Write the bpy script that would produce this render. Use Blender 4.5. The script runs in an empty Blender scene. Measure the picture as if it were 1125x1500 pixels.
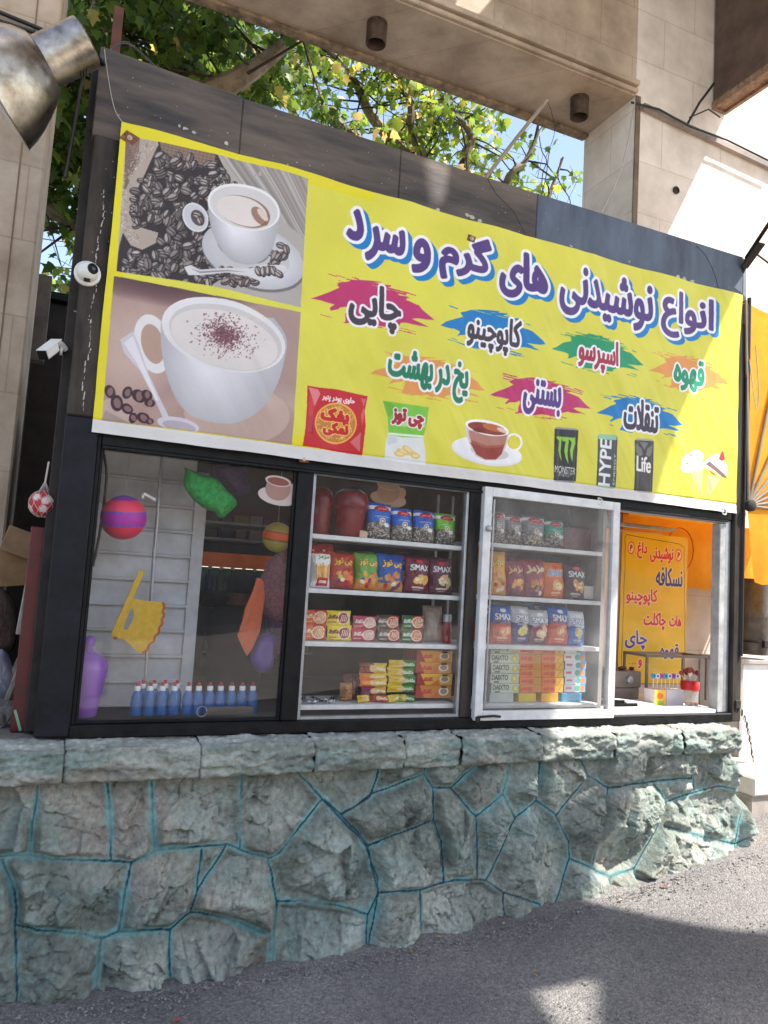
import bpy, bmesh, math, random
import numpy as np
from mathutils import Matrix, Vector

# ------------------------------------------------------------------ camera, sky, sun, exposure
SC = bpy.context.scene
COL = SC.collection
F = 1100.0; CX, CY = 562.5, 750.0; CAM_Y = -3.3
_vx = np.array([3100.0, 1006.0]); _th = math.asin(.0603); _D = 11800.0
_vz = np.array([CX + _D*math.sin(_th), CY - _D*math.cos(_th)])
_ex = np.array([_vx[0]-CX, _vx[1]-CY, F]); _ex /= np.linalg.norm(_ex)
_ez = np.array([_vz[0]-CX, _vz[1]-CY, F]); _ez -= _ex*(_ez@_ex); _ez /= np.linalg.norm(_ez)
_ey = np.cross(_ez, _ex)
RC = np.stack([_ex, _ey, _ez], 1)            # world -> camera (x right, y down, z forward)
def at(px, py, Y=0.0):
    """photo pixel -> point on the vertical plane y = Y"""
    r = RC.T @ np.array([px-CX, py-CY, F]); t = (Y-CAM_Y)/r[1]
    return np.array([r[0]*t, Y, r[2]*t])
def atz(px, py, Z):
    r = RC.T @ np.array([px-CX, py-CY, F]); t = Z/r[2]
    return np.array([r[0]*t, r[1]*t+CAM_Y, Z])
cam = bpy.data.cameras.new('camera'); camo = bpy.data.objects.new('camera', cam); COL.objects.link(camo)
cam.sensor_fit = 'VERTICAL'; cam.sensor_height = 36; cam.lens = F/1500*36
cam.clip_start = .05; cam.clip_end = 2000
M4 = Matrix(((RC[0][0], -RC[1][0], -RC[2][0], 0), (RC[0][1], -RC[1][1], -RC[2][1], CAM_Y), (RC[0][2], -RC[1][2], -RC[2][2], 0), (0, 0, 0, 1)))
camo.matrix_world = M4
SC.camera = camo
SUN = np.array([.50, -.42, 1.0]); SUN /= np.linalg.norm(SUN)
world = bpy.data.worlds.new('World'); SC.world = world; world.use_nodes = True
_nt = world.node_tree; _sky = _nt.nodes.new('ShaderNodeTexSky'); _sky.sky_type = 'NISHITA'; _sky.sun_disc = False
_sky.sun_elevation = math.asin(SUN[2]); _sky.sun_rotation = math.atan2(SUN[0], SUN[1])
_mx = _nt.nodes.new('ShaderNodeMix'); _mx.data_type = 'RGBA'; _mx.blend_type = 'MULTIPLY'; _mx.inputs['Factor'].default_value = 1; _mx.inputs['B'].default_value = (1.12, 1.0, .88, 1)
_nt.links.new(_sky.outputs[0], _mx.inputs['A']); _nt.links.new(_mx.outputs['Result'], _nt.nodes['Background'].inputs[0]); _nt.nodes['Background'].inputs[1].default_value = .145
sl = bpy.data.lights.new('sun', 'SUN'); sl.energy = 3.7; sl.angle = math.radians(.5); sl.color = (1, .955, .89)
slo = bpy.data.objects.new('sun', sl); COL.objects.link(slo)
slo.rotation_euler = Vector(SUN).to_track_quat('Z', 'Y').to_euler()
SC.view_settings.view_transform = 'Standard'; SC.view_settings.look = 'None'; SC.view_settings.gamma = 1
SC.view_settings.exposure = 1.48
SC.cycles.max_bounces = 8; SC.cycles.transparent_max_bounces = 12; SC.cycles.diffuse_bounces = 5
SC.cycles.use_denoising = True

RNG = np.random.default_rng(7); random.seed(7)
# ------------------------------------------------------------------ helpers
def lin(c):
    c = np.asarray(c, float); 
    return np.where(c <= .04045, c/12.92, ((np.maximum(c, 0)+.055)/1.055)**2.4)
def rgb(r, g, b): return tuple(lin(np.array([r, g, b])/255.0))
MATS = {}
def mat(name, col, rough=.6, metal=0., var=.15, scale=6., bump=0., bscale=60., col2=None, spec=.5, trans=0., stretch=None, f2=.5):
    """procedural surface: base colour broken up by two noises, roughness wobble, bump"""
    if name in MATS: return MATS[name]
    m = bpy.data.materials.new(name); m.use_nodes = True; nt = m.node_tree; N = nt.nodes; L = nt.links
    b = N['Principled BSDF']; b.inputs['Roughness'].default_value = rough; b.inputs['Metallic'].default_value = metal
    b.inputs['Specular IOR Level'].default_value = spec
    tc = N.new('ShaderNodeTexCoord'); mp = N.new('ShaderNodeMapping'); L.new(tc.outputs['Object'], mp.inputs[0])
    if stretch: mp.inputs['Scale'].default_value = stretch
    n1 = N.new('ShaderNodeTexNoise'); n1.inputs['Scale'].default_value = scale; n1.inputs['Detail'].default_value = 8; n1.inputs['Roughness'].default_value = .65
    L.new(mp.outputs[0], n1.inputs['Vector'])
    r = N.new('ShaderNodeValToRGB'); c = np.array(col[:3]); c2 = np.array(col2[:3]) if col2 is not None else c*(1-var*1.6)
    r.color_ramp.elements[0].position = .36; r.color_ramp.elements[1].position = .64
    r.color_ramp.elements[0].color = (*c2, 1); r.color_ramp.elements[1].color = (*np.minimum(c*(1+var*f2), .95), 1)
    L.new(n1.outputs['Fac'], r.inputs[0]); L.new(r.outputs[0], b.inputs['Base Color'])
    if bump:
        n2 = N.new('ShaderNodeTexNoise'); n2.inputs['Scale'].default_value = bscale; n2.inputs['Detail'].default_value = 6
        L.new(mp.outputs[0], n2.inputs['Vector'])
        bp = N.new('ShaderNodeBump'); bp.inputs['Strength'].default_value = bump; bp.inputs['Distance'].default_value = .01
        L.new(n2.outputs['Fac'], bp.inputs['Height']); L.new(bp.outputs[0], b.inputs['Normal'])
    rr = N.new('ShaderNodeMapRange'); rr.inputs['To Min'].default_value = max(.02, rough-.1); rr.inputs['To Max'].default_value = min(1, rough+.1)
    L.new(n1.outputs['Fac'], rr.inputs['Value']); L.new(rr.outputs[0], b.inputs['Roughness'])
    if trans:
        t = N.new('ShaderNodeBsdfTranslucent'); L.new(r.outputs[0], t.inputs[0])
        mx = N.new('ShaderNodeMixShader'); mx.inputs[0].default_value = trans
        L.new(b.outputs[0], mx.inputs[1]); L.new(t.outputs[0], mx.inputs[2]); L.new(mx.outputs[0], N['Material Output'].inputs[0])
    MATS[name] = m; return m
def vmat(name, rough=.5, spec=.5, bump=0., bscale=80., var=.12, scale=9., metal=0.):
    """printed / mottled surface: colour attribute 'Col' multiplied by a little procedural dirt"""
    if name in MATS: return MATS[name]
    m = bpy.data.materials.new(name); m.use_nodes = True; nt = m.node_tree; N = nt.nodes; L = nt.links
    b = N['Principled BSDF']; b.inputs['Roughness'].default_value = rough; b.inputs['Specular IOR Level'].default_value = spec; b.inputs['Metallic'].default_value = metal
    a = N.new('ShaderNodeAttribute'); a.attribute_name = 'Col'
    tc = N.new('ShaderNodeTexCoord'); n1 = N.new('ShaderNodeTexNoise'); n1.inputs['Scale'].default_value = scale; n1.inputs['Detail'].default_value = 7
    L.new(tc.outputs['Object'], n1.inputs['Vector'])
    mr = N.new('ShaderNodeMapRange'); mr.inputs['From Min'].default_value = .3; mr.inputs['From Max'].default_value = .7
    mr.inputs['To Min'].default_value = 1-var; mr.inputs['To Max'].default_value = 1; L.new(n1.outputs['Fac'], mr.inputs['Value'])
    mx = N.new('ShaderNodeMix'); mx.data_type = 'RGBA'; mx.blend_type = 'MULTIPLY'; mx.inputs['Factor'].default_value = 1
    L.new(a.outputs['Color'], mx.inputs['A']); L.new(mr.outputs[0], mx.inputs['B']); L.new(mx.outputs['Result'], b.inputs['Base Color'])
    if bump:
        n2 = N.new('ShaderNodeTexNoise'); n2.inputs['Scale'].default_value = bscale; n2.inputs['Detail'].default_value = 8; n2.inputs['Roughness'].default_value = .7
        L.new(tc.outputs['Object'], n2.inputs['Vector'])
        bp = N.new('ShaderNodeBump'); bp.inputs['Strength'].default_value = bump; bp.inputs['Distance'].default_value = .01
        L.new(n2.outputs['Fac'], bp.inputs['Height']); L.new(bp.outputs[0], b.inputs['Normal'])
    MATS[name] = m; return m
def glass_mat(name, tint=(.93, .95, .94), dust=.05, dustcol=(.6, .58, .55), fres=1.27):
    m = bpy.data.materials.new(name); m.use_nodes = True; nt = m.node_tree; N = nt.nodes; L = nt.links; N.remove(N['Principled BSDF'])
    t = N.new('ShaderNodeBsdfTransparent'); t.inputs[0].default_value = (*tint, 1)
    g = N.new('ShaderNodeBsdfGlossy'); g.inputs['Roughness'].default_value = .015
    f = N.new('ShaderNodeFresnel'); ge = N.new('ShaderNodeNewGeometry'); io = N.new('ShaderNodeMapRange')      # same Fresnel from both sides of the sheet
    io.inputs['To Min'].default_value = fres; io.inputs['To Max'].default_value = 1/fres; L.new(ge.outputs['Backfacing'], io.inputs['Value']); L.new(io.outputs[0], f.inputs[0])
    mx = N.new('ShaderNodeMixShader'); L.new(f.outputs[0], mx.inputs[0]); L.new(t.outputs[0], mx.inputs[1]); L.new(g.outputs[0], mx.inputs[2])
    d = N.new('ShaderNodeBsdfDiffuse'); d.inputs[0].default_value = (*dustcol, 1)
    tc = N.new('ShaderNodeTexCoord'); n = N.new('ShaderNodeTexNoise'); n.inputs['Scale'].default_value = 4; n.inputs['Detail'].default_value = 9; n.inputs['Roughness'].default_value = .7
    L.new(tc.outputs['Object'], n.inputs['Vector'])
    mr = N.new('ShaderNodeMapRange'); mr.inputs['From Min'].default_value = .3; mr.inputs['From Max'].default_value = .75; mr.inputs['To Min'].default_value = dust*.45; mr.inputs['To Max'].default_value = dust*1.7
    L.new(n.outputs['Fac'], mr.inputs['Value'])
    m2 = N.new('ShaderNodeMixShader'); L.new(mr.outputs[0], m2.inputs[0]); L.new(mx.outputs[0], m2.inputs[1]); L.new(d.outputs[0], m2.inputs[2])
    L.new(m2.outputs[0], N['Material Output'].inputs[0]); MATS[name] = m; return m

def tag(o, label=None, cat=None, group=None, kind=None):
    if label: o['label'] = label
    if cat: o['category'] = cat
    if group: o['group'] = group
    if kind: o['kind'] = kind
    return o
def empty(name, loc=(0, 0, 0), label=None, cat=None, group=None, rz=0):
    o = bpy.data.objects.new(name, None); COL.objects.link(o); o.location = [float(v) for v in loc]; o.rotation_euler.z = rz
    o.empty_display_size = .1
    return tag(o, label, cat, group)
class MB:
    """mesh collector; coordinates are local to the parent empty when built with one"""
    def __init__(s): s.v = []; s.f = []; s.mi = []; s.m = 0
    def add(s, v, f):
        n = len(s.v); s.v += [tuple(float(q) for q in p) for p in v]; s.f += [tuple(i+n for i in q) for q in f]; s.mi += [s.m]*len(f); return s
    def box(s, x0, x1, y0, y1, z0, z1):
        return s.add([(x0,y0,z0),(x1,y0,z0),(x1,y1,z0),(x0,y1,z0),(x0,y0,z1),(x1,y0,z1),(x1,y1,z1),(x0,y1,z1)],
                     [(0,3,2,1),(4,5,6,7),(0,1,5,4),(1,2,6,5),(2,3,7,6),(3,0,4,7)])
    def bar(s, a, b, w, h, up=(0, 0, 1)):
        a = np.array(a, float); b = np.array(b, float); d = b-a; d /= np.linalg.norm(d); u = np.array(up, float)
        if abs(d@u) > .95: u = np.array([1., 0, 0])
        r = np.cross(d, u); r /= np.linalg.norm(r); u = np.cross(r, d); v = []
        for p in (a, b):
            for (i, j) in ((-1, -1), (1, -1), (1, 1), (-1, 1)): v.append(p+r*i*w/2+u*j*h/2)
        return s.add(v, [(3,2,1,0),(4,5,6,7),(0,1,5,4),(1,2,6,5),(2,3,7,6),(3,0,4,7)])
    def tube(s, pts, r, n=8, cap=True):
        pts = [np.array(p, float) for p in pts]; R = r if hasattr(r, '__len__') else [r]*len(pts); v = []; prev = None
        for i, p in enumerate(pts):
            d = pts[min(i+1, len(pts)-1)]-pts[max(i-1, 0)]; d /= np.linalg.norm(d)+1e-12
            if prev is None:
                u = np.array([0, 0, 1.]) if abs(d[2]) < .9 else np.array([1., 0, 0])
            else: u = prev
            u = u-d*(u@d); u /= np.linalg.norm(u)+1e-12; prev = u; w = np.cross(d, u)
            for k in range(n):
                a = 2*math.pi*k/n; v.append(p+R[i]*(math.cos(a)*u+math.sin(a)*w))
        f = []
        for i in range(len(pts)-1):
            for k in range(n): f.append((i*n+k, i*n+(k+1) % n, (i+1)*n+(k+1) % n, (i+1)*n+k))
        if cap: f.append(tuple(range(n))[::-1]); f.append(tuple((len(pts)-1)*n+k for k in range(n)))
        return s.add(v, f)
    def lathe(s, prof, n=20, org=(0, 0, 0), axis=(0, 0, 1), cap=True):
        org = np.array(org, float); d = np.array(axis, float); d /= np.linalg.norm(d)
        u = np.array([1., 0, 0]) if abs(d[0]) < .9 else np.array([0, 1., 0]); u = u-d*(u@d); u /= np.linalg.norm(u); w = np.cross(d, u)
        v = []; f = []
        for r, h in prof:
            for k in range(n):
                a = 2*math.pi*k/n; v.append(org+d*h+r*(math.cos(a)*u+math.sin(a)*w))
        for i in range(len(prof)-1):
            for k in range(n): f.append((i*n+k, i*n+(k+1) % n, (i+1)*n+(k+1) % n, (i+1)*n+k))
        if cap: f.append(tuple(range(n))[::-1]); f.append(tuple((len(prof)-1)*n+k for k in range(n)))
        return s.add(v, f)
    def prism(s, poly, y0, y1, T=None):
        """poly of (x,z), extruded in y"""
        n = len(poly); v = [(x, y0, z) for x, z in poly]+[(x, y1, z) for x, z in poly]
        f = [tuple(range(n)), tuple(range(2*n-1, n-1, -1))]+[(i, n+i, n+(i+1) % n, (i+1) % n) for i in range(n)]
        return s.add(v, f)
    def ball(s, c, r, n=16, m=10, sq=(1, 1, 1)):
        v = []; f = []
        for i in range(m+1):
            t = math.pi*i/m
            for k in range(n):
                a = 2*math.pi*k/n; v.append((c[0]+r*sq[0]*math.sin(t)*math.cos(a), c[1]+r*sq[1]*math.sin(t)*math.sin(a), c[2]+r*sq[2]*math.cos(t)))
        for i in range(m):
            for k in range(n): f.append((i*n+k, (i+1)*n+k, (i+1)*n+(k+1) % n, i*n+(k+1) % n))
        return s.add(v, f)
    def build(s, name, mats, parent=None, smooth=False, bevel=0., loc=None, label=None):
        me = bpy.data.meshes.new(name); me.from_pydata(s.v, [], s.f)
        mats = mats if isinstance(mats, (list, tuple)) else [mats]
        for m in mats: me.materials.append(m)
        me.polygons.foreach_set('material_index', s.mi)
        bm = bmesh.new(); bm.from_mesh(me); bmesh.ops.recalc_face_normals(bm, faces=bm.faces)
        if bevel:
            try: bmesh.ops.bevel(bm, geom=[e for e in bm.edges if len(e.link_faces) == 2 and e.calc_face_angle(0) > .6], offset=bevel, segments=1, affect='EDGES', clamp_overlap=True)
            except Exception: pass
        bm.to_mesh(me); bm.free()
        if smooth:
            me.polygons.foreach_set('use_smooth', [True]*len(me.polygons))
            try: me.set_sharp_from_angle(angle=math.radians(40))
            except Exception: pass
        o = bpy.data.objects.new(name, me); COL.objects.link(o)
        if parent is not None: o.parent = parent
        if loc is not None: o.location = [float(q) for q in loc]
        if label: o['label'] = label
        return o
def npmesh(name, V, Q, mats, col=None, parent=None, smooth=True, loc=None, sizes=None):
    """fast mesh from numpy: V (n,3), Q (m,4) quads, or flat loops with sizes"""
    me = bpy.data.meshes.new(name); V = np.asarray(V, np.float32); me.vertices.add(len(V)); me.vertices.foreach_set('co', V.ravel())
    Q = np.asarray(Q, np.int32)
    if sizes is None: k = Q.shape[1]; sizes = np.full(len(Q), k, np.int32)
    else: sizes = np.asarray(sizes, np.int32)
    st = np.concatenate([[0], np.cumsum(sizes)[:-1]]).astype(np.int32)
    me.loops.add(int(sizes.sum())); me.loops.foreach_set('vertex_index', Q.ravel())
    me.polygons.add(len(sizes)); me.polygons.foreach_set('loop_start', st)
    try: me.polygons.foreach_set('loop_total', sizes)
    except Exception: pass
    me.update(calc_edges=True)
    if smooth: me.polygons.foreach_set('use_smooth', np.ones(len(sizes), bool))
    if col is not None:
        a = me.color_attributes.new('Col', 'FLOAT_COLOR', 'POINT'); c = np.ones((len(V), 4), np.float32); c[:, :3] = col; a.data.foreach_set('color', c.ravel())
    for m in (mats if isinstance(mats, (list, tuple)) else [mats]): me.materials.append(m)
    o = bpy.data.objects.new(name, me); COL.objects.link(o)
    if parent is not None: o.parent = parent
    if loc is not None: o.location = [float(q) for q in loc]
    return o
def gridq(nu, nv):
    i = np.arange(nv-1)[:, None]*nu+np.arange(nu-1)[None]; i = i.ravel()
    return np.stack([i, i+1, i+1+nu, i+nu], 1)
def _hash(ix, iy, s):
    h = (ix.astype(np.int64)*374761393+iy.astype(np.int64)*668265263+s*974634777) & 0x7fffffff
    h = ((h ^ (h >> 13))*1274126177) & 0x7fffffff
    return ((h ^ (h >> 16)) & 0xffff)/65535.0
def vn(x, y, s=0):
    x = np.asarray(x, float); y = np.asarray(y, float); ix = np.floor(x); iy = np.floor(y); fx = x-ix; fy = y-iy
    fx = fx*fx*(3-2*fx); fy = fy*fy*(3-2*fy); ix = ix.astype(np.int64); iy = iy.astype(np.int64)
    a = _hash(ix, iy, s); b = _hash(ix+1, iy, s); c = _hash(ix, iy+1, s); d = _hash(ix+1, iy+1, s)
    return (a*(1-fx)+b*fx)*(1-fy)+(c*(1-fx)+d*fx)*fy
def fbm(x, y, s=0, o=4):
    t = 0; a = .5
    for k in range(o): t = t+a*vn(x*2**k, y*2**k, s+k*17); a *= .5
    return t
# ------------------------------------------------------------------ painter (prints are computed, never loaded)
_T = {'ا':(0xFE8D,2),'آ':(0xFE81,2),'ب':(0xFE8F,4),'پ':(0xFB56,4),'ت':(0xFE95,4),'ج':(0xFE9D,4),'چ':(0xFB7A,4),'ح':(0xFEA1,4),'خ':(0xFEA5,4),'د':(0xFEA9,2),'ر':(0xFEAD,2),'ز':(0xFEAF,2),'س':(0xFEB1,4),'ش':(0xFEB5,4),'ع':(0xFEC9,4),'غ':(0xFECD,4),'ف':(0xFED1,4),'ق':(0xFED5,4),'ک':(0xFB8E,4),'گ':(0xFB92,4),'ل':(0xFEDD,4),'م':(0xFEE1,4),'ن':(0xFEE5,4),'ه':(0xFEE9,4),'و':(0xFEED,2),'ی':(0xFBFC,4)}
def shape(s):
    """Persian letters -> joined presentation forms, in drawing order"""
    if not any(c in _T for c in s): return s
    s = s.replace('لا', '\u0001'); out = []
    for i, c in enumerate(s):
        prev = i > 0 and (s[i-1] == 'ـ' or s[i-1] in _T and _T[s[i-1]][1] == 4); nxt = i+1 < len(s) and (s[i+1] in _T or s[i+1] in '\u0001ـ')
        if c == '\u0001': out.append(chr(0xFEFC if prev else 0xFEFB)); continue
        if c not in _T: out.append(c); continue
        b, k = _T[c]; out.append(chr(b+((3 if nxt and prev else 2 if nxt else 1 if prev else 0) if k == 4 else (1 if prev else 0))))
    return ''.join(reversed(out))
_G = {}
def glyphs(s):
    """outline loops of a word, unit box"""
    if s in _G: return _G[s]
    cu = bpy.data.curves.new('t', 'FONT'); cu.body = shape(s); cu.resolution_u = 5; cu.fill_mode = 'NONE'
    o = bpy.data.objects.new('t', cu); COL.objects.link(o)
    dg = bpy.context.evaluated_depsgraph_get(); dg.update()
    me = bpy.data.meshes.new_from_object(o.evaluated_get(dg))
    V = np.array([v.co[:2] for v in me.vertices]); E = np.array([e.vertices[:] for e in me.edges])
    E = np.array([(a, b) if (b == a+1) else (b, a) if (a == b+1) else (max(a, b), min(a, b)) for a, b in E])
    bpy.data.objects.remove(o); bpy.data.curves.remove(cu); bpy.data.meshes.remove(me)
    lo = V.min(0); hi = V.max(0); _G[s] = ((V-lo)/(hi-lo), E, (hi-lo)); return _G[s]
def dil(m, r):
    if r < 1: return m
    H, W = m.shape; out = np.zeros_like(m)
    for dy in range(-int(r), int(r)+1):
        dx = int(math.sqrt(max(0, r*r-dy*dy))); c = np.cumsum(np.pad(m.astype(np.int32), ((0, 0), (dx+1, dx))), 1)
        h = (c[:, 2*dx+1:]-c[:, :-2*dx-1])[:, :W] > 0
        if dy >= 0: out[dy:] |= h[:H-dy]
        else: out[:dy] |= h[-dy:]
    return out
class CV:
    """colour canvas in metres: x right, y up from the lower left corner"""
    def __init__(s, w, h, n, col=(255, 255, 255)):
        s.w, s.h, s.n = w, h, n; s.W = max(4, int(round(w*n)))//2*2; s.H = max(4, int(round(h*n)))//2*2; s.a = np.ones((s.H, s.W, 3), np.float32)*np.array(col, np.float32)/255
        s.lab = None
    def px(s, pts): return np.array([(p[0]*s.W/s.w-.5, p[1]*s.H/s.h-.5) for p in pts])
    def _bb(s, P):
        x0, y0 = np.floor(P.min(0)).astype(int); x1, y1 = np.ceil(P.max(0)).astype(int)+1
        return max(0, x0), max(0, y0), min(s.W, x1), min(s.H, y1)
    def mask(s, pts):
        P = s.px(pts); x0, y0, x1, y1 = s._bb(P)
        if x1 <= x0 or y1 <= y0: return None
        X, Y = np.meshgrid(np.arange(x0, x1), np.arange(y0, y1)); m = np.zeros(X.shape, bool)
        Q = np.roll(P, -1, 0)
        for (ax, ay), (bx, by) in zip(P, Q):
            if ay == by: continue
            c = (ay > Y) != (by > Y); m ^= c & (X < (bx-ax)*(Y-ay)/(by-ay)+ax)
        return m, (slice(y0, y1), slice(x0, x1)), X, Y
    def poly(s, pts, col, al=1., tex=None):
        r = s.mask(pts)
        if r is None: return
        m, sl, X, Y = r; a = s.a[sl]; k = (m*al)[..., None]
        if tex is not None: k = k*tex(X/s.n, Y/s.n)[..., None]
        a[:] = a*(1-k)+k*np.array(col, np.float32)/255
    def ell(s, cx, cy, rx, ry, col, ang=0., al=1., n=40, mp=None):
        t = np.linspace(0, 2*math.pi, n, endpoint=False); c, q = math.cos(ang), math.sin(ang)
        P = [(cx+rx*math.cos(u)*c-ry*math.sin(u)*q, cy+rx*math.cos(u)*q+ry*math.sin(u)*c) for u in t]
        if mp: P = [mp(*p) for p in P]
        s.poly(P, col, al)
    def line(s, pts, w, col, al=1.):
        pts = [np.array(p, float) for p in pts]
        for a, b in zip(pts, pts[1:]):
            d = b-a; L = np.linalg.norm(d)
            if L < 1e-9: continue
            d /= L; q = np.array([-d[1], d[0]])*w/2; e = d*w*.3
            s.poly([a+q-e, b+q+e, b-q+e, a-q-e], col, al)
    def rect(s, x0, y0, x1, y1, col, al=1.): s.poly([(x0, y0), (x1, y0), (x1, y1), (x0, y1)], col, al)
    def text(s, word, bl, tr, col, bold=0., out=0., ocol=(245, 240, 240), sh=None, scol=None, fit=True, rot=0.):
        V, T, asp = glyphs(word); bl = np.array(bl[:2], float); tr = np.array(tr[:2], float)
        V = V.copy()
        sz = tr-bl; ins = bold+0*out
        if rot:
            V = np.stack([1-V[:, 1], V[:, 0]], 1)
        P = s.px(bl+ins+V*(sz-2*ins)); pad = int((bold+out)*s.n+(max(abs(sh[0]), abs(sh[1]))*s.n if sh else 0))+3
        x0, y0 = np.floor(P.min(0)).astype(int)-pad; x1, y1 = np.ceil(P.max(0)).astype(int)+pad
        m = np.zeros((y1-y0, x1-x0), bool); P = P-[x0, y0]
        H_, W_ = m.shape; wn = np.zeros((H_, W_+1), np.int32); xs = np.arange(W_)
        for e in T:
            (ax, ay), (bx, by) = P[e[0]], P[e[1]]
            if ay == by: continue
            sg = 1 if by > ay else -1; r0, r1 = max(0, int(math.ceil(min(ay, by)))), min(H_-1, int(math.ceil(max(ay, by)))-1)
            if r1 < r0: continue
            yy = np.arange(r0, r1+1); xx = np.clip(np.ceil(ax+(bx-ax)*(yy-ay)/(by-ay)).astype(int), 0, W_)
            np.add.at(wn, (yy, xx), sg)
        m = np.cumsum(wn, 1)[:, :W_] != 0
        fill = dil(m, bold*s.n); outm = dil(m, (bold+out)*s.n) if out else None
        def put(mk, c, dx=0, dy=0):
            yy0, xx0 = y0+dy, x0+dx; a0, b0 = max(0, yy0), max(0, xx0); a1, b1 = min(s.H, yy0+mk.shape[0]), min(s.W, xx0+mk.shape[1])
            if a1 <= a0 or b1 <= b0: return
            s.a[a0:a1, b0:b1][mk[a0-yy0:a1-yy0, b0-xx0:b1-xx0]] = np.array(c, np.float32)/255
        if sh:
            n = max(2, int(max(abs(sh[0]), abs(sh[1]))*s.n))
            for k in range(1, n+1): put(outm, scol, int(round(sh[0]*s.n*k/n)), int(round(sh[1]*s.n*k/n)))
        if out: put(outm, ocol)
        put(fill, col)
    def final(s):
        a = s.a; a = (a[0::2, 0::2]+a[1::2, 0::2]+a[0::2, 1::2]+a[1::2, 1::2])/4
        return lin(np.clip(a, 0, 1)).astype(np.float32)
# ------------------------------------------------------------------ setting
GATE_Y = 1.0
def ground_z(x): return -1.625+.012*np.clip(x, -8, 1.6)+.13*np.log1p(np.exp(np.clip((np.minimum(x, 6)-1.9)*4, -30, 30)))/4
M_black = mat('black_paint', rgb(26, 26, 27), .5, var=.35, scale=14, bump=.25, bscale=40, col2=rgb(12, 12, 13), spec=.2)
M_black2 = mat('worn_black_paint', rgb(68, 61, 55), .8, var=.4, scale=7, bump=.3, bscale=30, col2=rgb(24, 23, 24), stretch=(1, 1, .25), spec=.25)
M_board = mat('weathered_black_board', rgb(98, 86, 76), .7, var=.4, scale=3, bump=.35, bscale=22, col2=rgb(44, 42, 42), stretch=(.35, 1, 2.2))
M_boardblue = mat('weathered_slate_board', rgb(88, 98, 112), .7, var=.35, scale=4, bump=.3, bscale=22, col2=rgb(66, 72, 84), stretch=(1.2, 1, .35))
M_white = mat('white_enamel', rgb(222, 222, 220), .4, var=.12, scale=12, bump=.08, bscale=30)
M_alu = mat('aluminium', rgb(168, 170, 174), .4, metal=.6, var=.15, scale=20)
M_steel = mat('brushed_steel', rgb(178, 170, 158), .32, metal=1, var=.35, scale=9, bump=.06, bscale=14, col2=rgb(120, 110, 98))
M_dark = mat('dark_wood', rgb(48, 42, 38), .8, var=.35, scale=8, bump=.3)
M_redpaint = mat('dark_red_paint', rgb(92, 20, 22), .4, var=.3, scale=9)
M_rust = mat('rusty_plate', rgb(134, 88, 54), .75, var=.4, scale=90)
M_cable = mat('black_cable', rgb(30, 28, 28), .5)
M_wire = mat('pale_wire', rgb(176, 170, 160), .45)
M_stick = mat('bare_stick', rgb(150, 134, 112), .8)
M_card = mat('cardboard', rgb(150, 118, 84), .85, var=.25)
M_plank = mat('grey_planks', rgb(150, 138, 124), .8, var=.35, scale=10, stretch=(3, 3, .6), bump=.3)
M_interior = mat('kiosk_inner_panel', rgb(92, 82, 76), .7, var=.3, scale=3)

def stone_slab_mat(name, c1, c2):
    """sawn stone cladding: slab joints by a brick texture over weathered stone"""
    m = mat(name, c1, .75, var=.25, scale=2.2, bump=.2, bscale=60, col2=c2); nt = m.node_tree; N = nt.nodes; L = nt.links
    b = N['Principled BSDF']; src = b.inputs['Base Color'].links[0].from_socket
    tc = N.new('ShaderNodeTexCoord'); sx = N.new('ShaderNodeSeparateXYZ'); L.new(tc.outputs['Object'], sx.inputs[0])
    ad = N.new('ShaderNodeMath'); L.new(sx.outputs[0], ad.inputs[0]); L.new(sx.outputs[1], ad.inputs[1])
    cb = N.new('ShaderNodeCombineXYZ'); L.new(ad.outputs[0], cb.inputs[0]); L.new(sx.outputs[2], cb.inputs[1])
    br = N.new('ShaderNodeTexBrick'); br.inputs['Scale'].default_value = 1; br.inputs['Mortar Size'].default_value = .004; br.inputs['Brick Width'].default_value = .62; br.inputs['Row Height'].default_value = .41
    br.inputs['Color1'].default_value = (1, 1, 1, 1); br.inputs['Color2'].default_value = (.88, .865, .85, 1); br.inputs['Mortar'].default_value = (.74, .70, .66, 1)
    L.new(cb.outputs[0], br.inputs['Vector'])
    mx = N.new('ShaderNodeMix'); mx.data_type = 'RGBA'; mx.blend_type = 'MULTIPLY'; mx.inputs['Factor'].default_value = 1
    L.new(src, mx.inputs['A']); L.new(br.outputs['Color'], mx.inputs['B']); L.new(mx.outputs['Result'], b.inputs['Base Color'])
    return m
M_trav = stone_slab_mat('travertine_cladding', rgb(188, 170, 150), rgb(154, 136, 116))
M_trav_sunlit = stone_slab_mat('pale_travertine_cladding', rgb(226, 216, 206), rgb(204, 192, 180))  # same stone as the other pillar, lightened to stand for sun on it
M_wallwhite = mat('white_stone_wall', rgb(226, 214, 204), .8, var=.15, scale=3, bump=.15, bscale=40)

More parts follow.
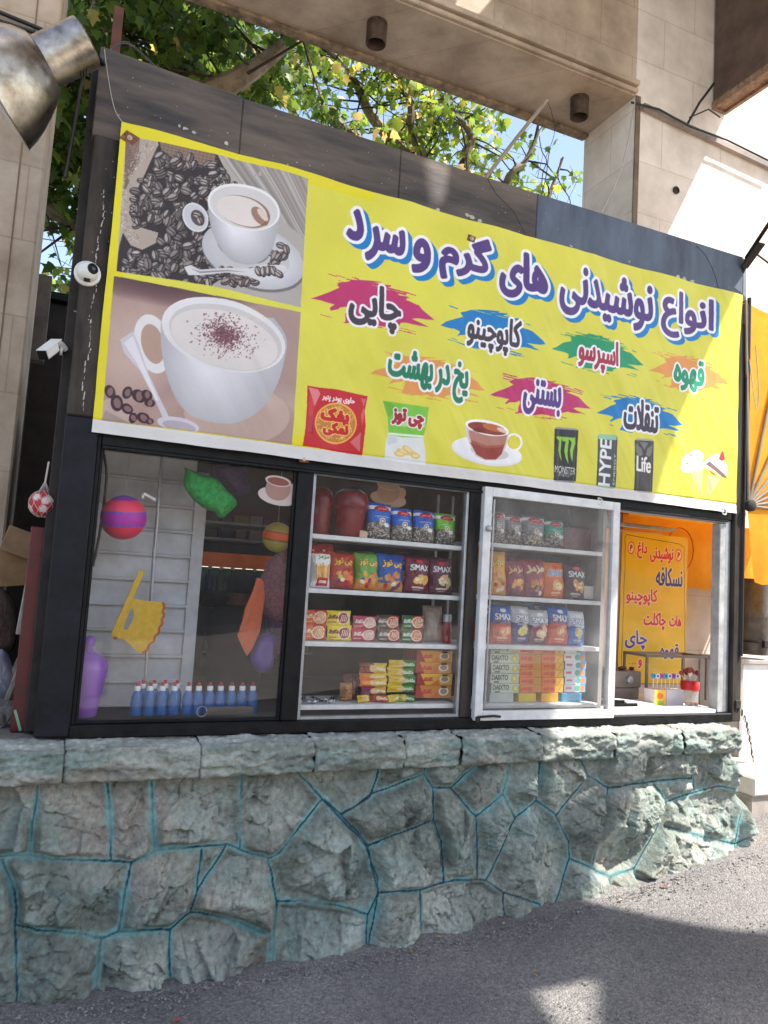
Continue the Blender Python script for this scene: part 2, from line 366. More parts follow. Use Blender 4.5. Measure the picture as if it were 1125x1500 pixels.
# ground: one sheet, fine near the kiosk
def make_ground():
    xs = np.concatenate([np.linspace(-400, -9, 14), np.arange(-8, 8.01, .05), np.linspace(9, 400, 14)])
    ys = np.concatenate([np.linspace(-400, -10, 12), np.arange(-9, 1.01, .05), np.linspace(2, 400, 12)])
    X, Y = np.meshgrid(xs, ys); Z = ground_z(X)+.018*(fbm(X*1.2, Y*1.2, 3)-.47)+.006*(fbm(X*9, Y*9, 5)-.47)
    Z = np.where(np.hypot(X, Y) > 30, ground_z(np.clip(X, -8, 8)), Z)
    V = np.stack([X, Y, Z], -1).reshape(-1, 3)
    m = mat('asphalt', rgb(134, 132, 130), .92, var=.22, scale=60, bump=.45, bscale=170, col2=rgb(106, 104, 103)); nt = m.node_tree; N = nt.nodes; L = nt.links
    b = N['Principled BSDF']; src = b.inputs['Base Color'].links[0].from_socket; tc = N.new('ShaderNodeTexCoord')
    v = N.new('ShaderNodeTexVoronoi'); v.inputs['Scale'].default_value = 125; L.new(tc.outputs['Object'], v.inputs['Vector'])
    cr = N.new('ShaderNodeValToRGB'); cr.color_ramp.elements[0].color = (.74, .72, .73, 1); cr.color_ramp.elements[1].color = (1.3, 1.27, 1.24, 1); L.new(v.outputs['Color'], cr.inputs[0])
    n = N.new('ShaderNodeTexNoise'); n.inputs['Scale'].default_value = 1.3; n.inputs['Detail'].default_value = 6; L.new(tc.outputs['Object'], n.inputs['Vector'])
    c3 = N.new('ShaderNodeValToRGB'); c3.color_ramp.elements[0].position = .35; c3.color_ramp.elements[1].position = .65; c3.color_ramp.elements[0].color = (.72, .72, .74, 1); c3.color_ramp.elements[1].color = (1.16, 1.15, 1.12, 1); L.new(n.outputs['Fac'], c3.inputs[0])
    for s2 in (cr.outputs[0], c3.outputs[0]):
        mx = N.new('ShaderNodeMix'); mx.data_type = 'RGBA'; mx.blend_type = 'MULTIPLY'; mx.inputs['Factor'].default_value = 1
        L.new(src, mx.inputs['A']); L.new(s2, mx.inputs['B']); src = mx.outputs['Result']
    L.new(src, b.inputs['Base Color'])
    bp = b.inputs['Normal'].links[0].from_node; b2 = N.new('ShaderNodeBump'); b2.inputs['Strength'].default_value = .8; b2.inputs['Distance'].default_value = .006
    L.new(v.outputs['Distance'], b2.inputs['Height']); L.new(bp.outputs[0], b2.inputs['Normal']); b2.invert = True; L.new(b2.outputs[0], b.inputs['Normal'])
    tag(npmesh('asphalt_ground', V, gridq(len(xs), len(ys)), m), kind='structure')
make_ground()
# loose grit and fallen leaves on the asphalt
def make_grit():
    b = MB(); r = random.Random(3)
    for i in range(900):
        p = atz(r.uniform(0, 1125), r.uniform(1290, 1500), -1.55); x, y = p[0], p[1]
        if y > -.16: continue
        s = r.uniform(.002, .006); z = float(ground_z(x))+.003
        b.ball((x, y, z), s, 5, 3, (1, 1, .7))
    for i in range(1500):          # grit and broken mortar gathered at the wall foot
        x = r.uniform(-.3, 3.7); y = -.20-abs(r.gauss(0, .07)); s = r.uniform(.0015, .006)*(1.5 if r.random() < .06 else 1)
        b.ball((x, y, float(ground_z(x))+.003), s, 5, 3, (1, 1, .7))
    tag(b.build('grit', mat('grit_stone', rgb(150, 145, 142), .9, var=.4, scale=30)), kind='stuff')
make_grit()
t = MB().box(-9, 3.60, .02, 9, -2.2, -.69).build('terrace', mat('terrace_soil', rgb(122, 116, 108), .95, var=.3, scale=5, bump=.6)); tag(t, kind='structure')

# rubble stone wall -------------------------------------------------
def J1(*p): return [(x/2.009, 1040+y/2.009) for x, y in p]
def J2(*p): return [(480+x/1.744, 1040+y/1.744) for x, y in p]
JOINTS = [J1((110,222),(85,437)), J1((320,212),(328,452)), J1((448,222),(460,415)), J1((720,184),(710,412)),
 J1((-60,445),(0,440),(85,437),(160,450),(328,455),(392,455),(470,420),(600,410),(672,405),(740,428),(800,445),(830,432),(950,280),(960,270)),
 J1((875,182),(960,270),(1085,405),(1120,500),(1118,545),(1090,600)), J1((1012,315),(1100,265),(1125,190)), J1((1085,405),(1125,395)),
 J1((392,455),(350,660)), J1((5,450),(40,540),(45,640),(45,850)), J1((45,640),(110,660),(250,670),(300,680),(350,660),(500,655),(560,605),(585,545),(597,420)),
 J1((672,405),(585,545)), J1((300,680),(275,860)), J1((500,655),(505,800)), J1((565,603),(650,615),(800,670)), J1((795,450),(818,570),(805,735)),
 J1((818,570),(900,570),(1000,585),(1085,605)), J1((1118,545),(1085,610),(1080,710)),
 J2((145,135),(122,222)), J2((45,275),(122,222),(258,172),(262,132)), J2((258,172),(283,205),(325,205),(415,125)), J2((283,205),(280,290),(110,350)),
 J2((280,290),(298,340),(303,445)), J2((325,205),(390,280),(390,435)), J2((390,280),(460,220),(485,120)), J2((460,220),(490,285),(545,235),(560,115)),
 J2((490,285),(412,440)), J2((545,235),(595,275),(680,175),(650,112)), J2((680,175),(730,205),(820,190),(945,180),(958,95)), J2((820,103),(820,190)),
 J2((730,205),(685,400)), J2((593,275),(625,340),(625,385),(585,510)), J2((625,385),(685,410),(730,432),(790,410),(850,310),(878,240),(848,195)),
 J2((878,240),(950,215),(950,180)), J2((950,215),(1010,200),(1095,212)), J2((870,300),(950,325),(1050,345),(1090,330)),
 J2((0,235),(45,275),(110,350),(135,470),(105,610)), J2((135,470),(240,465),(330,440),(412,440),(455,470),(550,500)), J2((240,465),(245,600)), J2((455,470),(455,545)),
 J2((730,432),(715,490)), J2((1050,345),(1065,280),(1095,212))]
WALL_Y = -.12
def make_wall():
    root = empty('stone_wall', (0, 0, -1.6), 'rough rubble stone wall with teal painted joints below the kiosk', 'wall')
    st = .005; xs = np.arange(-1.6, 4.12, st); zs = np.arange(-1.85, -.80, st); X, Z = np.meshgrid(xs, zs)
    segs = []
    for pl in JOINTS:
        q = [at(px, py, WALL_Y) for px, py in pl]
        for a, b in zip(q, q[1:]): segs.append((a[0], a[2], b[0], b[2]))
    for ax, az, bx, bz in list(segs):
        for x, z in ((ax, az), (bx, bz)):
            if z < ground_z(x)+.10: segs.append((x, z, x-.01, -1.9))
    r = random.Random(5)
    for x in (-.75, -1.2): segs.append((x, -.9, x+.03, -1.3)); segs.append((x-.12, -1.3, x-.1, -1.9))
    segs.append((-1.6, -1.29, -.3, -1.24))
    # wobble the query point a little so that joints are not ruler-straight
    wx = X+.018*(fbm(X*7, Z*7, 1)-.47)+.006*(fbm(X*40, Z*40, 2)-.47); wz = Z+.018*(fbm(X*7, Z*7, 9)-.47)+.006*(fbm(X*40, Z*40, 8)-.47)
    D = np.full(X.shape, 9.)
    for ax, az, bx, bz in segs:
        m = (xs > min(ax, bx)-.3) & (xs < max(ax, bx)+.3)
        if not m.any(): continue
        i0, i1 = np.where(m)[0][[0, -1]]; sx = wx[:, i0:i1+1]; sz = wz[:, i0:i1+1]
        dx, dz = bx-ax, bz-az; tt = np.clip(((sx-ax)*dx+(sz-az)*dz)/(dx*dx+dz*dz), 0, 1)
        D[:, i0:i1+1] = np.minimum(D[:, i0:i1+1], np.hypot(sx-ax-tt*dx, sz-az-tt*dz))
    # one label per stone by flooding
    Dc = np.minimum(np.minimum(D[0::2, 0::2][:D.shape[0]//2, :D.shape[1]//2], D[1::2, 0::2][:D.shape[0]//2, :D.shape[1]//2]), np.minimum(D[0::2, 1::2][:D.shape[0]//2, :D.shape[1]//2], D[1::2, 1::2][:D.shape[0]//2, :D.shape[1]//2]))
    op = Dc > .006; lab = np.where(op, np.arange(1, Dc.size+1).reshape(Dc.shape), 0)
    for it in range(3000):
        n = lab.copy(); n[1:] = np.maximum(n[1:], lab[:-1]); n[:-1] = np.maximum(n[:-1], lab[1:]); n[:, 1:] = np.maximum(n[:, 1:], lab[:, :-1]); n[:, :-1] = np.maximum(n[:, :-1], lab[:, 1:]); n = np.where(op, n, 0)
        if (n == lab).all(): break
        lab = n
    ii = np.minimum(np.arange(X.shape[0])//2, lab.shape[0]-1); jj = np.minimum(np.arange(X.shape[1])//2, lab.shape[1]-1); lab = lab[np.ix_(ii, jj)]
    H = np.zeros(X.shape); tint = np.zeros(X.shape); ftone = np.zeros(X.shape); ids = [k_ for k_, c_ in zip(*np.unique(lab, return_counts=True)) if c_ > 60]; rg = np.random.default_rng(11)
    warpx = .022*(fbm(X*9, Z*9, 31)-.47)+.006*(fbm(X*35, Z*35, 33)-.47); warpz = .022*(fbm(X*9, Z*9, 41)-.47)+.006*(fbm(X*35, Z*35, 43)-.47)
    for k in ids:
        if k == 0: continue
        m = lab == k; x = X[m]+warpx[m]*1.6; z = Z[m]+warpz[m]*1.6
        if len(x) < 30: continue
        cx, cz = x.mean(), z.mean(); sx, sz = x.std()+.02, z.std()+.02; big = min(1., (x.std()+z.std())/.16)
        h = np.full(x.shape, .078*big)
        for _ in range(int(rg.integers(7, 12))):
            a = rg.uniform(0, 2*math.pi); off = rg.uniform(-.2, 1.3); slp = rg.uniform(.12, .75)
            dd = ((x-cx)/sx*math.cos(a)+(z-cz)/sz*math.sin(a)-off)*min(sx, sz, .12); h = np.minimum(h, .078*big-1.0*slp*np.maximum(dd, 0))
        # broken faces: two scales of flat tilted facets with little cliffs between them
        for dens, amp, sl2, wp in ((60., .012, .24, 1.), (420., .0024, .13, .6)):
            ns = int(min(160, max(3, len(x)*st*st*dens))); pi = rg.choice(len(x), ns); qx, qz = x[pi], z[pi]; oh = rg.uniform(-amp, amp, ns); ga = rg.normal(size=(ns, 2))*sl2
            best = np.full(x.shape, 9.); idx = np.zeros(x.shape, int)
            asp = rg.uniform(.6, 1.6)
            for q_ in range(ns):
                dd = np.hypot((x-qx[q_])*asp, z-qz[q_]); u_ = dd < best; best[u_] = dd[u_]; idx[u_] = q_
            h = h+big*np.clip(oh[idx]+ga[idx, 0]*(x-qx[idx])+ga[idx, 1]*(z-qz[idx])-(amp*.5), -.03, .02)
            if dens < 200: ftone[m] = rg.uniform(-.16, .16, ns)[idx]+np.clip(oh[idx]/amp, -1, 1)*.06
        h = np.clip(h, -.015, .12)
        H[m] = h; tint[m] = rg.uniform(0, 1)
    edge = np.clip((D-.008)/.032, 0, 1); edge = edge*edge*(3-2*edge)
    rough = .008*(fbm(X*22, Z*22, 51, 5)-.47)+.005*(fbm(X*90, Z*90, 53, 3)-.47)
    ridg = np.abs(fbm(X*12+3*fbm(X*5, Z*5, 2), Z*18, 61)-.47)*.02
    H = np.maximum(H, -.02)*edge+edge*(rough*1.3+ridg-.008-.010*np.clip(1-np.abs(fbm(X*7+1.5*fbm(X*4, Z*4, 6), Z*9, 63, 4)-.47)/.016, 0, 1))+(1-edge)*.004*(fbm(X*30, Z*30, 71)-.47)
    Y = WALL_Y+.045-H*1.05-.03*np.clip((-.95-Z)/.7, 0, 1)
    xe_ = at(1094, 1110, -.12)[0]-.10+.30*np.clip(-.88-Z, 0, .7); Y = Y+np.maximum(0, X-xe_-.03*(fbm(Z*6, Z*0, 4)-.5))**2*14         # the corner turns away
    # colours: greenish grey stone, brownish patches, teal painted mortar with a dark blue line along the joint
    g = fbm(X*5, Z*5, 81, 5); f2 = fbm(X*28, Z*28, 83, 4); f3 = fbm(X*80, Z*80, 85, 3)
    base = np.stack([lin(np.array(v)/255) for v in ((146, 154, 143), (182, 186, 174), (168, 155, 141))])
    w = np.clip((g-.38)*4, 0, 1)[..., None]; c = base[0]*(1-w)+base[1]*w
    br = np.clip((fbm(X*2.2, Z*2.6, 91, 4)-.5)*5, 0, 1)[..., None]*.7*(tint[..., None] > .45); c = c*(1-br)+base[2]*br
    c = c*(.50+.46*f2+.62*f3)[..., None]*(.86+.26*tint+ftone)[..., None]
    ck = np.abs(fbm(X*7+1.5*fbm(X*4, Z*4, 6), Z*9, 63, 4)-.47); ck2 = np.abs(fbm(X*19, Z*15, 65, 4)-.47)
    c = c*(1-.5*np.clip(1-ck/.010, 0, 1)*np.clip((fbm(X*3, Z*3, 67)-.36)*6, 0, 1)-.35*np.clip(1-ck2/.012, 0, 1))[..., None]
    teal = lin(np.array((140, 196, 194))/255); tw = .005+.024*fbm(X*4, Z*4, 95); mm = np.clip((tw+.012*(f2-.47)*2-D)/.01, 0, 1)*np.clip((fbm(X*6, Z*6, 97)-.24)*6, 0, 1)
    wash = np.clip((fbm(X*3.1, Z*3.1, 99, 4)-.53)*4.5, 0, .22)*np.clip((f2-.3)*4, 0, 1)
    mm = np.clip(mm*.8+wash*.8, 0, 1)[..., None]; c = c*(1-mm)+teal*mm*(.8+.3*f3)[..., None]
    dl = np.clip((.0050-D)/.0022, 0, 1)[..., None]*np.clip(fbm(X*6, Z*6, 77)*3-.55, .25, 1)[..., None]; c = c*(1-dl)+lin(np.array((22, 72, 88))/255)*dl
    V = np.stack([X, Y, Z+1.6], -1).reshape(-1, 3)
    npmesh('rubble_stones', V, gridq(len(xs), len(zs)), vmat('rubble_stone', .82, .3, bump=.9, bscale=90, var=.32, scale=45), c.reshape(-1, 3), root, False)
    # solid core behind the faces
    MB().box(-9, 3.58, -.02, .02, -.6, .8).build('wall_core', M_plank, root)
    # coping: profile swept along x, split by joints
    cj = [at(*J1((190, 150))[0], -.22)[0], at(*J1((600, 140))[0], -.22)[0], at(*J1((940, 120))[0], -.22)[0]]+[at(*J2((q, 90))[0], -.22)[0] for q in (213, 360, 565, 757, 930)]
    xe = [-1.6, -.75]+cj+[at(1084, 1078, -.16)[0]]
    for i, (a, b) in enumerate(zip(xe, xe[1:])):
        n = max(8, int((b-a)/.005)); u = np.linspace(a+.0008, b-.0008, n); u[0] += 0
        prof = []
        for s in np.linspace(0, 1, 10): prof.append((-.05-.105*s, -.832, 0))
        for s in np.linspace(.06, .94, 18): prof.append((-.158, -.832+.125*s, 1))
        for s in np.linspace(0, 1, 24): prof.append((-.155+.19*s, -.705+.014*s, 2))
        P = np.array(prof); U, S = np.meshgrid(u, np.arange(len(P))); Yp = P[S, 0]; Zp = P[S, 1]; K = P[S, 2]
        ed = np.minimum(U-a, b-U); ee = np.clip(ed/.012, 0, 1)
        nz = (fbm(U*14+i*7, S*.22, 101+i, 5)-.47)*.055+(fbm(U*50, S*.7, 131+i, 3)-.47)*.022; nz2 = (fbm(U*18, S*.3, 111+i, 4)-.47)*.03+(fbm(U*60, S*.8, 115+i, 3)-.47)*.012
        bulge = np.sin(np.clip((Zp+.835)/.125, 0, 1)*math.pi)**.5*.012+.006*np.sin(i*2.3)
        Y2 = Yp-np.where(K == 1, nz+bulge, nz2)+(1-ee)*.006*(K < 2); Z2 = Zp+np.where(K == 1, nz2*.5, nz2*.9)-(1-ee)*.003*(K == 2)+np.where(K == 0, .012*(fbm(U*9, S*.1, 7)-.5), 0)
        r0 = (Yp > 0.); Y2 = np.where(r0, .04, Y2)
        g = fbm(U*6, S*.15, 121, 5); f3 = fbm(U*60, S*.9, 122, 4); f2 = fbm(U*20, S*.3, 125, 4)
        w = np.clip((g-.4)*4, 0, 1)[..., None]; c = base[0]*(1-w)+base[1]*1.06*w
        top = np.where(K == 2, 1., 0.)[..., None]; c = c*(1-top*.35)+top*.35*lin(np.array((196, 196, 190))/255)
        bx = np.clip((fbm(U*2.6, S*.02, 141)-.5)*4, 0, .8)[..., None]*(1-.6*top); c = c*(1-bx)+base[2]*bx
        wash = np.clip((fbm(U*5, S*.1, 151)-.52)*4, 0, .16)[..., None]*(K < 2)[..., None]; c = c*(1-wash)+teal*wash
        c = c*(.50+.46*f2+.60*f3)[..., None]; c = c*(1-(1-np.clip(ed/.004, 0, 1))[..., None]*.6)
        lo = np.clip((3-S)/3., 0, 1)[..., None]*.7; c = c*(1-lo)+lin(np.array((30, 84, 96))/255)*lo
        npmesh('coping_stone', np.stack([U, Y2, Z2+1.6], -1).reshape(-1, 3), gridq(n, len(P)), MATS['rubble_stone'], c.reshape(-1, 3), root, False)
    npm = MB(); 
make_wall()

# gateway ------------------------------------------------------------
def make_gate():
    root = empty('stone_gateway', (0, GATE_Y, -1.6), 'tall travertine clad gateway framing the kiosk from behind', 'gateway')
    zs = 3.83; Y0, Y1 = 0, .62; off = 1.6
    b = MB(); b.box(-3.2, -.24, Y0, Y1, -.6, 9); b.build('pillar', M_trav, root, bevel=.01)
    b = MB(); b.box(3.76, 9.5, Y0, Y1, -.6, 9); b.build('pillar', M_trav_sunlit, root, bevel=.01)
    b = MB(); b.box(-.24, 3.76, Y0+.002, Y1, zs+off, 9); b.build('beam', M_trav, root)
    # stepped drip mould along the front foot of the beam, pale edge strip at the back
    b = MB(); b.box(-.24, 3.76, -.05, .002, zs+off+.06, zs+off+.10); b.box(-.24, 3.76, -.03, .002, zs+off+.012, zs+off+.045); b.build('moulding', M_trav, root, bevel=.006)
    b = MB(); b.box(-.24, 3.76, Y1-.07, Y1+.012, zs+off-.03, zs+off-.002); b.build('soffit_edge', mat('soffit_edge_stone', rgb(150, 128, 104), .8, var=.4, scale=12, bump=.4), root, bevel=.006)
    b = MB(); b.box(3.757, 3.80, -.012, .0, -.6, zs+off); b.build('corner_strip', mat('corner_stone', rgb(120, 104, 88), .8, var=.3), root)
    # groove on the left pillar: a thin strip, its shade put into the colour
    b = MB(); b.box(-.36, -.353, -.004, 0, -.6, 9); b.build('groove', mat('groove_shade', rgb(128, 106, 84), .9), root)
    for (x, y) in ((1.70, 1.25), (3.41, 1.23)):
        d = empty('downlight', (x, y, zs), 'rusty cylinder downlight under the beam, '+('left one above the coffee picture' if x < 2 else 'right one near the pillar'), 'downlight', 'downlights under the gateway beam')
        m = mat('rusty_brown_metal', rgb(86, 68, 54), .7, .2, var=.4, scale=16)
        MB().lathe([(.072, 0), (.072, -.15), (.066, -.155), (.062, -.15), (.06, -.05)], 24).build('housing', m, d, True, loc=(0, 0, 0))
        MB().lathe([(.058, -.05), (.05, -.06), (.02, -.065)], 20).build('lamp_glass', M_dark, d, True)
    # conduit strip and cables on the right wall
    c = empty('cable_conduit', at(936, 150, .97), 'grey cable conduit sloping along the wall right of the beam', 'conduit'); o = np.array(c.location)
    p0, p1 = at(942, 156, .97), at(1140, 250, .97)
    MB().bar(p0-o, p1-o, .035, .045).build('trunking', mat('grey_conduit', rgb(150, 140, 132), .6, var=.25), c)
    MB().tube([at(925, 150, .95)-o, at(965, 160, .93)-o, at(1010, 185, .92)-o, at(1065, 205, .92)-o, at(1140, 242, .92)-o], .008).build('cable', M_cable, c, True)
    MB().tube([at(1008, 180, .92)-o, at(1025, 150, .9)-o, at(1046, 122, .88)-o], .010).build('cable', M_cable, c, True)
    MB().tube([at(1010, 172, .92)-o, at(1038, 160, .9)-o, at(1055, 172, .9)-o], .006).build('cable', M_cable, c, True)
    h = MB().lathe([(.03, 0), (.03, -.01), (.022, -.012), (.018, -.004)], 16, (0, 0, 0), (0, 1, 0)); o = h.build('wall_socket', M_dark, None, loc=at(990, 279, .995)); tag(o, 'small dark round pipe hole cap on the right wall', 'pipe cap')
    # sign box sticking out of the wall at top right
    p = at(1049, 156, .95); w = at(1069, 179, .95)[0]-p[0]; s = empty('projecting_sign_box', p, 'dark brown sign box projecting from the wall at top right', 'sign box')
    mb = MB(); mb.box(.006, w-.006, -2.3, .04, .03, 2.4); mb.build('box', mat('brown_box_panel', rgb(92, 72, 62), .6, var=.3, scale=5), s, bevel=.008)
    mb = MB(); mb.box(0, .03, -2.3, .045, 0., .06); mb.box(w-.03, w, -2.3, .045, 0, .06); mb.box(.03, w-.03, .02, .045, 0., .06); mb.box(.03, w-.03, -2.3, .02, .022, .04); mb.build('bottom_rim', mat('worn_wooden_rim', rgb(150, 120, 96), .7, var=.35, scale=20), s)
make_gate()
def wirething(name, pts, r, m, label, cat):
    o = np.array(pts[len(pts)//2], float); t = MB().tube([np.array(p)-o for p in pts], r, 6).build(name, m, None, True, loc=o); tag(t, label, cat); return t
def curve(P, n=8):
    P = [np.array(p, float) for p in P]; out = []
    for i in range(len(P)-1):
        p0 = P[max(i-1, 0)]; p1 = P[i]; p2 = P[i+1]; p3 = P[min(i+2, len(P)-1)]
        for k in range(n):
            t = k/n; out.append(.5*((2*p1)+(-p0+p2)*t+(2*p0-5*p1+4*p2-p3)*t*t+(-p0+3*p1-3*p2+p3)*t**3))
    out.append(P[-1]); return out

# added unseen slab above the frame, edge and holes cut to cast the shade
HC = 6.0
def up(P): return (P[0]+SUN[0]/SUN[2]*(HC-P[2]), P[1]+SUN[1]/SUN[2]*(HC-P[2]))
def gpt(px, py):
    z = -1.55
    for _ in range(4): z = float(ground_z(atz(px, py, z)[0]))
    return atz(px, py, z)
def make_sun_blocker():
    rt = [(4.7, .75), up(at(1012, 0, 1.)), up(at(1010, 200, 1.)), up(at(985, 320, 1.)), up(at(1084, 395, 0)), up(at(1035, 440, 0)), up(at(945, 737, 0)), up(at(895, 870, 0)), up(at(800, 1075, -.08)), up(at(793, 1120, -.2)),
          up(at(812, 1105, -.2)), up(at(955, 1085, -.2)), up(at(962, 1110, -.15)), up(at(860, 1305, -.16)), up(gpt(885, 1325)), up(gpt(960, 1342)), up(gpt(1040, 1358)), up(gpt(1125, 1366)), (9.6, -3.9), (9.6, -6.1), (.5, -6.1), (.5, .1), (3.2, .75)]
    holes = [[up(at(*p, 0)) for p in ((614, 224), (654, 238), (645, 312), (628, 312))], [up(at(*p, 1.)) for p in ((660, 18), (694, 34), (722, 2), (735, -40), (690, -50))], [up(gpt(*p)) for p in ((778, 1451), (880, 1429), (886, 1560), (850, 1560))]]
    cu = bpy.data.curves.new('canopy', 'CURVE'); cu.dimensions = '2D'; cu.fill_mode = 'BOTH'; cu.extrude = .03
    for pl in [rt]+holes:
        s = cu.splines.new('POLY'); s.points.add(len(pl)-1); s.use_cyclic_u = True
        for q, p in zip(s.points, pl): q.co = (p[0], p[1], 0, 1)
    o = bpy.data.objects.new('t', cu); COL.objects.link(o); dg = bpy.context.evaluated_depsgraph_get(); dg.update(); me = bpy.data.meshes.new_from_object(o.evaluated_get(dg)); bpy.data.objects.remove(o)
    root = empty('canopy', (.6, -6.0, -1.6), 'grey sheet canopy on steel posts high above the pavement, outside the picture', 'canopy')
    me.materials.clear(); me.materials.append(mat('canopy_sheet', rgb(150, 145, 138), .8)); so = bpy.data.objects.new('sheet', me); COL.objects.link(so); so.parent = root; so.location = (-.6, 6.0, HC+1.6)
    for x, y in ((0.05, 0), (4.5, 0), (8.9, 0)): MB().tube([(x, y, 0), (x, y, HC+1.57)], .06).build('post', M_steel, root, True)
    for vv in ([p for p in rt]): 
        r = RC@(np.array([vv[0], vv[1], HC])-np.array([0, CAM_Y, 0]))
        if r[2] > .05:
            px, py = CX+F*r[0]/r[2], CY+F*r[1]/r[2]
            if -50 < px < 1175 and -20 < py < 1550: print('CANOPY VISIBLE', vv, px, py)
make_sun_blocker()
# added unseen pale ground behind the camera, bouncing sunlight onto the shaded front
xs = np.linspace(-16, 18, 60); ys = np.linspace(-14.6, -5.2, 20); X, Y = np.meshgrid(xs, ys); Zp = ground_z(X)+.13; V = np.stack([X, Y, Zp], -1).reshape(-1, 3); W_ = np.stack([xs, xs*0-5.2, ground_z(xs)-.05], -1)
Vk = np.concatenate([V, W_]); n0 = len(V); top = (len(ys)-1)*60; Qk = np.array([[n0+i, n0+i+1, top+i+1, top+i] for i in range(59)])
tag(npmesh('pavement', Vk, np.concatenate([gridq(60, 20), Qk]), stone_slab_mat('pale_paving', rgb(222, 214, 202), rgb(200, 190, 176)), smooth=False), kind='structure')
# buildings across the street, seen only as dull reflections in the glass
ob = empty('street_shop', (1, -15, -1.6), 'low brick shop across the street, behind the camera', 'shop')
MB().box(-14, 14, -4, 0, 0, 4.6).build('wall', mat('street_brick', rgb(206, 190, 170), .85, var=.3, scale=3, bump=.2), ob)
for x in (-9, -4, 1, 6): MB().box(x, x+3, 0, .05, .3, 2.6).build('shutter', M_dark, ob)
MB().box(-14, 14, .0, 1.2, 3., 3.12).build('awning', mat('street_awning', rgb(196, 110, 50), .7), ob)
# ------------------------------------------------------------------ kiosk
M_glass = glass_mat('window_glass', (.985,.99,.987), dust=.018)
M_glassw = glass_mat('dusty_window_glass', (.985,.985,.98), dust=.085, dustcol=(.62, .60, .57))
KD = 1.75
K = empty('kiosk', (0, 0, -.68), 'black framed refreshment kiosk standing on the rubble stone wall', 'kiosk'); KO = np.array([0, 0, -.68])
def kb(name, m, boxes, bevel=.004, label=None, parent=None):
    b = MB()
    for q in boxes: b.box(q[0], q[1], q[2], q[3], q[4]+.68, q[5]+.68)
    return b.build(name, m, parent or K, bevel=bevel, label=label)
# fascia: three boards, the right one bluish
def fascia(x0, x1, z1a, z1b, m, lab=None, y0=-.012):
    b = MB(); b.prism([(x0, 1.80+.68), (x1, 1.80+.68), (x1, z1b+.68), (x0, z1a+.68)], y0, .05); return b.build('fascia_board', m, K, bevel=.004, label=lab)
fascia(-.018, .60, 2.20, 2.170, M_board); fascia(.602, 1.40, 2.168, 2.157, M_board); fascia(1.402, 2.22, 2.158, 2.150, M_board)
fascia(2.222, 3.765, 2.152, 2.155, M_boardblue, 'bluish grey fascia board at the right end')
kb('fascia_end', mat('grey_fascia_end', rgb(128, 134, 140), .6, var=.2), [(3.767, 3.80, -.01, .6, 1.72, 2.15)])
kb('roof_deck', mat('fibreglass_sheet', rgb(226, 224, 214), .6, var=.12, trans=.65), [(-.02, 3.79, .052, KD, 1.05, 1.056)], 0)  # unseen roof sheet made translucent to brighten the inside
kb('side_board', M_dark, [(-.045, .008, .053, .75, -.68, 2.14)])
kb('front_post', M_black2, [(-.008, .118, -.03, .05, .60, 1.80)], .006, 'worn grey-brown upper half of the front post'); kb('front_post', mat('blue_black_paint', rgb(24, 26, 33), .5, spec=.25, var=.35, scale=12, bump=.2, bscale=40), [(-.010, .120, -.032, .05, -.685, .598)], .006)
kb('post_step', M_black, [(.1205, .136, -.012, .05, -.685, 1.80)], .003)
kb('front_post', M_black2, [(3.71, 3.785, -.03, .05, -.69, 1.72)], .006)
kb('head_rail', M_black, [(.136, 3.71, -.015, .045, .492, .56)]); kb('backing_board', M_dark, [(.136, 3.71, .0, .03, .562, 1.80)])
kb('sill_rail', M_black, [(.118, 3.71, -.035, .06, -.692, -.640)], .006)
kb('mullion', M_black, [(.985, 1.062, -.018, .045, -.64, .492)]); kb('mullion', M_black2, [(1.895, 1.955, -.018, .045, -.64, .492)])
# post cap and flaked paint
r = random.Random(9); fl = MB()
def flake(x, z, s, y):
    n = r.randint(5, 8); P = []
    for k in range(n):
        a = 2*math.pi*k/n; q = s*r.uniform(.4, 1.1); P.append((x+q*math.cos(a)*1.1, z+.68+q*.8*math.sin(a)))
    fl.prism(P, y-.0012, y)
def cracks(x, z0, z1, n):
    z = z0
    while z < z1:
        h = r.uniform(.006, .03); xx = x+.007*math.sin(z*23)+r.uniform(-.004, .004); w = r.uniform(.0006, .0034)
        fl.prism([(xx-w, z+.68), (xx+w*.5, z+.68+h*.1), (xx+w, z+.68+h*.5), (xx+w*.3, z+.68+h), (xx-w*.7, z+.68+h*.7)], -.0315, -.030); z += h*r.uniform(.4, 1.5)
cracks(.052, 1.05, 1.55, 22); cracks(.05, .62, 1.02, 26)
for (px, py, s) in ((270, 190, .016), (283, 196, .012), (262, 187, .01), (690, 320, .02), (700, 325, .02), (682, 317, .014), (330, 212, .012), (420, 243, .006), (810, 360, .014), (816, 366, .012), (835, 362, .014), (640, 308, .016), (1000, 410, .02), (990, 406, .018), (1012, 414, .018), (1025, 420, .01), (920, 385, .01)):
    q = at(px, py); flake(q[0], q[2], s, -.0125)
for k in range(70):
    flake(r.uniform(.05, 3.7), r.uniform(1.9, 2.14), r.uniform(.001, .004), -.0125)
for k in range(40): flake(r.uniform(0., .11), r.uniform(-.66, 1.7), r.uniform(.001, .003), -.0305)
tag(fl.build('flaked_paint', mat('bare_flakes', rgb(186, 182, 172), .8, var=.2), K), kind='stuff')
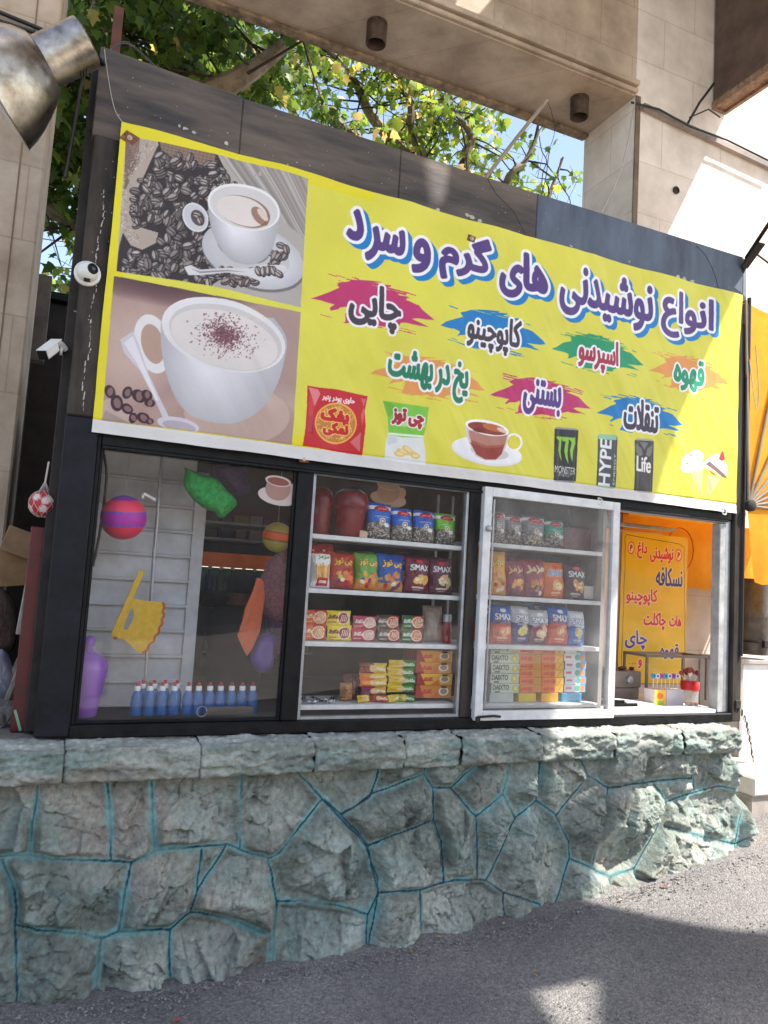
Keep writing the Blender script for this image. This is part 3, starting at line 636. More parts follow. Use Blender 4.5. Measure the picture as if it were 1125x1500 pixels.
# windows ------------------------------------------------------------
def sash(name, x0, x1, z0, z1, w, y, d, m, glass, label=None, gl=None):
    z0 += .68; z1 += .68
    b = MB(); b.box(x0, x0+w, y, y+d, z0, z1); b.box(x1-w, x1, y, y+d, z0, z1); b.box(x0+w, x1-w, y, y+d, z1-w, z1); b.box(x0+w, x1-w, y, y+d, z0, z0+w)
    f = b.build(name, m, K, bevel=.002, label=label)
    g = MB(); g.box(x0+w-.003, x1-w+.003, y+d*.5-.002, y+d*.5+.002, z0+w-.003, z1-w+.003); g.build('pane', glass, f); return f
sash('window_frame', .137, .984, -.639, .491, .012, -.004, .03, M_black, M_glass)
sash('window_frame', 1.063, 1.894, -.639, .491, .015, -.006, .03, M_alu, M_glass, 'grey aluminium frame of the shelved window')
ws = sash('window_frame', 1.957, 2.822, -.650, .512, .046, -.052, .035, M_white, M_glassw, 'white painted sliding sash with dusty glass')
b = MB(); b.box(2.02, 2.76, -.056, -.052, -.588+.68, -.580+.68); b.box(2.009, 2.016, -.056, -.052, -.58+.68, .45+.68); b.build('glazing_bead', M_alu, ws)
b = MB(); b.box(1.962, 1.985, -.062, -.052, -.655+.68, -.63+.68); b.tube([(1.97, -.06, .05), (2.06, -.065, .055), (2.10, -.06, .05)], .006); b.build('latch', M_dark, ws)
b = MB(); b.lathe([(.016, 0), (.016, -.012), (.008, -.016)], 14, (1.985, -.052, .30+.68), (0, 1, 0)); b.build('lock', M_alu, ws)
# serving hatch frame
kb('hatch_jamb', mat('grey_enamel', rgb(176, 176, 174), .45, var=.2, scale=12), [(3.612, 3.66, -.012, .05, -.639, .47)], .004)
kb('hatch_jamb', M_alu, [(3.662, 3.708, -.005, .045, -.639, .49)], .004)
kb('hatch_sill', M_white, [(2.824, 3.585, -.03, .10, -.639, -.618)], .003)
kb('hatch_head', M_alu, [(2.824, 3.66, -.01, .03, .472, .491)], .003)
kb('slide_track', M_black, [(.14, 3.66, -.03, -.017, .478, .4915)], .002)
# interior -----------------------------------------------------------
kb('floor', M_interior, [(0, 3.7, .06, KD, -.70, -.672)], 0); kb('ceiling', M_interior, [(0, 2.9, .06, .30, .78, .82)], 0)
kb('back_wall', M_interior, [(0, .62, KD-.05, KD, -.672, .78), (.62, 1.62, KD-.05, KD, -.672, -.12), (.62, 1.62, KD-.05, KD, .13, .78), (1.62, 2.98, KD-.05, KD, -.672, .78)], 0)
kb('left_wall', M_interior, [(0., .012, .06, KD, -.672, .78)], 0)
kb('partition', mat('pinkish_panel', rgb(226, 196, 182), .6, var=.15, scale=3), [(2.93, 3.95, .80, .83, -.672, .46)], 0)  # white panel coloured pink for the light through the orange awning
kb('divider', mat('grey_divider', rgb(150, 146, 140), .6, var=.2), [(2.80, 2.825, .06, KD-.06, -.672, .78)], 0)
kb('ceiling_bar', M_alu, [(2.83, 3.70, .42, .45, .44, .465)], .003)
# white ribbed sheet-metal panel behind the left window
wp = MB(); x0, x1 = -.02+.14, .675
for i in range(11):
    z = -.66+.121*i; wp.box(x0, x1-.06, .5, .512, z+.68, z+.68+.112); wp.box(x0, x1-.06, .478, .511, z+.68+.112, z+.68+.126)
wp.box(x1-.06, x1, .484, .515, .01, 1.17)
wp.build('ribbed_panel', mat('white_sheet_metal', rgb(208, 210, 214), .5, var=.14, scale=4, bump=.06, bscale=10, col2=rgb(176, 174, 172)), K, bevel=.002)
b = MB(); b.tube([at(238, 665, .3)-KO, at(225, 820, .3)-KO, at(210, 1035, .3)-KO], .008); b.build('hanging_rod', M_alu, K, True)
b = MB(); b.tube(curve([at(150, 655, .2)-KO, at(156, 700, .2)-KO, at(146, 780, .2)-KO, at(136, 830, .2)-KO]), .006); b.build('inner_cable', M_cable, K, True)
# shelves in windows two and three
SHZ2 = [at(450, y, .05)[2] for y in (781, 861, 939, 1032)]
SHZ3 = [at(720, y, .05)[2] for y in (795, 872, 944, 1031)]
sh2 = [(1.07, 1.89, .035, .30, z-.022, z) for z in SHZ2]
for q in sh2: kb('shelf', M_white, [q], .002)
for z in SHZ3: kb('shelf', M_white, [(1.962, 2.78, .035, .30, z-.022, z)], .002)
for x in (1.075, 1.875, 1.965, 2.745): kb('shelf_upright', M_alu, [(x, x+.012, .30, .312, -.63, .49)], .001)
kb('serving_counter', M_white, [(2.83, 3.70, .10, .62, -.66, -.632)], .003)

# ------------------------------------------------------------------ banner
def make_banner():
    TL, TR, BL, BR = at(178, 185), at(1083, 440), at(133, 637), at(1068, 750)
    X0, X1, Z0, Z1 = .094, 3.715, .535, 1.879; W, H = X1-X0, Z1-Z0
    c = CV(W, H, 800, (226, 218, 74))
    def B(px, py): p = at(px, py); return (p[0]-X0, p[2]-Z0)
    def J4(x, y): return (430+x/3.0405, 280+y/3.0405)
    def J5(x, y): return (740+x/2.922, 370+y/2.922)
    def J6(x, y): return (430+x/3.214, 480+y/3.214)
    def J7(x, y): return (700+x/2.647, 500+y/2.647)
    def J3(x, y): return (130+x/3.0, 180+y/3.0)
    # uneven ink
    Yi, Xi = np.mgrid[0:c.H, 0:c.W]/800.0; c.a *= (1-.05*fbm(Xi*2, Yi*3, 3)[..., None])
    yel = (226, 212, 24)
    c.rect(0, .055, .062, H, yel); c.rect(0, H-.05, 1.16, H, yel); c.rect(0, .055, 1.2, .105, yel)
    c.rect(0, 0, W, .055, (214, 210, 204))
    # ---- brush strokes
    TP = np.array([(60,497),(175,450),(160,430),(230,415),(360,420),(300,428),(400,432),(375,440),(485,468),(430,468),(490,490),(460,494),(530,520),(605,585),(500,580),(580,618),(470,598),(420,610),(400,622),(330,606),(240,605),(250,597),(200,598),(210,580),(215,530),(145,548),(160,522)], float)
    TP[:, 1] -= .2*(TP[:, 0]-332); u = (TP[:, 0]-60)/545; v = -(TP[:, 1]-TP[:, 1].mean())/(TP[:, 1].max()-TP[:, 1].min())
    def splash(l, r, top, bot, col):
        l, r, top, bot = B(*l), B(*r), B(*top), B(*bot); h = top[1]-bot[1]; ht = (top[1]+bot[1])/2; rg = random.Random(int(l[0]*1e4)); P = []
        n = len(u)
        for i in range(n):
            for k in range(3):
                f = k/3.; uu = u[i]*(1-f)+u[(i+1) % n]*f; vv = v[i]*(1-f)+v[(i+1) % n]*f
                P.append((l[0]+(r[0]-l[0])*uu+(rg.uniform(-.012, .012) if k else 0), ht+h*vv*1.02+(rg.uniform(-.004, .004) if k else 0)))
        c.poly(P, col)
        for k in range(26):
            a = rg.uniform(.1, .9); zz = ht+h*rg.choice((-.5, .5, -.44, .44, .38))*(1-abs(a-.45)*.5); w = rg.uniform(.03, .14)*(r[0]-l[0]); x = l[0]+(r[0]-l[0])*a
            c.line([(x-w/2, zz+.0), (x+w/2, zz-.004)], rg.uniform(.002, .006), col)
        for k in range(5):
            a = rg.uniform(.2, .7); x = l[0]+(r[0]-l[0])*a; c.line([(x, ht+h*.41), (x+.06, ht+h*.40)], .003, yel, .6)
    pink, blue, green, orng = (190, 44, 104), (0, 120, 186), (18, 150, 98), (226, 150, 74)
    splash((450,443),(629,472),(540,417),(537,486),pink); splash((637,486.6),(791,509),(716,459),(710,519),blue)
    splash((800,520.6),(935,539),(865,494),(877,550),green); splash((942,549),(1061,566),(1002,524.5),(1002,577),orng)
    splash((536,554),(704,572),(610,525),(617,587),orng); splash((710.6,586),(857,600),(779,556),(783,614.5),pink); splash((865,612),(993,624),(927,584),(927,638),blue)
    # ---- words
    def T(w, bl, tr, col, bold, out=.011, **k): c.text(w, B(*bl), B(*tr), col, bold, out, **k)
    hd = dict(sh=(.026, -.020), scol=(0, 122, 190)); pur = (84, 56, 122)
    T('انواع', J5(640,360), J5(868,215), pur, .0095, .016, **hd); T('نوشیدنی', J5(205,268), J5(612,148), pur, .0095, .016, **hd)
    T('های', (724,436), (797,382), pur, .0115, .016, **hd); T('گرم', J4(625,401), J4(865,236), pur, .0105, .016, **hd)
    T('و', J4(505,375), J4(600,235), pur, .0105, .016, **hd); T('سر', J4(295,325), J4(485,195), pur, .0105, .016, **hd); T('د', J4(215,232), J4(300,105), pur, .0115, .016, **hd)
    dk = (66, 54, 64)
    T('چایی', (503,482), (583,431), dk, .0075); T('کاپوچینو', (676,514), (757,474), dk, .0062); T('اسپرسو', (839,543), (898,504.5), (168, 44, 70), .0062)
    T('قهوه', (978,572), (1025,533), (22, 146, 100), .0075); T('یخ در بهشت', (559,576), (680.5,534), (18, 124, 84), .0068); T('بستنی', (758,607.7), (814.5,565), (86, 58, 128), .0068); T('تنقلات', (904,630), (957,592.5), (58, 48, 70), .0068)
    # ---- red snack packet
    def pg(pts, col, al=1., J=None): c.poly([B(*(J(*p) if J else p)) for p in pts], col, al)
    pg([(50,283),(110,292),(190,300),(332,332),(318,400),(322,470),(308,606),(200,590),(100,572),(28,562),(42,470),(48,380)], (196, 26, 36), 1, J6)
    pg([(55,290),(100,300),(112,320),(84,380),(70,330)], (232, 150, 150), .8, J6); pg([(300,340),(326,345),(300,420),(306,470),(318,400)], (222, 120, 120), .7, J6); pg([(250,545),(300,500),(296,590)], (226, 140, 140), .7, J6); pg([(60,420),(74,430),(78,510),(54,500)], (140, 10, 20), .6, J6); pg([(60,318),(86,322),(70,500),(52,498)], (226, 120, 124), .35, J6)
    m6 = lambda x, y: B(*J6(x, y))
    c.ell(183, 458, 98, 96, (238, 176, 62), .1, mp=m6); c.ell(183, 458, 91, 88, (196, 120, 48), .1, mp=m6)
    rg = random.Random(4)
    for k in range(120):
        a, d = rg.uniform(0, 6.28), 86*math.sqrt(rg.random()); x, y = 183+d*math.cos(a), 458+d*.96*math.sin(a); s = rg.uniform(6, 12)
        c.ell(x, y, s, s*.55, rg.choice(((226, 164, 80), (206, 130, 52), (240, 190, 110))), rg.uniform(0, 3.1), mp=m6); c.ell(x+1, y+2, s*.5, s*.2, (150, 84, 30), rg.uniform(0, 3), mp=m6)
    c.text('پفک', m6(108, 462), m6(250, 398), (196, 26, 34), .007, .004, (246, 200, 90)); c.text('نمکی', m6(120, 512), m6(246, 462), (196, 26, 34), .006, .004, (246, 200, 90))
    c.text('حاوی پودر پنیر', m6(118, 354), m6(275, 340), (246, 226, 220), .0022)
    # ---- green and white crisps packet
    pg([(400,352),(500,368),(614,384),(606,450),(590,520),(598,580),(606,650),(500,640),(410,622),(414,560),(428,500),(424,430)], (226, 226, 222), 1, J6)
    pg([(400,352),(500,368),(614,384),(606,450),(590,525),(500,522),(430,512),(424,430)], (124, 196, 62), 1, J6); pg([(404,356),(440,362),(470,400),(430,430)], (90, 160, 40), .5, J6); pg([(470,420),(600,430),(596,480),(470,470)], (200, 226, 160), .8, J6); pg([(428,500),(592,515),(590,524),(430,511)], (232, 240, 220), 1, J6); pg([(424,520),(470,525),(470,545),(425,560)], (196, 206, 210), .7, J6)
    c.text('چی توز', m6(440, 468), m6(596, 404), (168, 34, 52), .006, .005)
    for x, y, rx, a in ((500, 590, 34, .3), (540, 598, 36, .5), (480, 600, 26, .2), (520, 580, 30, .6), (556, 610, 22, .1)): c.ell(x, y, rx, 13, (222, 190, 110), a, mp=m6); c.ell(x+2, y-2, rx*.7, 7, (238, 214, 150), a, mp=m6)
    # ---- glass cup of tea on a saucer
    def teacup(mp, s=1.):
        c.ell(888, 590, 168, 62, (250, 248, 246), .18, mp=mp); c.ell(888, 596, 168, 60, (196, 190, 186), .18, al=.35, mp=mp); c.ell(890, 586, 160, 55, (240, 238, 238), .18, mp=mp); c.ell(900, 592, 92, 30, (206, 200, 198), .18, mp=mp)
        for w, col in ((40, (246, 244, 244)), (31, (222, 208, 60))): c.ell(1016, 545, w, w*1.05, col, mp=mp)
        pts = [(785,470),(792,520),(812,570),(832,610),(880,630),(930,630),(960,606),(980,560),(994,505)]
        c.poly([mp(*p) for p in pts+[(890,440)]], (214, 200, 194)); c.poly([mp(*p) for p in [(800,490),(812,540),(838,604),(880,626),(930,626),(958,600),(975,550),(984,510)]], (170, 84, 62)); c.poly([mp(*p) for p in [(806,545),(838,604),(880,626),(930,626),(956,602),(966,566),(890,575)]], (150, 52, 36)); c.poly([mp(*p) for p in [(800,490),(804,530),(890,562),(970,556),(984,510)]], (190, 150, 140), .6)
        c.ell(889, 478, 104, 34, (252, 248, 246), .2, mp=mp); c.ell(889, 482, 93, 25, (140, 50, 26), .2, mp=mp); c.ell(920, 478, 55, 16, (200, 110, 50), .25, al=.9, mp=mp); c.ell(850, 490, 30, 10, (120, 34, 20), .2, mp=mp); c.ell(960, 490, 26, 9, (226, 200, 180), .4, mp=mp)
    teacup(m6)
    # ---- cans
    def can(q, col, rim):
        a, b2, c2, d2 = q; n = 12; L = []
        pg(q, col); top = [a, b2]; bot = [d2, c2]
        for i, (f, sh_) in enumerate(((0, .55), (.1, .2), (.85, .25), (.95, .5))):
            e = f+.12 if f < .8 else min(1, f+.06); P = [(a[0]+(b2[0]-a[0])*f, a[1]+(b2[1]-a[1])*f), (a[0]+(b2[0]-a[0])*e, a[1]+(b2[1]-a[1])*e), (d2[0]+(c2[0]-d2[0])*e, d2[1]+(c2[1]-d2[1])*e), (d2[0]+(c2[0]-d2[0])*f, d2[1]+(c2[1]-d2[1])*f)]
            pg(P, (150, 150, 150) if i in (1, 2) else (20, 20, 20), .22)
        for k in (0, 1):
            A, Bq = (top, bot)[k]; y = -3 if k == 0 else 3
            pg([(A[0]+3, A[1]+y*.9), (Bq[0]-3, Bq[1]+y*.9), (Bq[0], Bq[1]), A], rim)
    can([J7(275,345), J7(366,352), J7(362,545), J7(277,540)], (46, 44, 48), (150, 150, 150))
    m7 = lambda x, y: B(*J7(x, y)); gr = (150, 200, 60)
    for P in ([(284,380),(300,374),(302,390),(300,430),(306,470),(298,450),(292,425),(294,392)], [(304,382),(326,376),(330,392),(326,440),(332,482),(320,455),(314,430),(318,394),(306,392)], [(332,386),(354,378),(356,400),(348,430),(346,472),(340,452),(336,428),(342,398)], [(284,374),(356,380),(354,388),(284,384)]): pg(P, gr, 1, J7)
    c.text('MONSTER', m7(280, 512), m7(360, 494), (226, 224, 220), .0012); c.text('ENERGY', m7(296, 526), m7(344, 518), (190, 190, 186), .001)
    can([J7(442,372), J7(518,376), J7(514,568), J7(440,560)], (72, 76, 82), (140, 180, 150))
    pg([(444,366),(516,370),(514,388),(444,384)], (150, 196, 160), 1, J7)
    c.text('HYPE', m7(446, 562), m7(498, 388), (232, 232, 228), .0035, rot=1); c.text('ENERGY', m7(502, 560), m7(514, 440), (214, 214, 210), .001, rot=1)
    can([J7(585,388), J7(660,392), J7(655,586), J7(583,580)], (64, 60, 58), (170, 164, 156))
    for P in ([(588,400),(612,420),(618,445),(600,450),(590,430)], [(656,404),(636,420),(628,445),(642,452),(654,435)], [(604,395),(640,398),(622,425)]): pg(P, (122, 120, 116), .9, J7)
    c.text('Life', m7(590, 508), m7(650, 455), (236, 232, 226), .003)
    # ---- ice creams
    def cone(tip, l, rr): pg([tip, l, rr], (226, 186, 140), 1, J7); [c.line([m7(l[0]+(rr[0]-l[0])*f, l[1]+(rr[1]-l[1])*f), m7(*tip)], .003, (206, 150, 104), .7) for f in (.2, .45, .7)]
    cone((846, 606), (800, 505), (852, 500)); cone((866, 612), (872, 520), (925, 535))
    for x, y, s, col in ((800, 470, 34, (248, 246, 244)), (826, 450, 30, (250, 248, 248)), (790, 492, 26, (240, 238, 240)), (830, 485, 28, (250, 248, 246)), (890, 478, 32, (250, 248, 246)), (920, 490, 30, (246, 242, 240)), (905, 462, 26, (252, 250, 248)), (930, 510, 22, (242, 238, 236))): c.ell(x, y, s, s*.8, col, mp=m7)
    for k in range(20): c.ell(rg.uniform(780, 840), rg.uniform(430, 480), 4, 3, rg.choice(((120, 170, 220), (230, 120, 120), (190, 150, 220))), mp=m7)
    for P in ([(862,480),(880,468),(905,490),(940,520),(950,535),(930,530),(900,505)], [(870,500),(890,510),(910,525),(890,520)]): pg(P, (96, 60, 62), .8, J7)
    pg([(914,460),(924,436),(932,428),(940,462),(926,468)], (176, 40, 44), 1, J7); c.ell(838, 440, 18, 8, (236, 200, 190), .6, mp=m7)
    # ---- coffee photograph 1
    m3 = lambda x, y: B(*J3(x, y)); p1 = [(160,80),(550,155),(950,268),(918,825),(520,730),(118,670)]
    pg(p1, (176, 168, 160), 1, J3)
    sub = c.mask([m3(*p) for p in p1]); SM = np.zeros((c.H, c.W), bool); SM[sub[1]] |= sub[0]
    keep = c.a.copy()
    for k in range(60):
        f = k/60; x = 560+390*f; c.line([m3(560+500*f-60, 120+140*f-60), m3(700+600*f, 330+500*f)], rg.uniform(.004, .012), rg.choice(((150, 140, 132), (196, 190, 184), (166, 158, 150), (128, 118, 112))), .6)
    pg([(300,90),(560,160),(600,240),(520,330),(560,560),(640,660),(520,735),(118,672),(130,560),(200,300)], (52, 40, 38), 1, J3)
    pg([(300,90),(430,110),(550,160),(540,220),(440,190),(320,160)], (130, 106, 90), 1, J3)
    for k in range(14): c.line([m3(330+k*17, 95+k*4), m3(318+k*17, 170+k*5)], .003, (96, 76, 66), .8)
    for k in range(6): c.line([m3(310, 100+k*14), m3(560, 158+k*14)], .003, (160, 138, 120), .6)
    # burlap sack mouth
    pg([(160,80),(295,88),(300,120),(262,200),(240,250),(215,300),(190,360),(180,430),(200,470),(300,500),(290,545),(230,575),(180,555),(140,490),(135,420),(150,250)], (176, 160, 146), 1, J3)
    pg([(160,90),(220,90),(205,200),(165,300),(150,330)], (120, 96, 84), 1, J3)
    for k in range(16): c.line([m3(160, 95+k*7), m3(216, 100+k*7)], .003, (66, 50, 46), .8); c.line([m3(162+k*3.4, 92), m3(160+k*3, 205)], .002, (186, 160, 140), .6)
    for k in range(260):
        f = rg.random(); x = 285-150*math.sin(f*2.6)+rg.uniform(-30, 20); y = 100+440*f
        x = min(max(x, 140), 300); c.line([m3(x, y), m3(x+rg.uniform(-14, 14), y+rg.uniform(4, 14))], .003, rg.choice(((206, 196, 186), (150, 132, 118), (222, 214, 206), (126, 106, 94))), .6)
    def bean(x, y, s, a, mp, dk_=(58, 44, 42), mid=(112, 94, 88), hi=(206, 196, 190)):
        c.ell(x, y, s, s*.66, (26, 18, 18), a, n=20, mp=mp); c.ell(x-s*.05, y-s*.05, s*.9, s*.58, mid, a, n=18, mp=mp); c.ell(x-s*.12, y-s*.14, s*.66, s*.36, hi, a, al=.75, n=16, mp=mp)
        ca, sa = math.cos(a), math.sin(a); c.line([mp(x-s*.85*ca, y-s*.85*sa), mp(x+s*.1*sa, y-s*.1*ca), mp(x+s*.85*ca, y+s*.85*sa)], .0052 if s > 14 else .004, dk_)
    for k in range(420):
        x, y = rg.uniform(150, 640), rg.uniform(145, 725)
        lim = 205+ (0 if y < 420 else -60)
        if y < 470 and x < 300-170*math.sin(min(1, (y-80)/360)*1.7)+55: continue
        if y > 470 and y < 585 and x < 310: continue
        if x > 600 and y < 250 or y < 140+.25*(x-300): continue
        t = rg.random(); bean(x, y, rg.uniform(17, 30), rg.uniform(0, 3.1), m3, mid=(lambda q: (q, q*.86, q*.8))(rg.randint(70, 124)), hi=(lambda q: (q, q*.96, q*.93))(rg.randint(140, 216)))
    # saucer, spoon, cup
    def shade_ell(cx, cy, rx, ry, a, c0, c1, n=14, dx=.3, dy=.0):
        for k in range(n):
            f = k/(n-1); c.ell(cx+rx*dx*f*.6, cy+ry*dy*f*.6, rx*(1-.62*f), ry*(1-.62*f), tuple(c0[i]*(1-f)+c1[i]*f for i in range(3)), a, mp=m3)
    c.ell(715, 610, 235, 135, (120, 112, 110), .35, mp=m3); shade_ell(712, 600, 232, 132, .35, (190, 188, 190), (226, 224, 224)); c.ell(700, 590, 180, 92, (198, 194, 194), .35, mp=m3); c.ell(668, 560, 120, 70, (120, 108, 106), .35, al=.8, mp=m3)
    for k in range(40): 
        x, y = (rg.uniform(760, 860), rg.uniform(520, 650)) if k < 14 else (rg.uniform(560, 740), rg.uniform(660, 725)); bean(x, y, rg.uniform(18, 27), rg.uniform(0, 3.1), m3, hi=(180, 172, 168))
    c.ell(462, 432, 52, 68, (222, 220, 222), -.5, mp=m3); c.ell(462, 432, 46, 62, (200, 198, 200), -.5, mp=m3); c.ell(472, 434, 27, 38, (92, 76, 72), -.5, mp=m3); bean(470, 424, 24, .4, m3); bean(482, 448, 22, 1.2, m3)
    cup = [tuple(q) for q in curve([(515,340),(520,420),(535,500),(570,570),(620,625),(690,640),(740,628),(790,580),(822,470),(828,400)], 6)]
    for k in range(16):
        f = k/15; P = [(670+(x-670)*(1-.75*f)+40*f*0, y if f == 0 else 470+(y-470)*(1-.75*f)) for x, y in cup+[(670,290)]]; g = 176+56*f; pg([(x-30*f, y) for x, y in P], (g, g*.985, g*1.0), 1, J3)
    c.ell(671, 388, 160, 98, (236, 234, 232), .3, mp=m3); c.ell(671, 392, 150, 90, (214, 208, 204), .3, mp=m3); c.ell(672, 408, 118, 66, (150, 120, 104), .35, mp=m3); c.ell(664, 406, 112, 62, (226, 214, 206), .35, mp=m3); c.ell(740, 430, 50, 26, (140, 96, 76), .9, al=.8, mp=m3); c.ell(752, 424, 34, 13, (220, 200, 186), .9, mp=m3)
    pg([(412,650),(440,640),(480,660),(600,655),(700,655),(760,640),(850,640),(862,660),(800,700),(740,710),(690,690),(600,675),(480,685),(430,685)], (214, 210, 210), 1, J3); pg([(440,655),(480,668),(600,664),(690,672),(600,670),(480,676)], (120, 112, 110), .7, J3)
    for k in range(5): bean(735+k*22, 672+rg.uniform(-12, 12), 24, rg.uniform(.6, 1.8), m3, hi=(214, 208, 204))
    c.a[~SM] = keep[~SM]; keep = c.a.copy()
    # ---- coffee photograph 2
    p2 = [(108,690),(500,765),(918,845),(880,1420),(470,1365),(55,1315)]
    pg(p2, (170, 140, 130), 1, J3)
    sub2 = c.mask([m3(*p) for p in p2]); S2 = np.zeros((c.H, c.W), bool); S2[sub2[1]] |= sub2[0]
    for k in range(22): f = k/21; c.ell(300, 690, 480*(1-f*.8), 130*(1-f*.7), (92-20*f, 62-20*f, 62-20*f), .18, al=.1, mp=m3)
    for k in range(14): f = k/13; c.ell(180, 1010, 240*(1-f*.7), 240*(1-f*.7), (214, 186, 170), 0, al=.07, mp=m3); c.ell(650, 1290, 420*(1-f*.6), 150*(1-f*.6), (206, 178, 162), 0, al=.07, mp=m3)
    for k in range(12): f = k/11; c.ell(640, 1330, 340*(1-f*.5), 120*(1-f*.5), (140, 104, 92), .05, al=.06, mp=m3)
    pg([(55,1315),(70,1270),(180,1330)], (40, 24, 24), 1, J3); c.ell(120, 1290, 90, 60, (196, 172, 160), .5, al=.8, mp=m3)
    c.ell(640, 1290, 230, 130, (206, 184, 170), .05, al=.5, mp=m3)
    for w, col in ((0, (226, 220, 218)), (1, (182, 150, 132))):
        c.ell(275, 985, 78-w*30, 130-w*42, col, -.25, mp=m3)
    for k in range(8): c.ell(262, 985, 60-k*2, 112-k*3, (226, 222, 220), -.25, al=.0, mp=m3)
    pg([(135,965),(190,930),(215,990),(260,1120),(320,1250),(350,1310),(330,1330),(290,1240),(220,1100),(150,1020)], (204, 198, 202), 1, J3); pg([(150,980),(190,950),(230,1060),(300,1230),(290,1230),(215,1080)], (226, 222, 224), 1, J3); c.ell(385, 1335, 92, 32, (206, 198, 204), .2, mp=m3); c.ell(390, 1342, 74, 22, (178, 166, 176), .2, mp=m3)
    body = [tuple(q) for q in curve([(310,880),(312,1000),(335,1120),(380,1230),(450,1300),(560,1328),(650,1322),(740,1270),(810,1170),(845,1060),(855,960),(800,870)], 6)]
    for k in range(18):
        f = k/17; g = 182+46*f; P = [(560+(x-560)*(1-.7*f)-30*f, 1020+(y-1020)*(1-.7*f)) for x, y in body]; pg(P, (g, g*.985, g*.995), 1, J3)
    c.ell(582, 945, 276, 152, (226, 222, 220), .28, mp=m3); c.ell(590, 955, 252, 134, (206, 198, 194), .28, mp=m3); c.ell(585, 965, 240, 120, (222, 212, 206), .28, mp=m3)
    for k in range(1500):
        a = rg.uniform(0, 6.28); d = abs(rg.gauss(0, 1)); x = 585+d*62*math.cos(a); y = 945+d*46*math.sin(a)+.2*(x-585)
        if ((x-585)/240)**2+((y-965)/125)**2 > .9: continue
        s = rg.uniform(2, 5.5); c.ell(x, y, s, s*.7, rg.choice(((120, 70, 78), (90, 50, 58), (150, 104, 108), (110, 62, 66))), rg.uniform(0, 3), al=.75, n=6, mp=m3)
    for (x, y, rr) in ((90,1190,30),(165,1195,28),(120,1240,36),(165,1265,28),(215,1210,34),(250,1205,26),(262,1240,24),(190,1305,24),(235,1305,30),(262,1320,18)):
        c.ell(x, y, rr, rr*.75, (62, 34, 40), rg.uniform(0, 2), mp=m3); c.ell(x+2, y, rr*.62, rr*.42, (150, 116, 116), rg.uniform(0, 2), al=.8, mp=m3)
    c.a[~S2] = keep[~S2]
    # a little print noise
    c.a += (vn(Xi*260, Yi*260, 5)-.5)[..., None]*.018
    col = c.final(); h, w = col.shape[:2]
    xs = (np.arange(w)+.5)/w*W; zs = (np.arange(h)+.5)/h*H; xs[0] = 0; xs[-1] = W; zs[0] = 0; zs[-1] = H; X, Z = np.meshgrid(xs, zs)
    # vinyl: slack folds from the fixings, hem along the foot
    hem = np.clip((Z-.0)/.05, 0, 1); bow = .010*np.sin(X/W*math.pi)*np.sin(Z/H*math.pi)
    fold = .015*(fbm(X*2.2+Z*1.6, Z*.9-X*.4, 11, 4)-.47)+.006*(fbm(X*9+Z*5, Z*2.5, 13, 3)-.47)+.004*np.sin((X*5.5-Z*3)*2+4*fbm(X, Z, 5))*np.exp(-((Z-H)/.5)**2)
    top = .006*np.abs(np.sin(X/W*math.pi*6))*np.exp(-(H-Z)/.06); crease = -.004*np.exp(-((Z-.055)/.006)**2)
    Yv = -.034-bow-fold*2.0-top-.004*np.exp(-Z/.02)-crease
    Xw = X+X0+.010*(fbm(Z*3, X*0, 21)-.47)*np.exp(-X/.03)-.012*(1-Z/H)*np.exp(-(W-X)/.5); Zw = Z+Z0+.012*(fbm(X*2.5, X*0, 23)-.47)*np.exp(-(H-Z)/.04)+.010*(fbm(X*3, X*0, 29)-.47)*np.exp(-Z/.04)
    Yv = np.minimum(Yv-.010, -.037)
    root = empty('banner', (X0, -.02, Z0), 'wide yellow vinyl banner advertising hot and cold drinks across the kiosk front', 'banner'); org = np.array([X0, -.02, Z0])
    V = (np.stack([Xw, Yv, Zw], -1)-org).reshape(-1, 3); C = col.reshape(-1, 3); Q = gridq(w, h)
    # split the printed sheet into the sheet itself and the pictures and words printed on it
    lab = np.zeros((h-1, w-1), int); xc = (X[:-1, :-1]+X[1:, 1:])/2; zc = (Z[:-1, :-1]+Z[1:, 1:])/2
    def inside(P):
        m = np.zeros(lab.shape, bool)
        for (ax, ay), (bx, by) in zip(P, P[1:]+P[:1]):
            if ay != by: m ^= ((ay > zc) != (by > zc)) & (xc < (bx-ax)*(zc-ay)/(by-ay)+ax)
        return m
    def bbx(l, r_, t, b_): 
        l, r_, t, b_ = B(*l), B(*r_), B(*t), B(*b_); return [(l[0]-.005, b_[1]-.012), (r_[0]+.005, b_[1]-.012), (r_[0]+.005, t[1]+.012), (l[0]-.005, t[1]+.012)]
    def bb2(bl, tr, g=.02, g2=.045): 
        a, b_ = B(*bl), B(*tr); return [(a[0]-g, a[1]-g2), (b_[0]+g2, a[1]-g2), (b_[0]+g2, b_[1]+g), (a[0]-g, b_[1]+g)]
    regs = [('coffee_photograph', [m3(*p) for p in p1], 'printed photo of a white cup among coffee beans'), ('coffee_photograph', [m3(*p) for p in p2], 'printed photo of a big cappuccino cup with chocolate flakes')]
    for q in (((450,443),(629,472),(540,417),(537,486)), ((637,486.6),(791,509),(716,459),(710,521)), ((800,520.6),(935,539),(865,494),(877,553)), ((942,549),(1061,566),(1002,524.5),(1002,577)), ((536,554),(704,572),(610,525),(617,587)), ((710.6,586),(857,600),(779,556),(783,614.5)), ((865,612),(993,624),(927,584),(927,638))): regs.append(('brush_stroke_word', bbx(*q), None))
    for bl, tr in ((J5(640,360), J5(868,215)), (J5(205,268), J5(612,148)), ((724,436), (797,382)), (J4(625,401), J4(865,236)), (J4(505,375), J4(600,235)), (J4(215,300), J4(485,130))): regs.append(('headline_word', bb2(bl, tr), None))
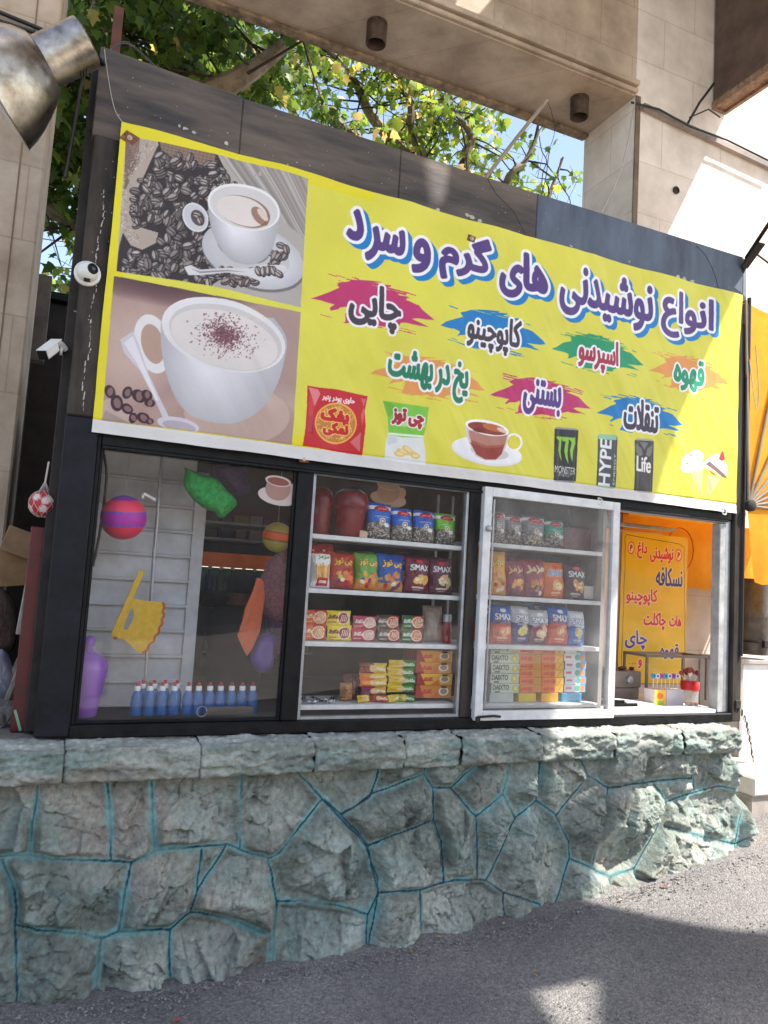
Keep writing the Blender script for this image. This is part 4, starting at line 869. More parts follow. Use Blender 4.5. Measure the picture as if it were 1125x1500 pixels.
    regs += [('snack_packet_print', [m6(*p) for p in ((44,276),(338,326),(312,614),(22,568))], None), ('crisps_packet_print', [m6(*p) for p in ((396,345),(618,378),(612,656),(404,630))], None), ('tea_cup_print', [m6(*p) for p in ((715,430),(1065,450),(1065,670),(715,640))], None)]
    regs += [('can_print', [m7(*p) for p in q], None) for q in (((268,330),(372,338),(368,560),(270,554)), ((434,358),(524,362),(520,580),(434,572)), ((578,378),(666,382),(660,596),(576,590)))]
    regs.append(('ice_cream_print', [m7(*p) for p in ((755,415),(965,415),(965,622),(755,622))], None))
    for i, (nm, P, lb) in enumerate(regs): lab[inside(list(P)) & (lab == 0)] = i+1
    mv = vmat('banner_vinyl', .42, .4, bump=.03, bscale=300, var=.11, scale=4); lf = lab.ravel()
    for i in range(len(regs)+1):
        q = Q[lf == i]
        if not len(q): continue
        used, inv = np.unique(q, return_inverse=True); q2 = inv.reshape(q.shape)
        o = npmesh('vinyl_sheet' if i == 0 else regs[i-1][0], V[used], q2, mv, C[used], root)
        if i and regs[i-1][2]: o['label'] = regs[i-1][2]
    # fixings: small rusty plates with a washer
    fx = [(190,203),(381,256),(567,311),(690,350),(735,262*0+325),(445,672),(153,632),(1064,446),(1056,752)]
    for px, py in fx[:4]+fx[5:6]:
        p = at(px, py, -.04)-org; f = MB(); a = random.Random(px).uniform(-.5, .5); s = .024 if px != 190 else .034
        f.prism([(p[0]+s*1.3*math.cos(a+k*math.pi/2+.78), p[2]+s*math.sin(a+k*math.pi/2+.78)) for k in range(4)], p[1]-.006, p[1]+.002); fo = f.build('fixing_plate', M_rust, root, bevel=.001)
        MB().lathe([(.011, 0), (.011, -.003), (.006, -.004), (.005, -.008), (.001, -.009)], 12, (p[0], p[1]-.006, p[2]), (0, 1, 0)).build('screw', mat('screw_steel', rgb(196, 176, 160), .4, .7), fo, True)
    for px, py in ((878, 735), (1060, 750), (1068, 448)):
        p = at(px, py, -.045)-org; MB().tube(curve([(p[0]-.012, p[1], p[2]+.02), (p[0]+.012, p[1]-.006, p[2]+.012), (p[0]+.008, p[1]-.008, p[2]-.014), (p[0]-.014, p[1]-.006, p[2]-.01), (p[0]-.006, p[1], p[2]+.014)], 5), .004, 6).build('tie_loop', mat('tie_plastic', rgb(214, 212, 206), .5), root, True)
    p = at(1066, 446, -.04)-org; MB().ball(p, .022, 10, 7, (1.1, .6, 1.2)).ball(p+[.02, -.005, -.03], .018, 8, 6, (1, .7, 1.4)).build('tape_wad', mat('tape_wad', rgb(232, 230, 224), .6, bump=.4), root)
make_banner()
# thin wires that hang over the fascia
wirething('hanging_wire', curve([at(153, 72, -.02), at(158, 110, -.03), at(168, 160, -.03), at(184, 184, -.04)]), .0018, M_wire, 'thin pale wire hanging over the left end of the fascia', 'wire')
wirething('hanging_wire', curve([at(714, 262, -.02), at(728, 285, -.03), at(752, 310, -.03), at(770, 345, -.04)]), .0018, M_cable, 'thin dark wire drooping below the leaning stick', 'wire')
wirething('hanging_wire', curve([at(930, 150, .5), at(912, 240, .3), at(881, 312, .05)]), .004, M_wire, 'pale wire running from the beam corner down to the fascia', 'wire')
wirething('hanging_wire', curve([at(1020, 360, -.02), at(1034, 375, -.03), at(1046, 400, -.03), at(1055, 432, -.04)]), .0018, M_cable, 'thin dark wire drooping near the right end of the fascia', 'wire')
wirething('leaning_stick', [at(801, 147, .12), at(760, 198, .08), at(713, 258, .06), at(709, 272, .055)], .011, M_stick, 'bare wooden stick leaning up behind the fascia', 'stick')
wirething('hanging_wire', curve([at(801, 147, .12), at(808, 165, .12), at(812, 195, .1), at(800, 230, .1)]), .0018, M_cable, 'thin wire hanging from the tip of the stick', 'wire')
# ------------------------------------------------------------------ goods behind the glass
M_bag = vmat('printed_film', .32, .5, bump=.12, bscale=45, var=.06); M_box = vmat('printed_carton', .5, .4, var=.06)
def fitw(c, w, x0, y0, x1, y1, col, b=0., o=0., oc=(250, 250, 245), **k): c.text(w, (x0, y0), (x1, y1), col, b, o, oc, **k)
def scrib(c, x0, y0, x1, y1, col, n=5):
    # lettering too small to read: a row of short strokes
    for i in range(n):
        x = x0+(x1-x0)*(i+.2)/n; d = (x1-x0)/n*.6; c.line([(x, y0+(y1-y0)*(.2+.3*(i % 2))), (x+d, y0+(y1-y0)*(.75-.2*(i % 3 == 1)))], (y1-y0)*.26, col)
    c.line([(x0, y0+(y1-y0)*.2), (x1, y0+(y1-y0)*.25)], (y1-y0)*.22, col)
def art(style, w, h, seed):
    """front print of a snack bag; w,h in metres"""
    c = CV(w, h, 900, (200, 200, 200)); r = random.Random(seed)
    def ell(x, y, a, b, col, ang=0, al=1.): c.ell(x*w, y*h, a*w, b*h, col, ang, al)
    def rect(x0, y0, x1, y1, col, al=1.): c.rect(x0*w, y0*h, x1*w, y1*h, col, al)
    def word(t, x0, y0, x1, y1, col, b=.0015, o=0., oc=(250, 250, 245)): c.text(t, (x0*w, y0*h), (x1*w, y1*h), col, b, o, oc)
    k = style[0]
    if k == 'seed':
        top, body = style[1], style[2]; rect(0, 0, 1, 1, (236, 236, 232)); rect(0, .46, 1, .80, top); rect(0, .9, 1, 1, top); rect(0, 0, 1, .46, body)
        for i in range(240):
            x, y, a = r.uniform(0, 1), r.uniform(0, .45), r.uniform(0, 3.1); g = r.choice((60, 90, 130, 190, 214)); c.ell(x*w, y*h, .05*w, .014*w, (g, g*.95, g*.88), a, n=8)
        ell(.5, .47, .13, .10, (222, 214, 200)); ell(.5, .47, .09, .07, (150, 128, 92)); ell(.5, .47, .05, .035, (240, 232, 210)); ell(.7, .38, .12, .06, (240, 238, 232)); ell(.5, .82, .32, .085, (196, 28, 44)); word('مزمز', .30, .78, .70, .87, (250, 246, 240), .001)
        rect(.2, .6, .8, .612, (240, 240, 240), .8); rect(.3, .55, .7, .562, (240, 240, 240), .6)
    elif k == 'smax':
        top, bot, wc, pic = style[1:5]; rect(0, 0, 1, 1, bot); rect(0, .55, 1, 1, top)
        for i in range(10): ell(r.uniform(0, 1), .55+r.uniform(-.04, .04), .14, .03, r.choice((top, bot)), 0, .7)
        ell(.5, .86, .14, .05, (226, 60, 60) if top[2] < 120 else (240, 240, 236)); 
        c.text('SMAX', (.14*w, .60*h), (.92*w, .78*h), wc, .0022, .0014, (40, 40, 60) if sum(wc) > 500 else (240, 240, 240))
        for i in range(7): ell(.58+r.uniform(-.22, .22), .36+r.uniform(-.09, .1), .16, .075, (pic[0]+r.randint(-24, 10), pic[1]+r.randint(-30, 10), pic[2]), r.uniform(0, 3)); 
        for i in range(5): ell(.56+r.uniform(-.2, .2), .36+r.uniform(-.08, .08), .07, .03, (250, 236, 200), r.uniform(0, 3), .7)
        rect(.25, .12, .7, .17, (240, 230, 220), .8); rect(.3, .07, .62, .095, (240, 230, 220), .6)
    elif k == 'puff':
        bg, logo, acc = style[1:4]; rect(0, 0, 1, 1, bg); rect(0, 0, 1, .3, acc, .85)
        for i in range(8): ell(r.uniform(0, 1), .3+r.uniform(-.05, .05), .2, .05, r.choice((bg, acc)), 0, .8)
        c.text(style[4], (.12*w, .62*h), (.88*w, .84*h), logo, .0018, .0016, (150, 30, 30) if logo[2] < 120 else (250, 246, 235))
        for i in range(12): ell(.55+r.uniform(-.28, .28), .34+r.uniform(-.16, .12), .11, .06, (226+r.randint(-30, 20), 140+r.randint(-40, 50), 60), r.uniform(0, 3))
        for i in range(5): ell(.5+r.uniform(-.25, .25), .18+r.uniform(-.1, .08), .1, .05, r.choice(((90, 60, 110), (240, 226, 200), (196, 40, 40))), r.uniform(0, 3))
    elif k == 'fries':
        rect(0, 0, 1, 1, (234, 232, 226)); rect(0, .92, 1, 1, (200, 60, 50)); c.text('مزمز', (.3*w, .76*h), (.85*w, .90*h), (120, 150, 40), .002, .001)
        for i in range(13): x = .22+.05*i; c.line([(x*w, .2*h), ((x+.03*(i-6)/6)*w, (.62+.05*math.sin(i*2.3))*h)], .055*w, r.choice(((232, 178, 90), (240, 196, 110), (214, 150, 66))))
        rect(.28, .05, .82, .27, (186, 30, 40)); rect(.36, .12, .74, .2, (240, 220, 200))
    elif k == 'plain':
        rect(0, 0, 1, 1, style[1]); [ell(r.uniform(0, 1), r.uniform(0, 1), .2, .06, style[2], r.uniform(0, 3), .4) for i in range(10)]
    elif k == 'wafer':       # wide pack: brand panel left, picture right
        bg, pan = style[1:3]; rect(0, 0, 1, 1, bg); rect(0, 0, .46, 1, pan); ell(.68, .5, .28, .42, (236, 214, 190), .1); ell(.68, .52, .23, .34, style[3], .2)
        for i in range(4): c.line([((.54+.08*i)*w, .3*h), ((.62+.08*i)*w, .72*h)], .03*w, (240, 226, 206))
        scrib(c, .06*w, .42*h, .42*w, .78*h, style[5])
        rect(.06, .18, .36, .26, style[5], .7)
    elif k == 'roll':
        a, b_ = style[1:3]; rect(0, 0, 1, 1, a); rect(.5, 0, 1, 1, b_); ell(.45, .5, .14, .34, (226, 190, 130)); scrib(c, .56*w, .26*h, .94*w, .76*h, (236, 236, 220)); rect(.05, .3, .3, .7, style[4], .9)
    return c
def bag_thing(name, label, cat, group, loc, w, h, style, seed, d=.035, lean=.10, rz=0., roll=0.):
    c = art(style, w, h, seed); col = c.final(); H, W = col.shape[:2]; r = np.random.default_rng(seed)
    u = (np.arange(W)+.5)/W; v = (np.arange(H)+.5)/H; u[0] = 0; u[-1] = 1; v[0] = 0; v[-1] = 1; U, V = np.meshgrid(u, v)
    bul = (1-np.abs(2*U-1)**2.4)*(1-np.abs(2*V-1)**3.0); bul = np.clip(bul, 0, 1)**.6
    sx, sz = r.uniform(0, 50, 2); wr = (fbm(U*4+sx, V*5+sz, seed, 4)-.47)*.024*np.clip(bul*2, .3, 1)+(fbm(U*9+sx, V*3, seed+1, 2)-.47)*.007
    seal = np.where((V < .05) | (V > .945), .0015*np.sin(V*500), 0)
    pin = .085*np.sin(V*math.pi)**.6
    Xw = (U-.5)*w*(1-pin*.7*(1-np.abs(2*V-1)))+.004*(fbm(V*4+sx, U*0, seed+3)-.5)*np.sign(U-.5)
    Zw = V*h+.006*(fbm(U*3+sx, V*0+sz, seed+4)-.5)*(V > .5)
    Yf = -bul*d-wr+seal
    n = W*H; Pf = np.stack([Xw, Yf, Zw], -1).reshape(-1, 3); us = np.linspace(0, W-1, 9).round().astype(int); vs = np.linspace(0, H-1, 13).round().astype(int)
    Pb = np.stack([Xw[np.ix_(vs, us)], bul[np.ix_(vs, us)]*d*.7+.001, Zw[np.ix_(vs, us)]], -1).reshape(-1, 3)
    Vt = np.concatenate([Pf, Pb]); ca, sa = math.cos(lean), math.sin(lean); z = Vt[:, 2].copy(); y = Vt[:, 1].copy(); Vt[:, 1] = y*ca+z*sa; Vt[:, 2] = z*ca-y*sa
    Vt[:, 2] -= Vt[:, 2].min()
    bc = col.reshape(-1, 3).mean(0); C = np.concatenate([col.reshape(-1, 3), np.tile(bc, (len(Pb), 1))])
    Qb = gridq(9, 13)+n; Q = np.concatenate([gridq(W, H), Qb[:, ::-1]])
    o = npmesh(name, Vt, Q, M_bag, C, None, True, loc); o.rotation_euler = (0, roll, rz); tag(o, label, cat, group); return o
def box_thing(name, label, cat, group, loc, w, h, d, style, seed, rz=0., side=(200, 190, 170)):
    c = art(style, w, h, seed) if not callable(style) else style(w, h, seed); col = c.final(); H, W = col.shape[:2]
    u = np.linspace(-w/2, w/2, W); v = np.linspace(0, h, H); U, V = np.meshgrid(u, v); n = W*H
    Vt = [np.stack([U, U*0, V], -1).reshape(-1, 3)]; C = [col.reshape(-1, 3)]; Q = [gridq(W, H)]
    s = lin(np.array(side)/255.)
    for P, f in (([(-w/2,0,h),(w/2,0,h),(w/2,d,h),(-w/2,d,h)], 1), ([(-w/2,0,0),(-w/2,d,0),(w/2,d,0),(w/2,0,0)], .9), ([(-w/2,0,0),(-w/2,0,h),(-w/2,d,h),(-w/2,d,0)], .95), ([(w/2,0,0),(w/2,d,0),(w/2,d,h),(w/2,0,h)], .95), ([(-w/2,d,0),(-w/2,d,h),(w/2,d,h),(w/2,d,0)], .9)):
        Q.append(np.array([[0, 1, 2, 3]])+sum(len(q) for q in Vt)); Vt.append(np.array(P, float)); C.append(np.tile(s*f, (4, 1)))
    o = npmesh(name, np.concatenate(Vt), np.concatenate(Q), M_box, np.concatenate(C), None, False, loc); o.rotation_euler.z = rz; tag(o, label, cat, group); return o
ORD = ['first', 'second', 'third', 'fourth', 'fifth', 'sixth', 'seventh', 'eighth', 'ninth', 'tenth', 'eleventh', 'twelfth', 'thirteenth', 'fourteenth', 'fifteenth']
def w2(x, y): return (430+x/4.327, 680+y/4.327)
def w2b(x, y): return (430+x/4.327, 860+y/4.327)
def w3(x, y): return (680+x/5.114, 710+y/5.114)
def w3b(x, y): return (680+x/5.114, 870+y/5.114)
def place(J, x0, x1, yt, yb, Z, Y):
    """width, height and foot of an item from its extent in a crop"""
    a, b = at(*J(x0, (yt+yb)/2), Y), at(*J(x1, (yt+yb)/2), Y); t, bt = at(*J((x0+x1)/2, yt), Y), at(*J((x0+x1)/2, yb), Y)
    return b[0]-a[0], t[2]-bt[2], ((a[0]+b[0])/2, Y, Z+.001)
BL, WH, GN = (30, 96, 190), (236, 236, 232), (110, 190, 40)
seedbody = (92, 84, 76)
G2, G3 = 'snack bags on the shelves of the middle window', 'snack bags on the shelves of the dusty sash window'
bags = [
 ('seed_bag', 'blue sunflower seed bag next to the red canisters, top shelf of middle window', 'seed bag', w2, 472, 618, 205, 438, SHZ2[0], ('seed', BL, seedbody), .10),
 ('seed_bag', 'second blue sunflower seed bag from the red canisters, top shelf of middle window', 'seed bag', w2, 628, 758, 235, 445, SHZ2[0], ('seed', BL, seedbody), .10),
 ('seed_bag', 'third blue sunflower seed bag, beside the lime green one', 'seed bag', w2, 762, 892, 240, 448, SHZ2[0], ('seed', BL, seedbody), .10),
 ('seed_bag', 'lime green seed bag at right end of the top shelf in the middle window', 'seed bag', w2, 900, 1022, 250, 452, SHZ2[0], ('seed', GN, (84, 80, 76)), .10),
 ('snack_bag', 'white snack bag with potato sticks picture at left end of second shelf', 'snack bag', w2, 104, 238, 505, 738, SHZ2[1], ('fries',), .09),
 ('snack_bag', 'red snack bag behind the white potato sticks bag', 'snack bag', w2, 90, 262, 450, 735, SHZ2[1], ('puff', (170, 40, 40), (240, 220, 200), (190, 60, 40), 'مزمز'), .17),
 ('snack_bag', 'red snack bag with yellow logo second on the second shelf', 'snack bag', w2, 238, 388, 508, 740, SHZ2[1], ('puff', (176, 60, 40), (240, 200, 50), (150, 70, 60), 'چی توز'), .09),
 ('snack_bag', 'green and orange snack bag third on the second shelf', 'snack bag', w2, 388, 545, 508, 745, SHZ2[1], ('puff', (110, 160, 70), (236, 214, 60), (210, 130, 50), 'چی توز'), .09),
 ('snack_bag', 'blue and gold snack bag fourth on the second shelf', 'snack bag', w2, 522, 702, 515, 752, SHZ2[1], ('puff', (40, 80, 160), (240, 210, 50), (214, 150, 60), 'چی توز'), .07),
 ('snack_bag', 'maroon crisps bag standing beside the blue and gold snack bag', 'snack bag', w2, 704, 856, 540, 770, SHZ2[1], ('smax', (120, 34, 50), (104, 24, 42), (240, 236, 230), (236, 190, 90)), .08),
 ('snack_bag', 'dark maroon crisps bag at the right end of second shelf in middle window', 'snack bag', w2, 862, 1008, 545, 772, SHZ2[1], ('smax', (104, 44, 56), (84, 30, 44), (226, 220, 216), (220, 190, 130)), .08),
 ('snack_bag', 'plain maroon crisps bag half hidden between blue-gold bag and maroon bag', 'snack bag', w2, 650, 760, 520, 765, SHZ2[1], ('smax', (96, 30, 40), (86, 24, 34), (220, 214, 210), (200, 150, 80)), .18),
 ('seed_bag', 'grey seed bag at left end of the top shelf behind the dusty glass', 'seed bag', w3, 188, 305, 168, 415, SHZ3[0], ('seed', (150, 146, 146), (104, 98, 92)), .10),
 ('seed_bag', 'second grey seed bag from the left behind the dusty glass', 'seed bag', w3, 302, 430, 195, 420, SHZ3[0], ('seed', (140, 134, 130), (96, 90, 84)), .12),
 ('seed_bag', 'big grey seed bag with round badge beside the teal one', 'seed bag', w3, 432, 604, 205, 440, SHZ3[0], ('seed', (132, 130, 134), (112, 106, 102)), .09),
 ('seed_bag', 'teal green seed bag on the top shelf behind dusty glass', 'seed bag', w3, 604, 748, 228, 446, SHZ3[0], ('seed', (20, 150, 120), (96, 92, 86)), .10),
 ('snack_bag', 'yellow snack bag at left end of second shelf behind the dusty glass', 'snack bag', w3, 178, 312, 460, 790, SHZ3[1], ('puff', (222, 160, 50), (236, 220, 60), (210, 150, 60), 'مزمز'), .08),
 ('snack_bag', 'maroon snack bag beside the yellow snack bag behind dusty glass', 'snack bag', w3, 302, 452, 538, 805, SHZ3[1], ('puff', (140, 36, 56), (220, 190, 110), (120, 30, 48), 'مزمز'), .09),
 ('snack_bag', 'maroon snack bag beside the orange crisps bag behind dusty glass', 'snack bag', w3, 442, 602, 545, 826, SHZ3[1], ('puff', (146, 44, 62), (224, 200, 120), (130, 40, 56), 'مزمز'), .08),
 ('snack_bag', 'orange crisps bag on the second shelf behind the dusty glass', 'snack bag', w3, 590, 748, 566, 835, SHZ3[1], ('smax', (226, 120, 30), (214, 106, 30), (70, 140, 200), (236, 200, 120)), .08),
 ('snack_bag', 'dark brown crisps bag at right end of second shelf behind the dusty glass', 'snack bag', w3, 742, 898, 575, 845, SHZ3[1], ('smax', (64, 40, 50), (80, 44, 48), (226, 220, 216), (222, 170, 80)), .08),
 ('snack_bag', 'blue topped orange crisps bag at left end of the third shelf', 'snack bag', w3b, 188, 350, 75, 362, SHZ3[2], ('smax', (36, 84, 170), (222, 84, 30), (244, 244, 240), (240, 170, 70)), .08),
 ('snack_bag', 'white and navy crisps bag second on the third shelf', 'snack bag', w3b, 348, 480, 82, 366, SHZ3[2], ('smax', (206, 208, 210), (50, 48, 120), (250, 250, 250), (240, 214, 90)), .08),
 ('snack_bag', 'white and maroon crisps bag in the middle of the third shelf', 'snack bag', w3b, 478, 622, 102, 360, SHZ3[2], ('smax', (200, 200, 200), (120, 30, 50), (250, 250, 250), (240, 200, 150)), .08),
 ('snack_bag', 'blue topped orange crisps bag between the white-maroon and white-blue bags', 'snack bag', w3b, 618, 772, 98, 388, SHZ3[2], ('smax', (40, 86, 170), (216, 78, 34), (240, 240, 236), (230, 150, 70)), .08),
 ('snack_bag', 'white and blue crisps bag at right end of the third shelf', 'snack bag', w3b, 774, 894, 106, 362, SHZ3[2], ('smax', (226, 228, 228), (40, 110, 190), (250, 250, 250), (240, 214, 120)), .08),
]
for i, (nm, lb, ct, J, x0, x1, yt, yb, Z, st, lean) in enumerate(bags):
    Y = .105+(.05 if 'behind the white' in lb or 'half hidden' in lb else 0)
    w, h, p = place(J, x0, x1, yt, yb, Z, Y)
    bag_thing(nm, lb, ct, G2 if J in (w2, w2b) else G3, p, w*1.03, h, st, i+1, d=.042, lean=lean, rz=RNG.uniform(-.12, .12), roll=RNG.uniform(-.035, .035))
# a back row half hidden behind the front bags
def back_row(src, Z, Y, dx, label, group):
    for i, o in enumerate([q for q in bpy.data.objects if q.get('label') in src]):
        c = o.copy(); COL.objects.link(c); c.location = (o.location.x+dx+.012*(-1)**i, Y, Z+.001); c.rotation_euler = (0, .05*(-1)**i, .1*(-1)**i); c.scale = (1, 1, 1.07); c['label'] = label; c['group'] = group
L_ = lambda J, Z: [b[1] for b in bags if b[3] is J and b[8] == Z]
back_row(L_(w2, SHZ2[0]), SHZ2[0], .22, .055, 'seed bag in the back row on the top shelf of the middle window', 'back row bags on top shelf, middle window')
back_row(L_(w2, SHZ2[1])[2:], SHZ2[1], .24, .05, 'snack bag in the back row on the second shelf of the middle window', 'back row bags on second shelf, middle window')
back_row(L_(w3, SHZ3[0]), SHZ3[0], .22, .05, 'seed bag in the back row on the top shelf behind dusty glass', 'back row bags on top shelf, dusty window')
back_row(L_(w3, SHZ3[1]), SHZ3[1], .22, -.04, 'snack bag in the back row on the second shelf behind dusty glass', 'back row bags on second shelf, dusty window')
back_row(L_(w3b, SHZ3[2]), SHZ3[2], .22, -.04, 'crisps bag in the back row on the third shelf behind dusty glass', 'back row bags on third shelf, dusty window')
# biscuit packs, two high on the third shelf of the middle window
packs = [('orange and red', 48, 212, 118, 306, ('wafer', (190, 36, 30), (226, 100, 40), (220, 150, 90), 'مینو', (240, 220, 190))), ('yellow', 216, 372, 125, 312, ('wafer', (222, 196, 40), (226, 200, 30), (150, 40, 50), 'مینو', (110, 40, 40))), ('rose pink', 372, 524, 155, 310, ('wafer', (176, 60, 72), (190, 70, 86), (220, 170, 160), 'مینو', (240, 214, 214))), ('brown and red', 536, 682, 146, 310, ('wafer', (150, 30, 34), (90, 74, 62), (200, 110, 70), 'مینو', (220, 210, 196))), ('green and red', 684, 824, 148, 316, ('wafer', (150, 50, 40), (60, 104, 56), (214, 130, 80), 'مینو', (226, 226, 206)))]
for i, (cn, x0, x1, yt, yb, st) in enumerate(packs):
    w, h, p = place(w2b, x0, x1, yt, yb, SHZ2[2], .10)
    for k in (0, 1):
        bag_thing('biscuit_pack', '%s biscuit pack, the %s one of its pair on the third shelf' % (cn, ('lower', 'upper')[k]), 'biscuit pack', 'biscuit packs stacked on the third shelf', (p[0]+.006*k*(-1)**i, p[1]+.008*k, p[2]+k*(h*.5)), w, h*.52, st, 60+i*2+k, d=.016, lean=.03)
w, h, p = place(w2b, 832, 940, 60, 290, SHZ2[2], .16); bag_thing('paper_sack', 'crumpled grey paper sack at the right of third shelf', 'paper sack', None, p, w*1.15, h, ('plain', (150, 132, 118), (176, 160, 146)), 80, d=.04)
w, h, p = place(w2b, 944, 1004, 120, 302, SHZ2[2], .12); j = empty('jam_jar', p, 'dark red jar with silver lid at right end of third shelf', 'jar')
MB().lathe([(w*.46, 0), (w*.5, .01), (w*.5, h*.6), (w*.38, h*.74)], 18).build('jar', mat('dark_red_jar', rgb(140, 20, 34), .15), j, True); MB().lathe([(w*.42, h*.74), (w*.42, h*.96), (w*.38, h)], 18).build('lid', M_alu, j, True)
# bottom shelf: rolls of biscuits and cartons
rolls = [('brown and yellow', 416, 590, 486, 545, ('roll', (150, 80, 50), (222, 184, 50), 'ساقه', (120, 50, 40))), ('amber', 414, 592, 546, 582, ('roll', (220, 120, 30), (226, 190, 50), 'ساقه', (230, 140, 30))), ('orange', 418, 594, 582, 630, ('roll', (226, 110, 24), (222, 180, 40), 'ساقه', (240, 150, 30))), ('purple', 428, 588, 632, 682, ('roll', (150, 50, 90), (206, 150, 60), 'ساقه', (110, 40, 80)))]
for i, (cn, x0, x1, yt, yb, st) in enumerate(rolls):
    w, h, p = place(w2b, x0, x1, yt, yb, SHZ2[3], .11); z = at(*w2b(500, yb), .11)[2]
    bag_thing('biscuit_roll', '%s biscuit roll, %s from the top in left pile on bottom shelf' % (cn, ORD[i]), 'biscuit roll', 'biscuit rolls piled on the bottom shelf', (p[0], .11, z), w, h*1.08, st, 90+i, d=.02, lean=.0)
for i, (yt, yb) in enumerate(((466, 512), (512, 564), (564, 618), (618, 666))):
    w, h, p = place(w2b, 596, 772, yt, yb, SHZ2[3], .11); z = at(*w2b(684, yb), .11)[2]
    bag_thing('biscuit_roll', 'yellow and green biscuit roll, %s from the top in the right pile' % ORD[i], 'biscuit roll', 'biscuit rolls piled on the bottom shelf', (p[0]+.004*(-1)**i, .11, z), w, h*1.08, ('roll', (222, 196, 40), (60, 130, 50), 'ساقه', (226, 170, 60)), 100+i, d=.02, lean=.0)
for i, (x, rz, st, cn) in enumerate(((450, .5, ('roll', (222, 190, 40), (230, 200, 60), 'ساقه', (200, 150, 40)), 'yellow biscuit roll lying crooked under the left pile'), (545, -.4, ('roll', (180, 60, 50), (200, 80, 60), 'ساقه', (160, 40, 40)), 'dull red biscuit roll lying crooked under the left pile'), (640, .5, ('roll', (226, 200, 40), (200, 190, 50), 'ساقه', (230, 190, 60)), 'yellow biscuit roll lying crooked under the right pile'), (712, -.5, ('roll', (190, 190, 40), (50, 120, 50), 'ساقه', (220, 190, 60)), 'green biscuit roll lying crooked under the right pile'))):
    p = at(*w2b(x, 700), .085); o = bag_thing('biscuit_roll', cn, 'biscuit roll', 'biscuit rolls piled on the bottom shelf', (p[0], .085, SHZ2[3]+.002), .09, .034, st, 110+i, d=.012, lean=.3, rz=rz)
def cart(main, pan):
    def f(w, h, s):
        c = CV(w, h, 900, main); r = random.Random(s); c.poly([(0, 0), (.25*w, 0), (.1*w, h), (0, h)], pan); c.ell(.78*w, .52*h, .14*w, .32*h, (238, 232, 220)); c.ell(.78*w, .52*h, .1*w, .22*h, (170, 140, 110)); c.rect(.70*w, .76*h, .86*w, .92*h, (40, 36, 40)); c.poly([(.38*w, 0), (.6*w, .5*h), (.66*w, 0)], (206, 96, 40), .8); scrib(c, .2*w, .3*h, .44*w, .75*h, (196, 40, 40), 4)
        return c
    return f
for i, (yt, yb) in enumerate(((402, 475), (476, 546), (548, 620), (621, 703))):
    w, h, p = place(w2b, 778, 1002, yt, yb, SHZ2[3], .10); z = at(*w2b(890, yb), .10)[2]
    box_thing('cake_carton', 'golden cake carton, %s from the top of the golden stack' % ORD[i], 'carton', 'golden cake cartons stacked on the bottom shelf', (p[0]+.003*(-1)**i, .10, z), w, h*.99, .16, cart(((222, 150, 40), (216, 140, 40), (228, 170, 50), (206, 130, 44))[i], (160, 40, 34)), 120+i, side=(150, 50, 40))
for i, (x0, x1, yt, yb) in enumerate(((318, 420, 505, 670), (296, 372, 590, 705))):
    w, h, p = place(w2b, x0, x1, yt, yb, SHZ2[3], .16-.03*i); bag_thing('brown_bag', ('tall dark brown bag leaning beside the left pile of rolls', 'small tan bag in front of the dark brown bag on bottom shelf')[i], 'bag', None, p, w, h, ('plain', ((96, 44, 36), (176, 128, 74))[i], (140, 80, 50)), 130+i)
r = random.Random(5)
for i in range(14):
    x = 40+i*17+r.uniform(-8, 8); p = at(*w2b(x, 690), .07+.03*(i % 3)); b = MB(); s = r.uniform(.008, .013)
    b.ball((0, 0, s*.8), s, 9, 6, (1.3, .8, .7)); b.prism([(s*1.1, s*.8), (s*2, s*1.4), (s*1.9, s*.2)], -.001, .001); b.prism([(-s*1.1, s*.8), (-s*2, s*.2), (-s*1.9, s*1.4)], -.001, .001)
    o = b.build('wrapped_sweet', mat('black_wrapper', rgb(38, 38, 42), .25, var=.2) if i % 3 else mat('silver_wrapper', rgb(190, 190, 196), .25, .6), None, True, loc=(p[0], p[1], SHZ2[3]+.001+(.012 if i % 4 == 1 else 0))); o.rotation_euler.z = r.uniform(-1, 1)
    tag(o, 'small sweet in black or silver wrapper, heaped at left of bottom shelf', 'sweet', 'wrapped sweets heaped on the bottom shelf')
# red canisters on the top shelf
M_red = mat('dark_red_plastic', rgb(124, 26, 30), .28, var=.15, scale=4)
for i, (x0, x1, yt, yb) in enumerate(((104, 250, 78, 402), (255, 470, 88, 414))):
    w, h, p = place(w2, x0, x1, yt, yb, SHZ2[0], .2-.04*i); h = min(h, .47-SHZ2[0]); t = empty('red_canister', p, ('dark red plastic canister at the left end of the top shelf', 'larger dark red plastic canister beside the blue seed bags')[i], 'canister', 'red canisters on the top shelf'); q = w/2
    MB().lathe([(q*.72, 0), (q*.75, .005), (q*.88, h*.5), (q*.95, h*.58), (q*.88, h*.60)], 24).build('body', M_red, t, True); MB().lathe([(q*.97, h*.58), (q*1.0, h*.62), (q*.98, h*.72), (q*.86, h*.86), (q*.5, h*.94), (q*.1, h*.955)], 24).build('lid', M_red, t, True); MB().lathe([(q*1.0, h*.56), (q*1.03, h*.58), (q*1.0, h*.61)], 24, cap=False).build('rim', M_red, t, True)
p = at(*w2(440, 382), .09); o = MB().prism([(-.02, -.015), (.02, -.018), (.021, .014), (-.019, .018)], 0, .002).build('price_tag', mat('tag_card', rgb(214, 176, 150), .8), None, loc=(p[0], .075, SHZ2[0]+.02)); tag(o, 'small cream price tag standing in front of the red canister', 'price tag')
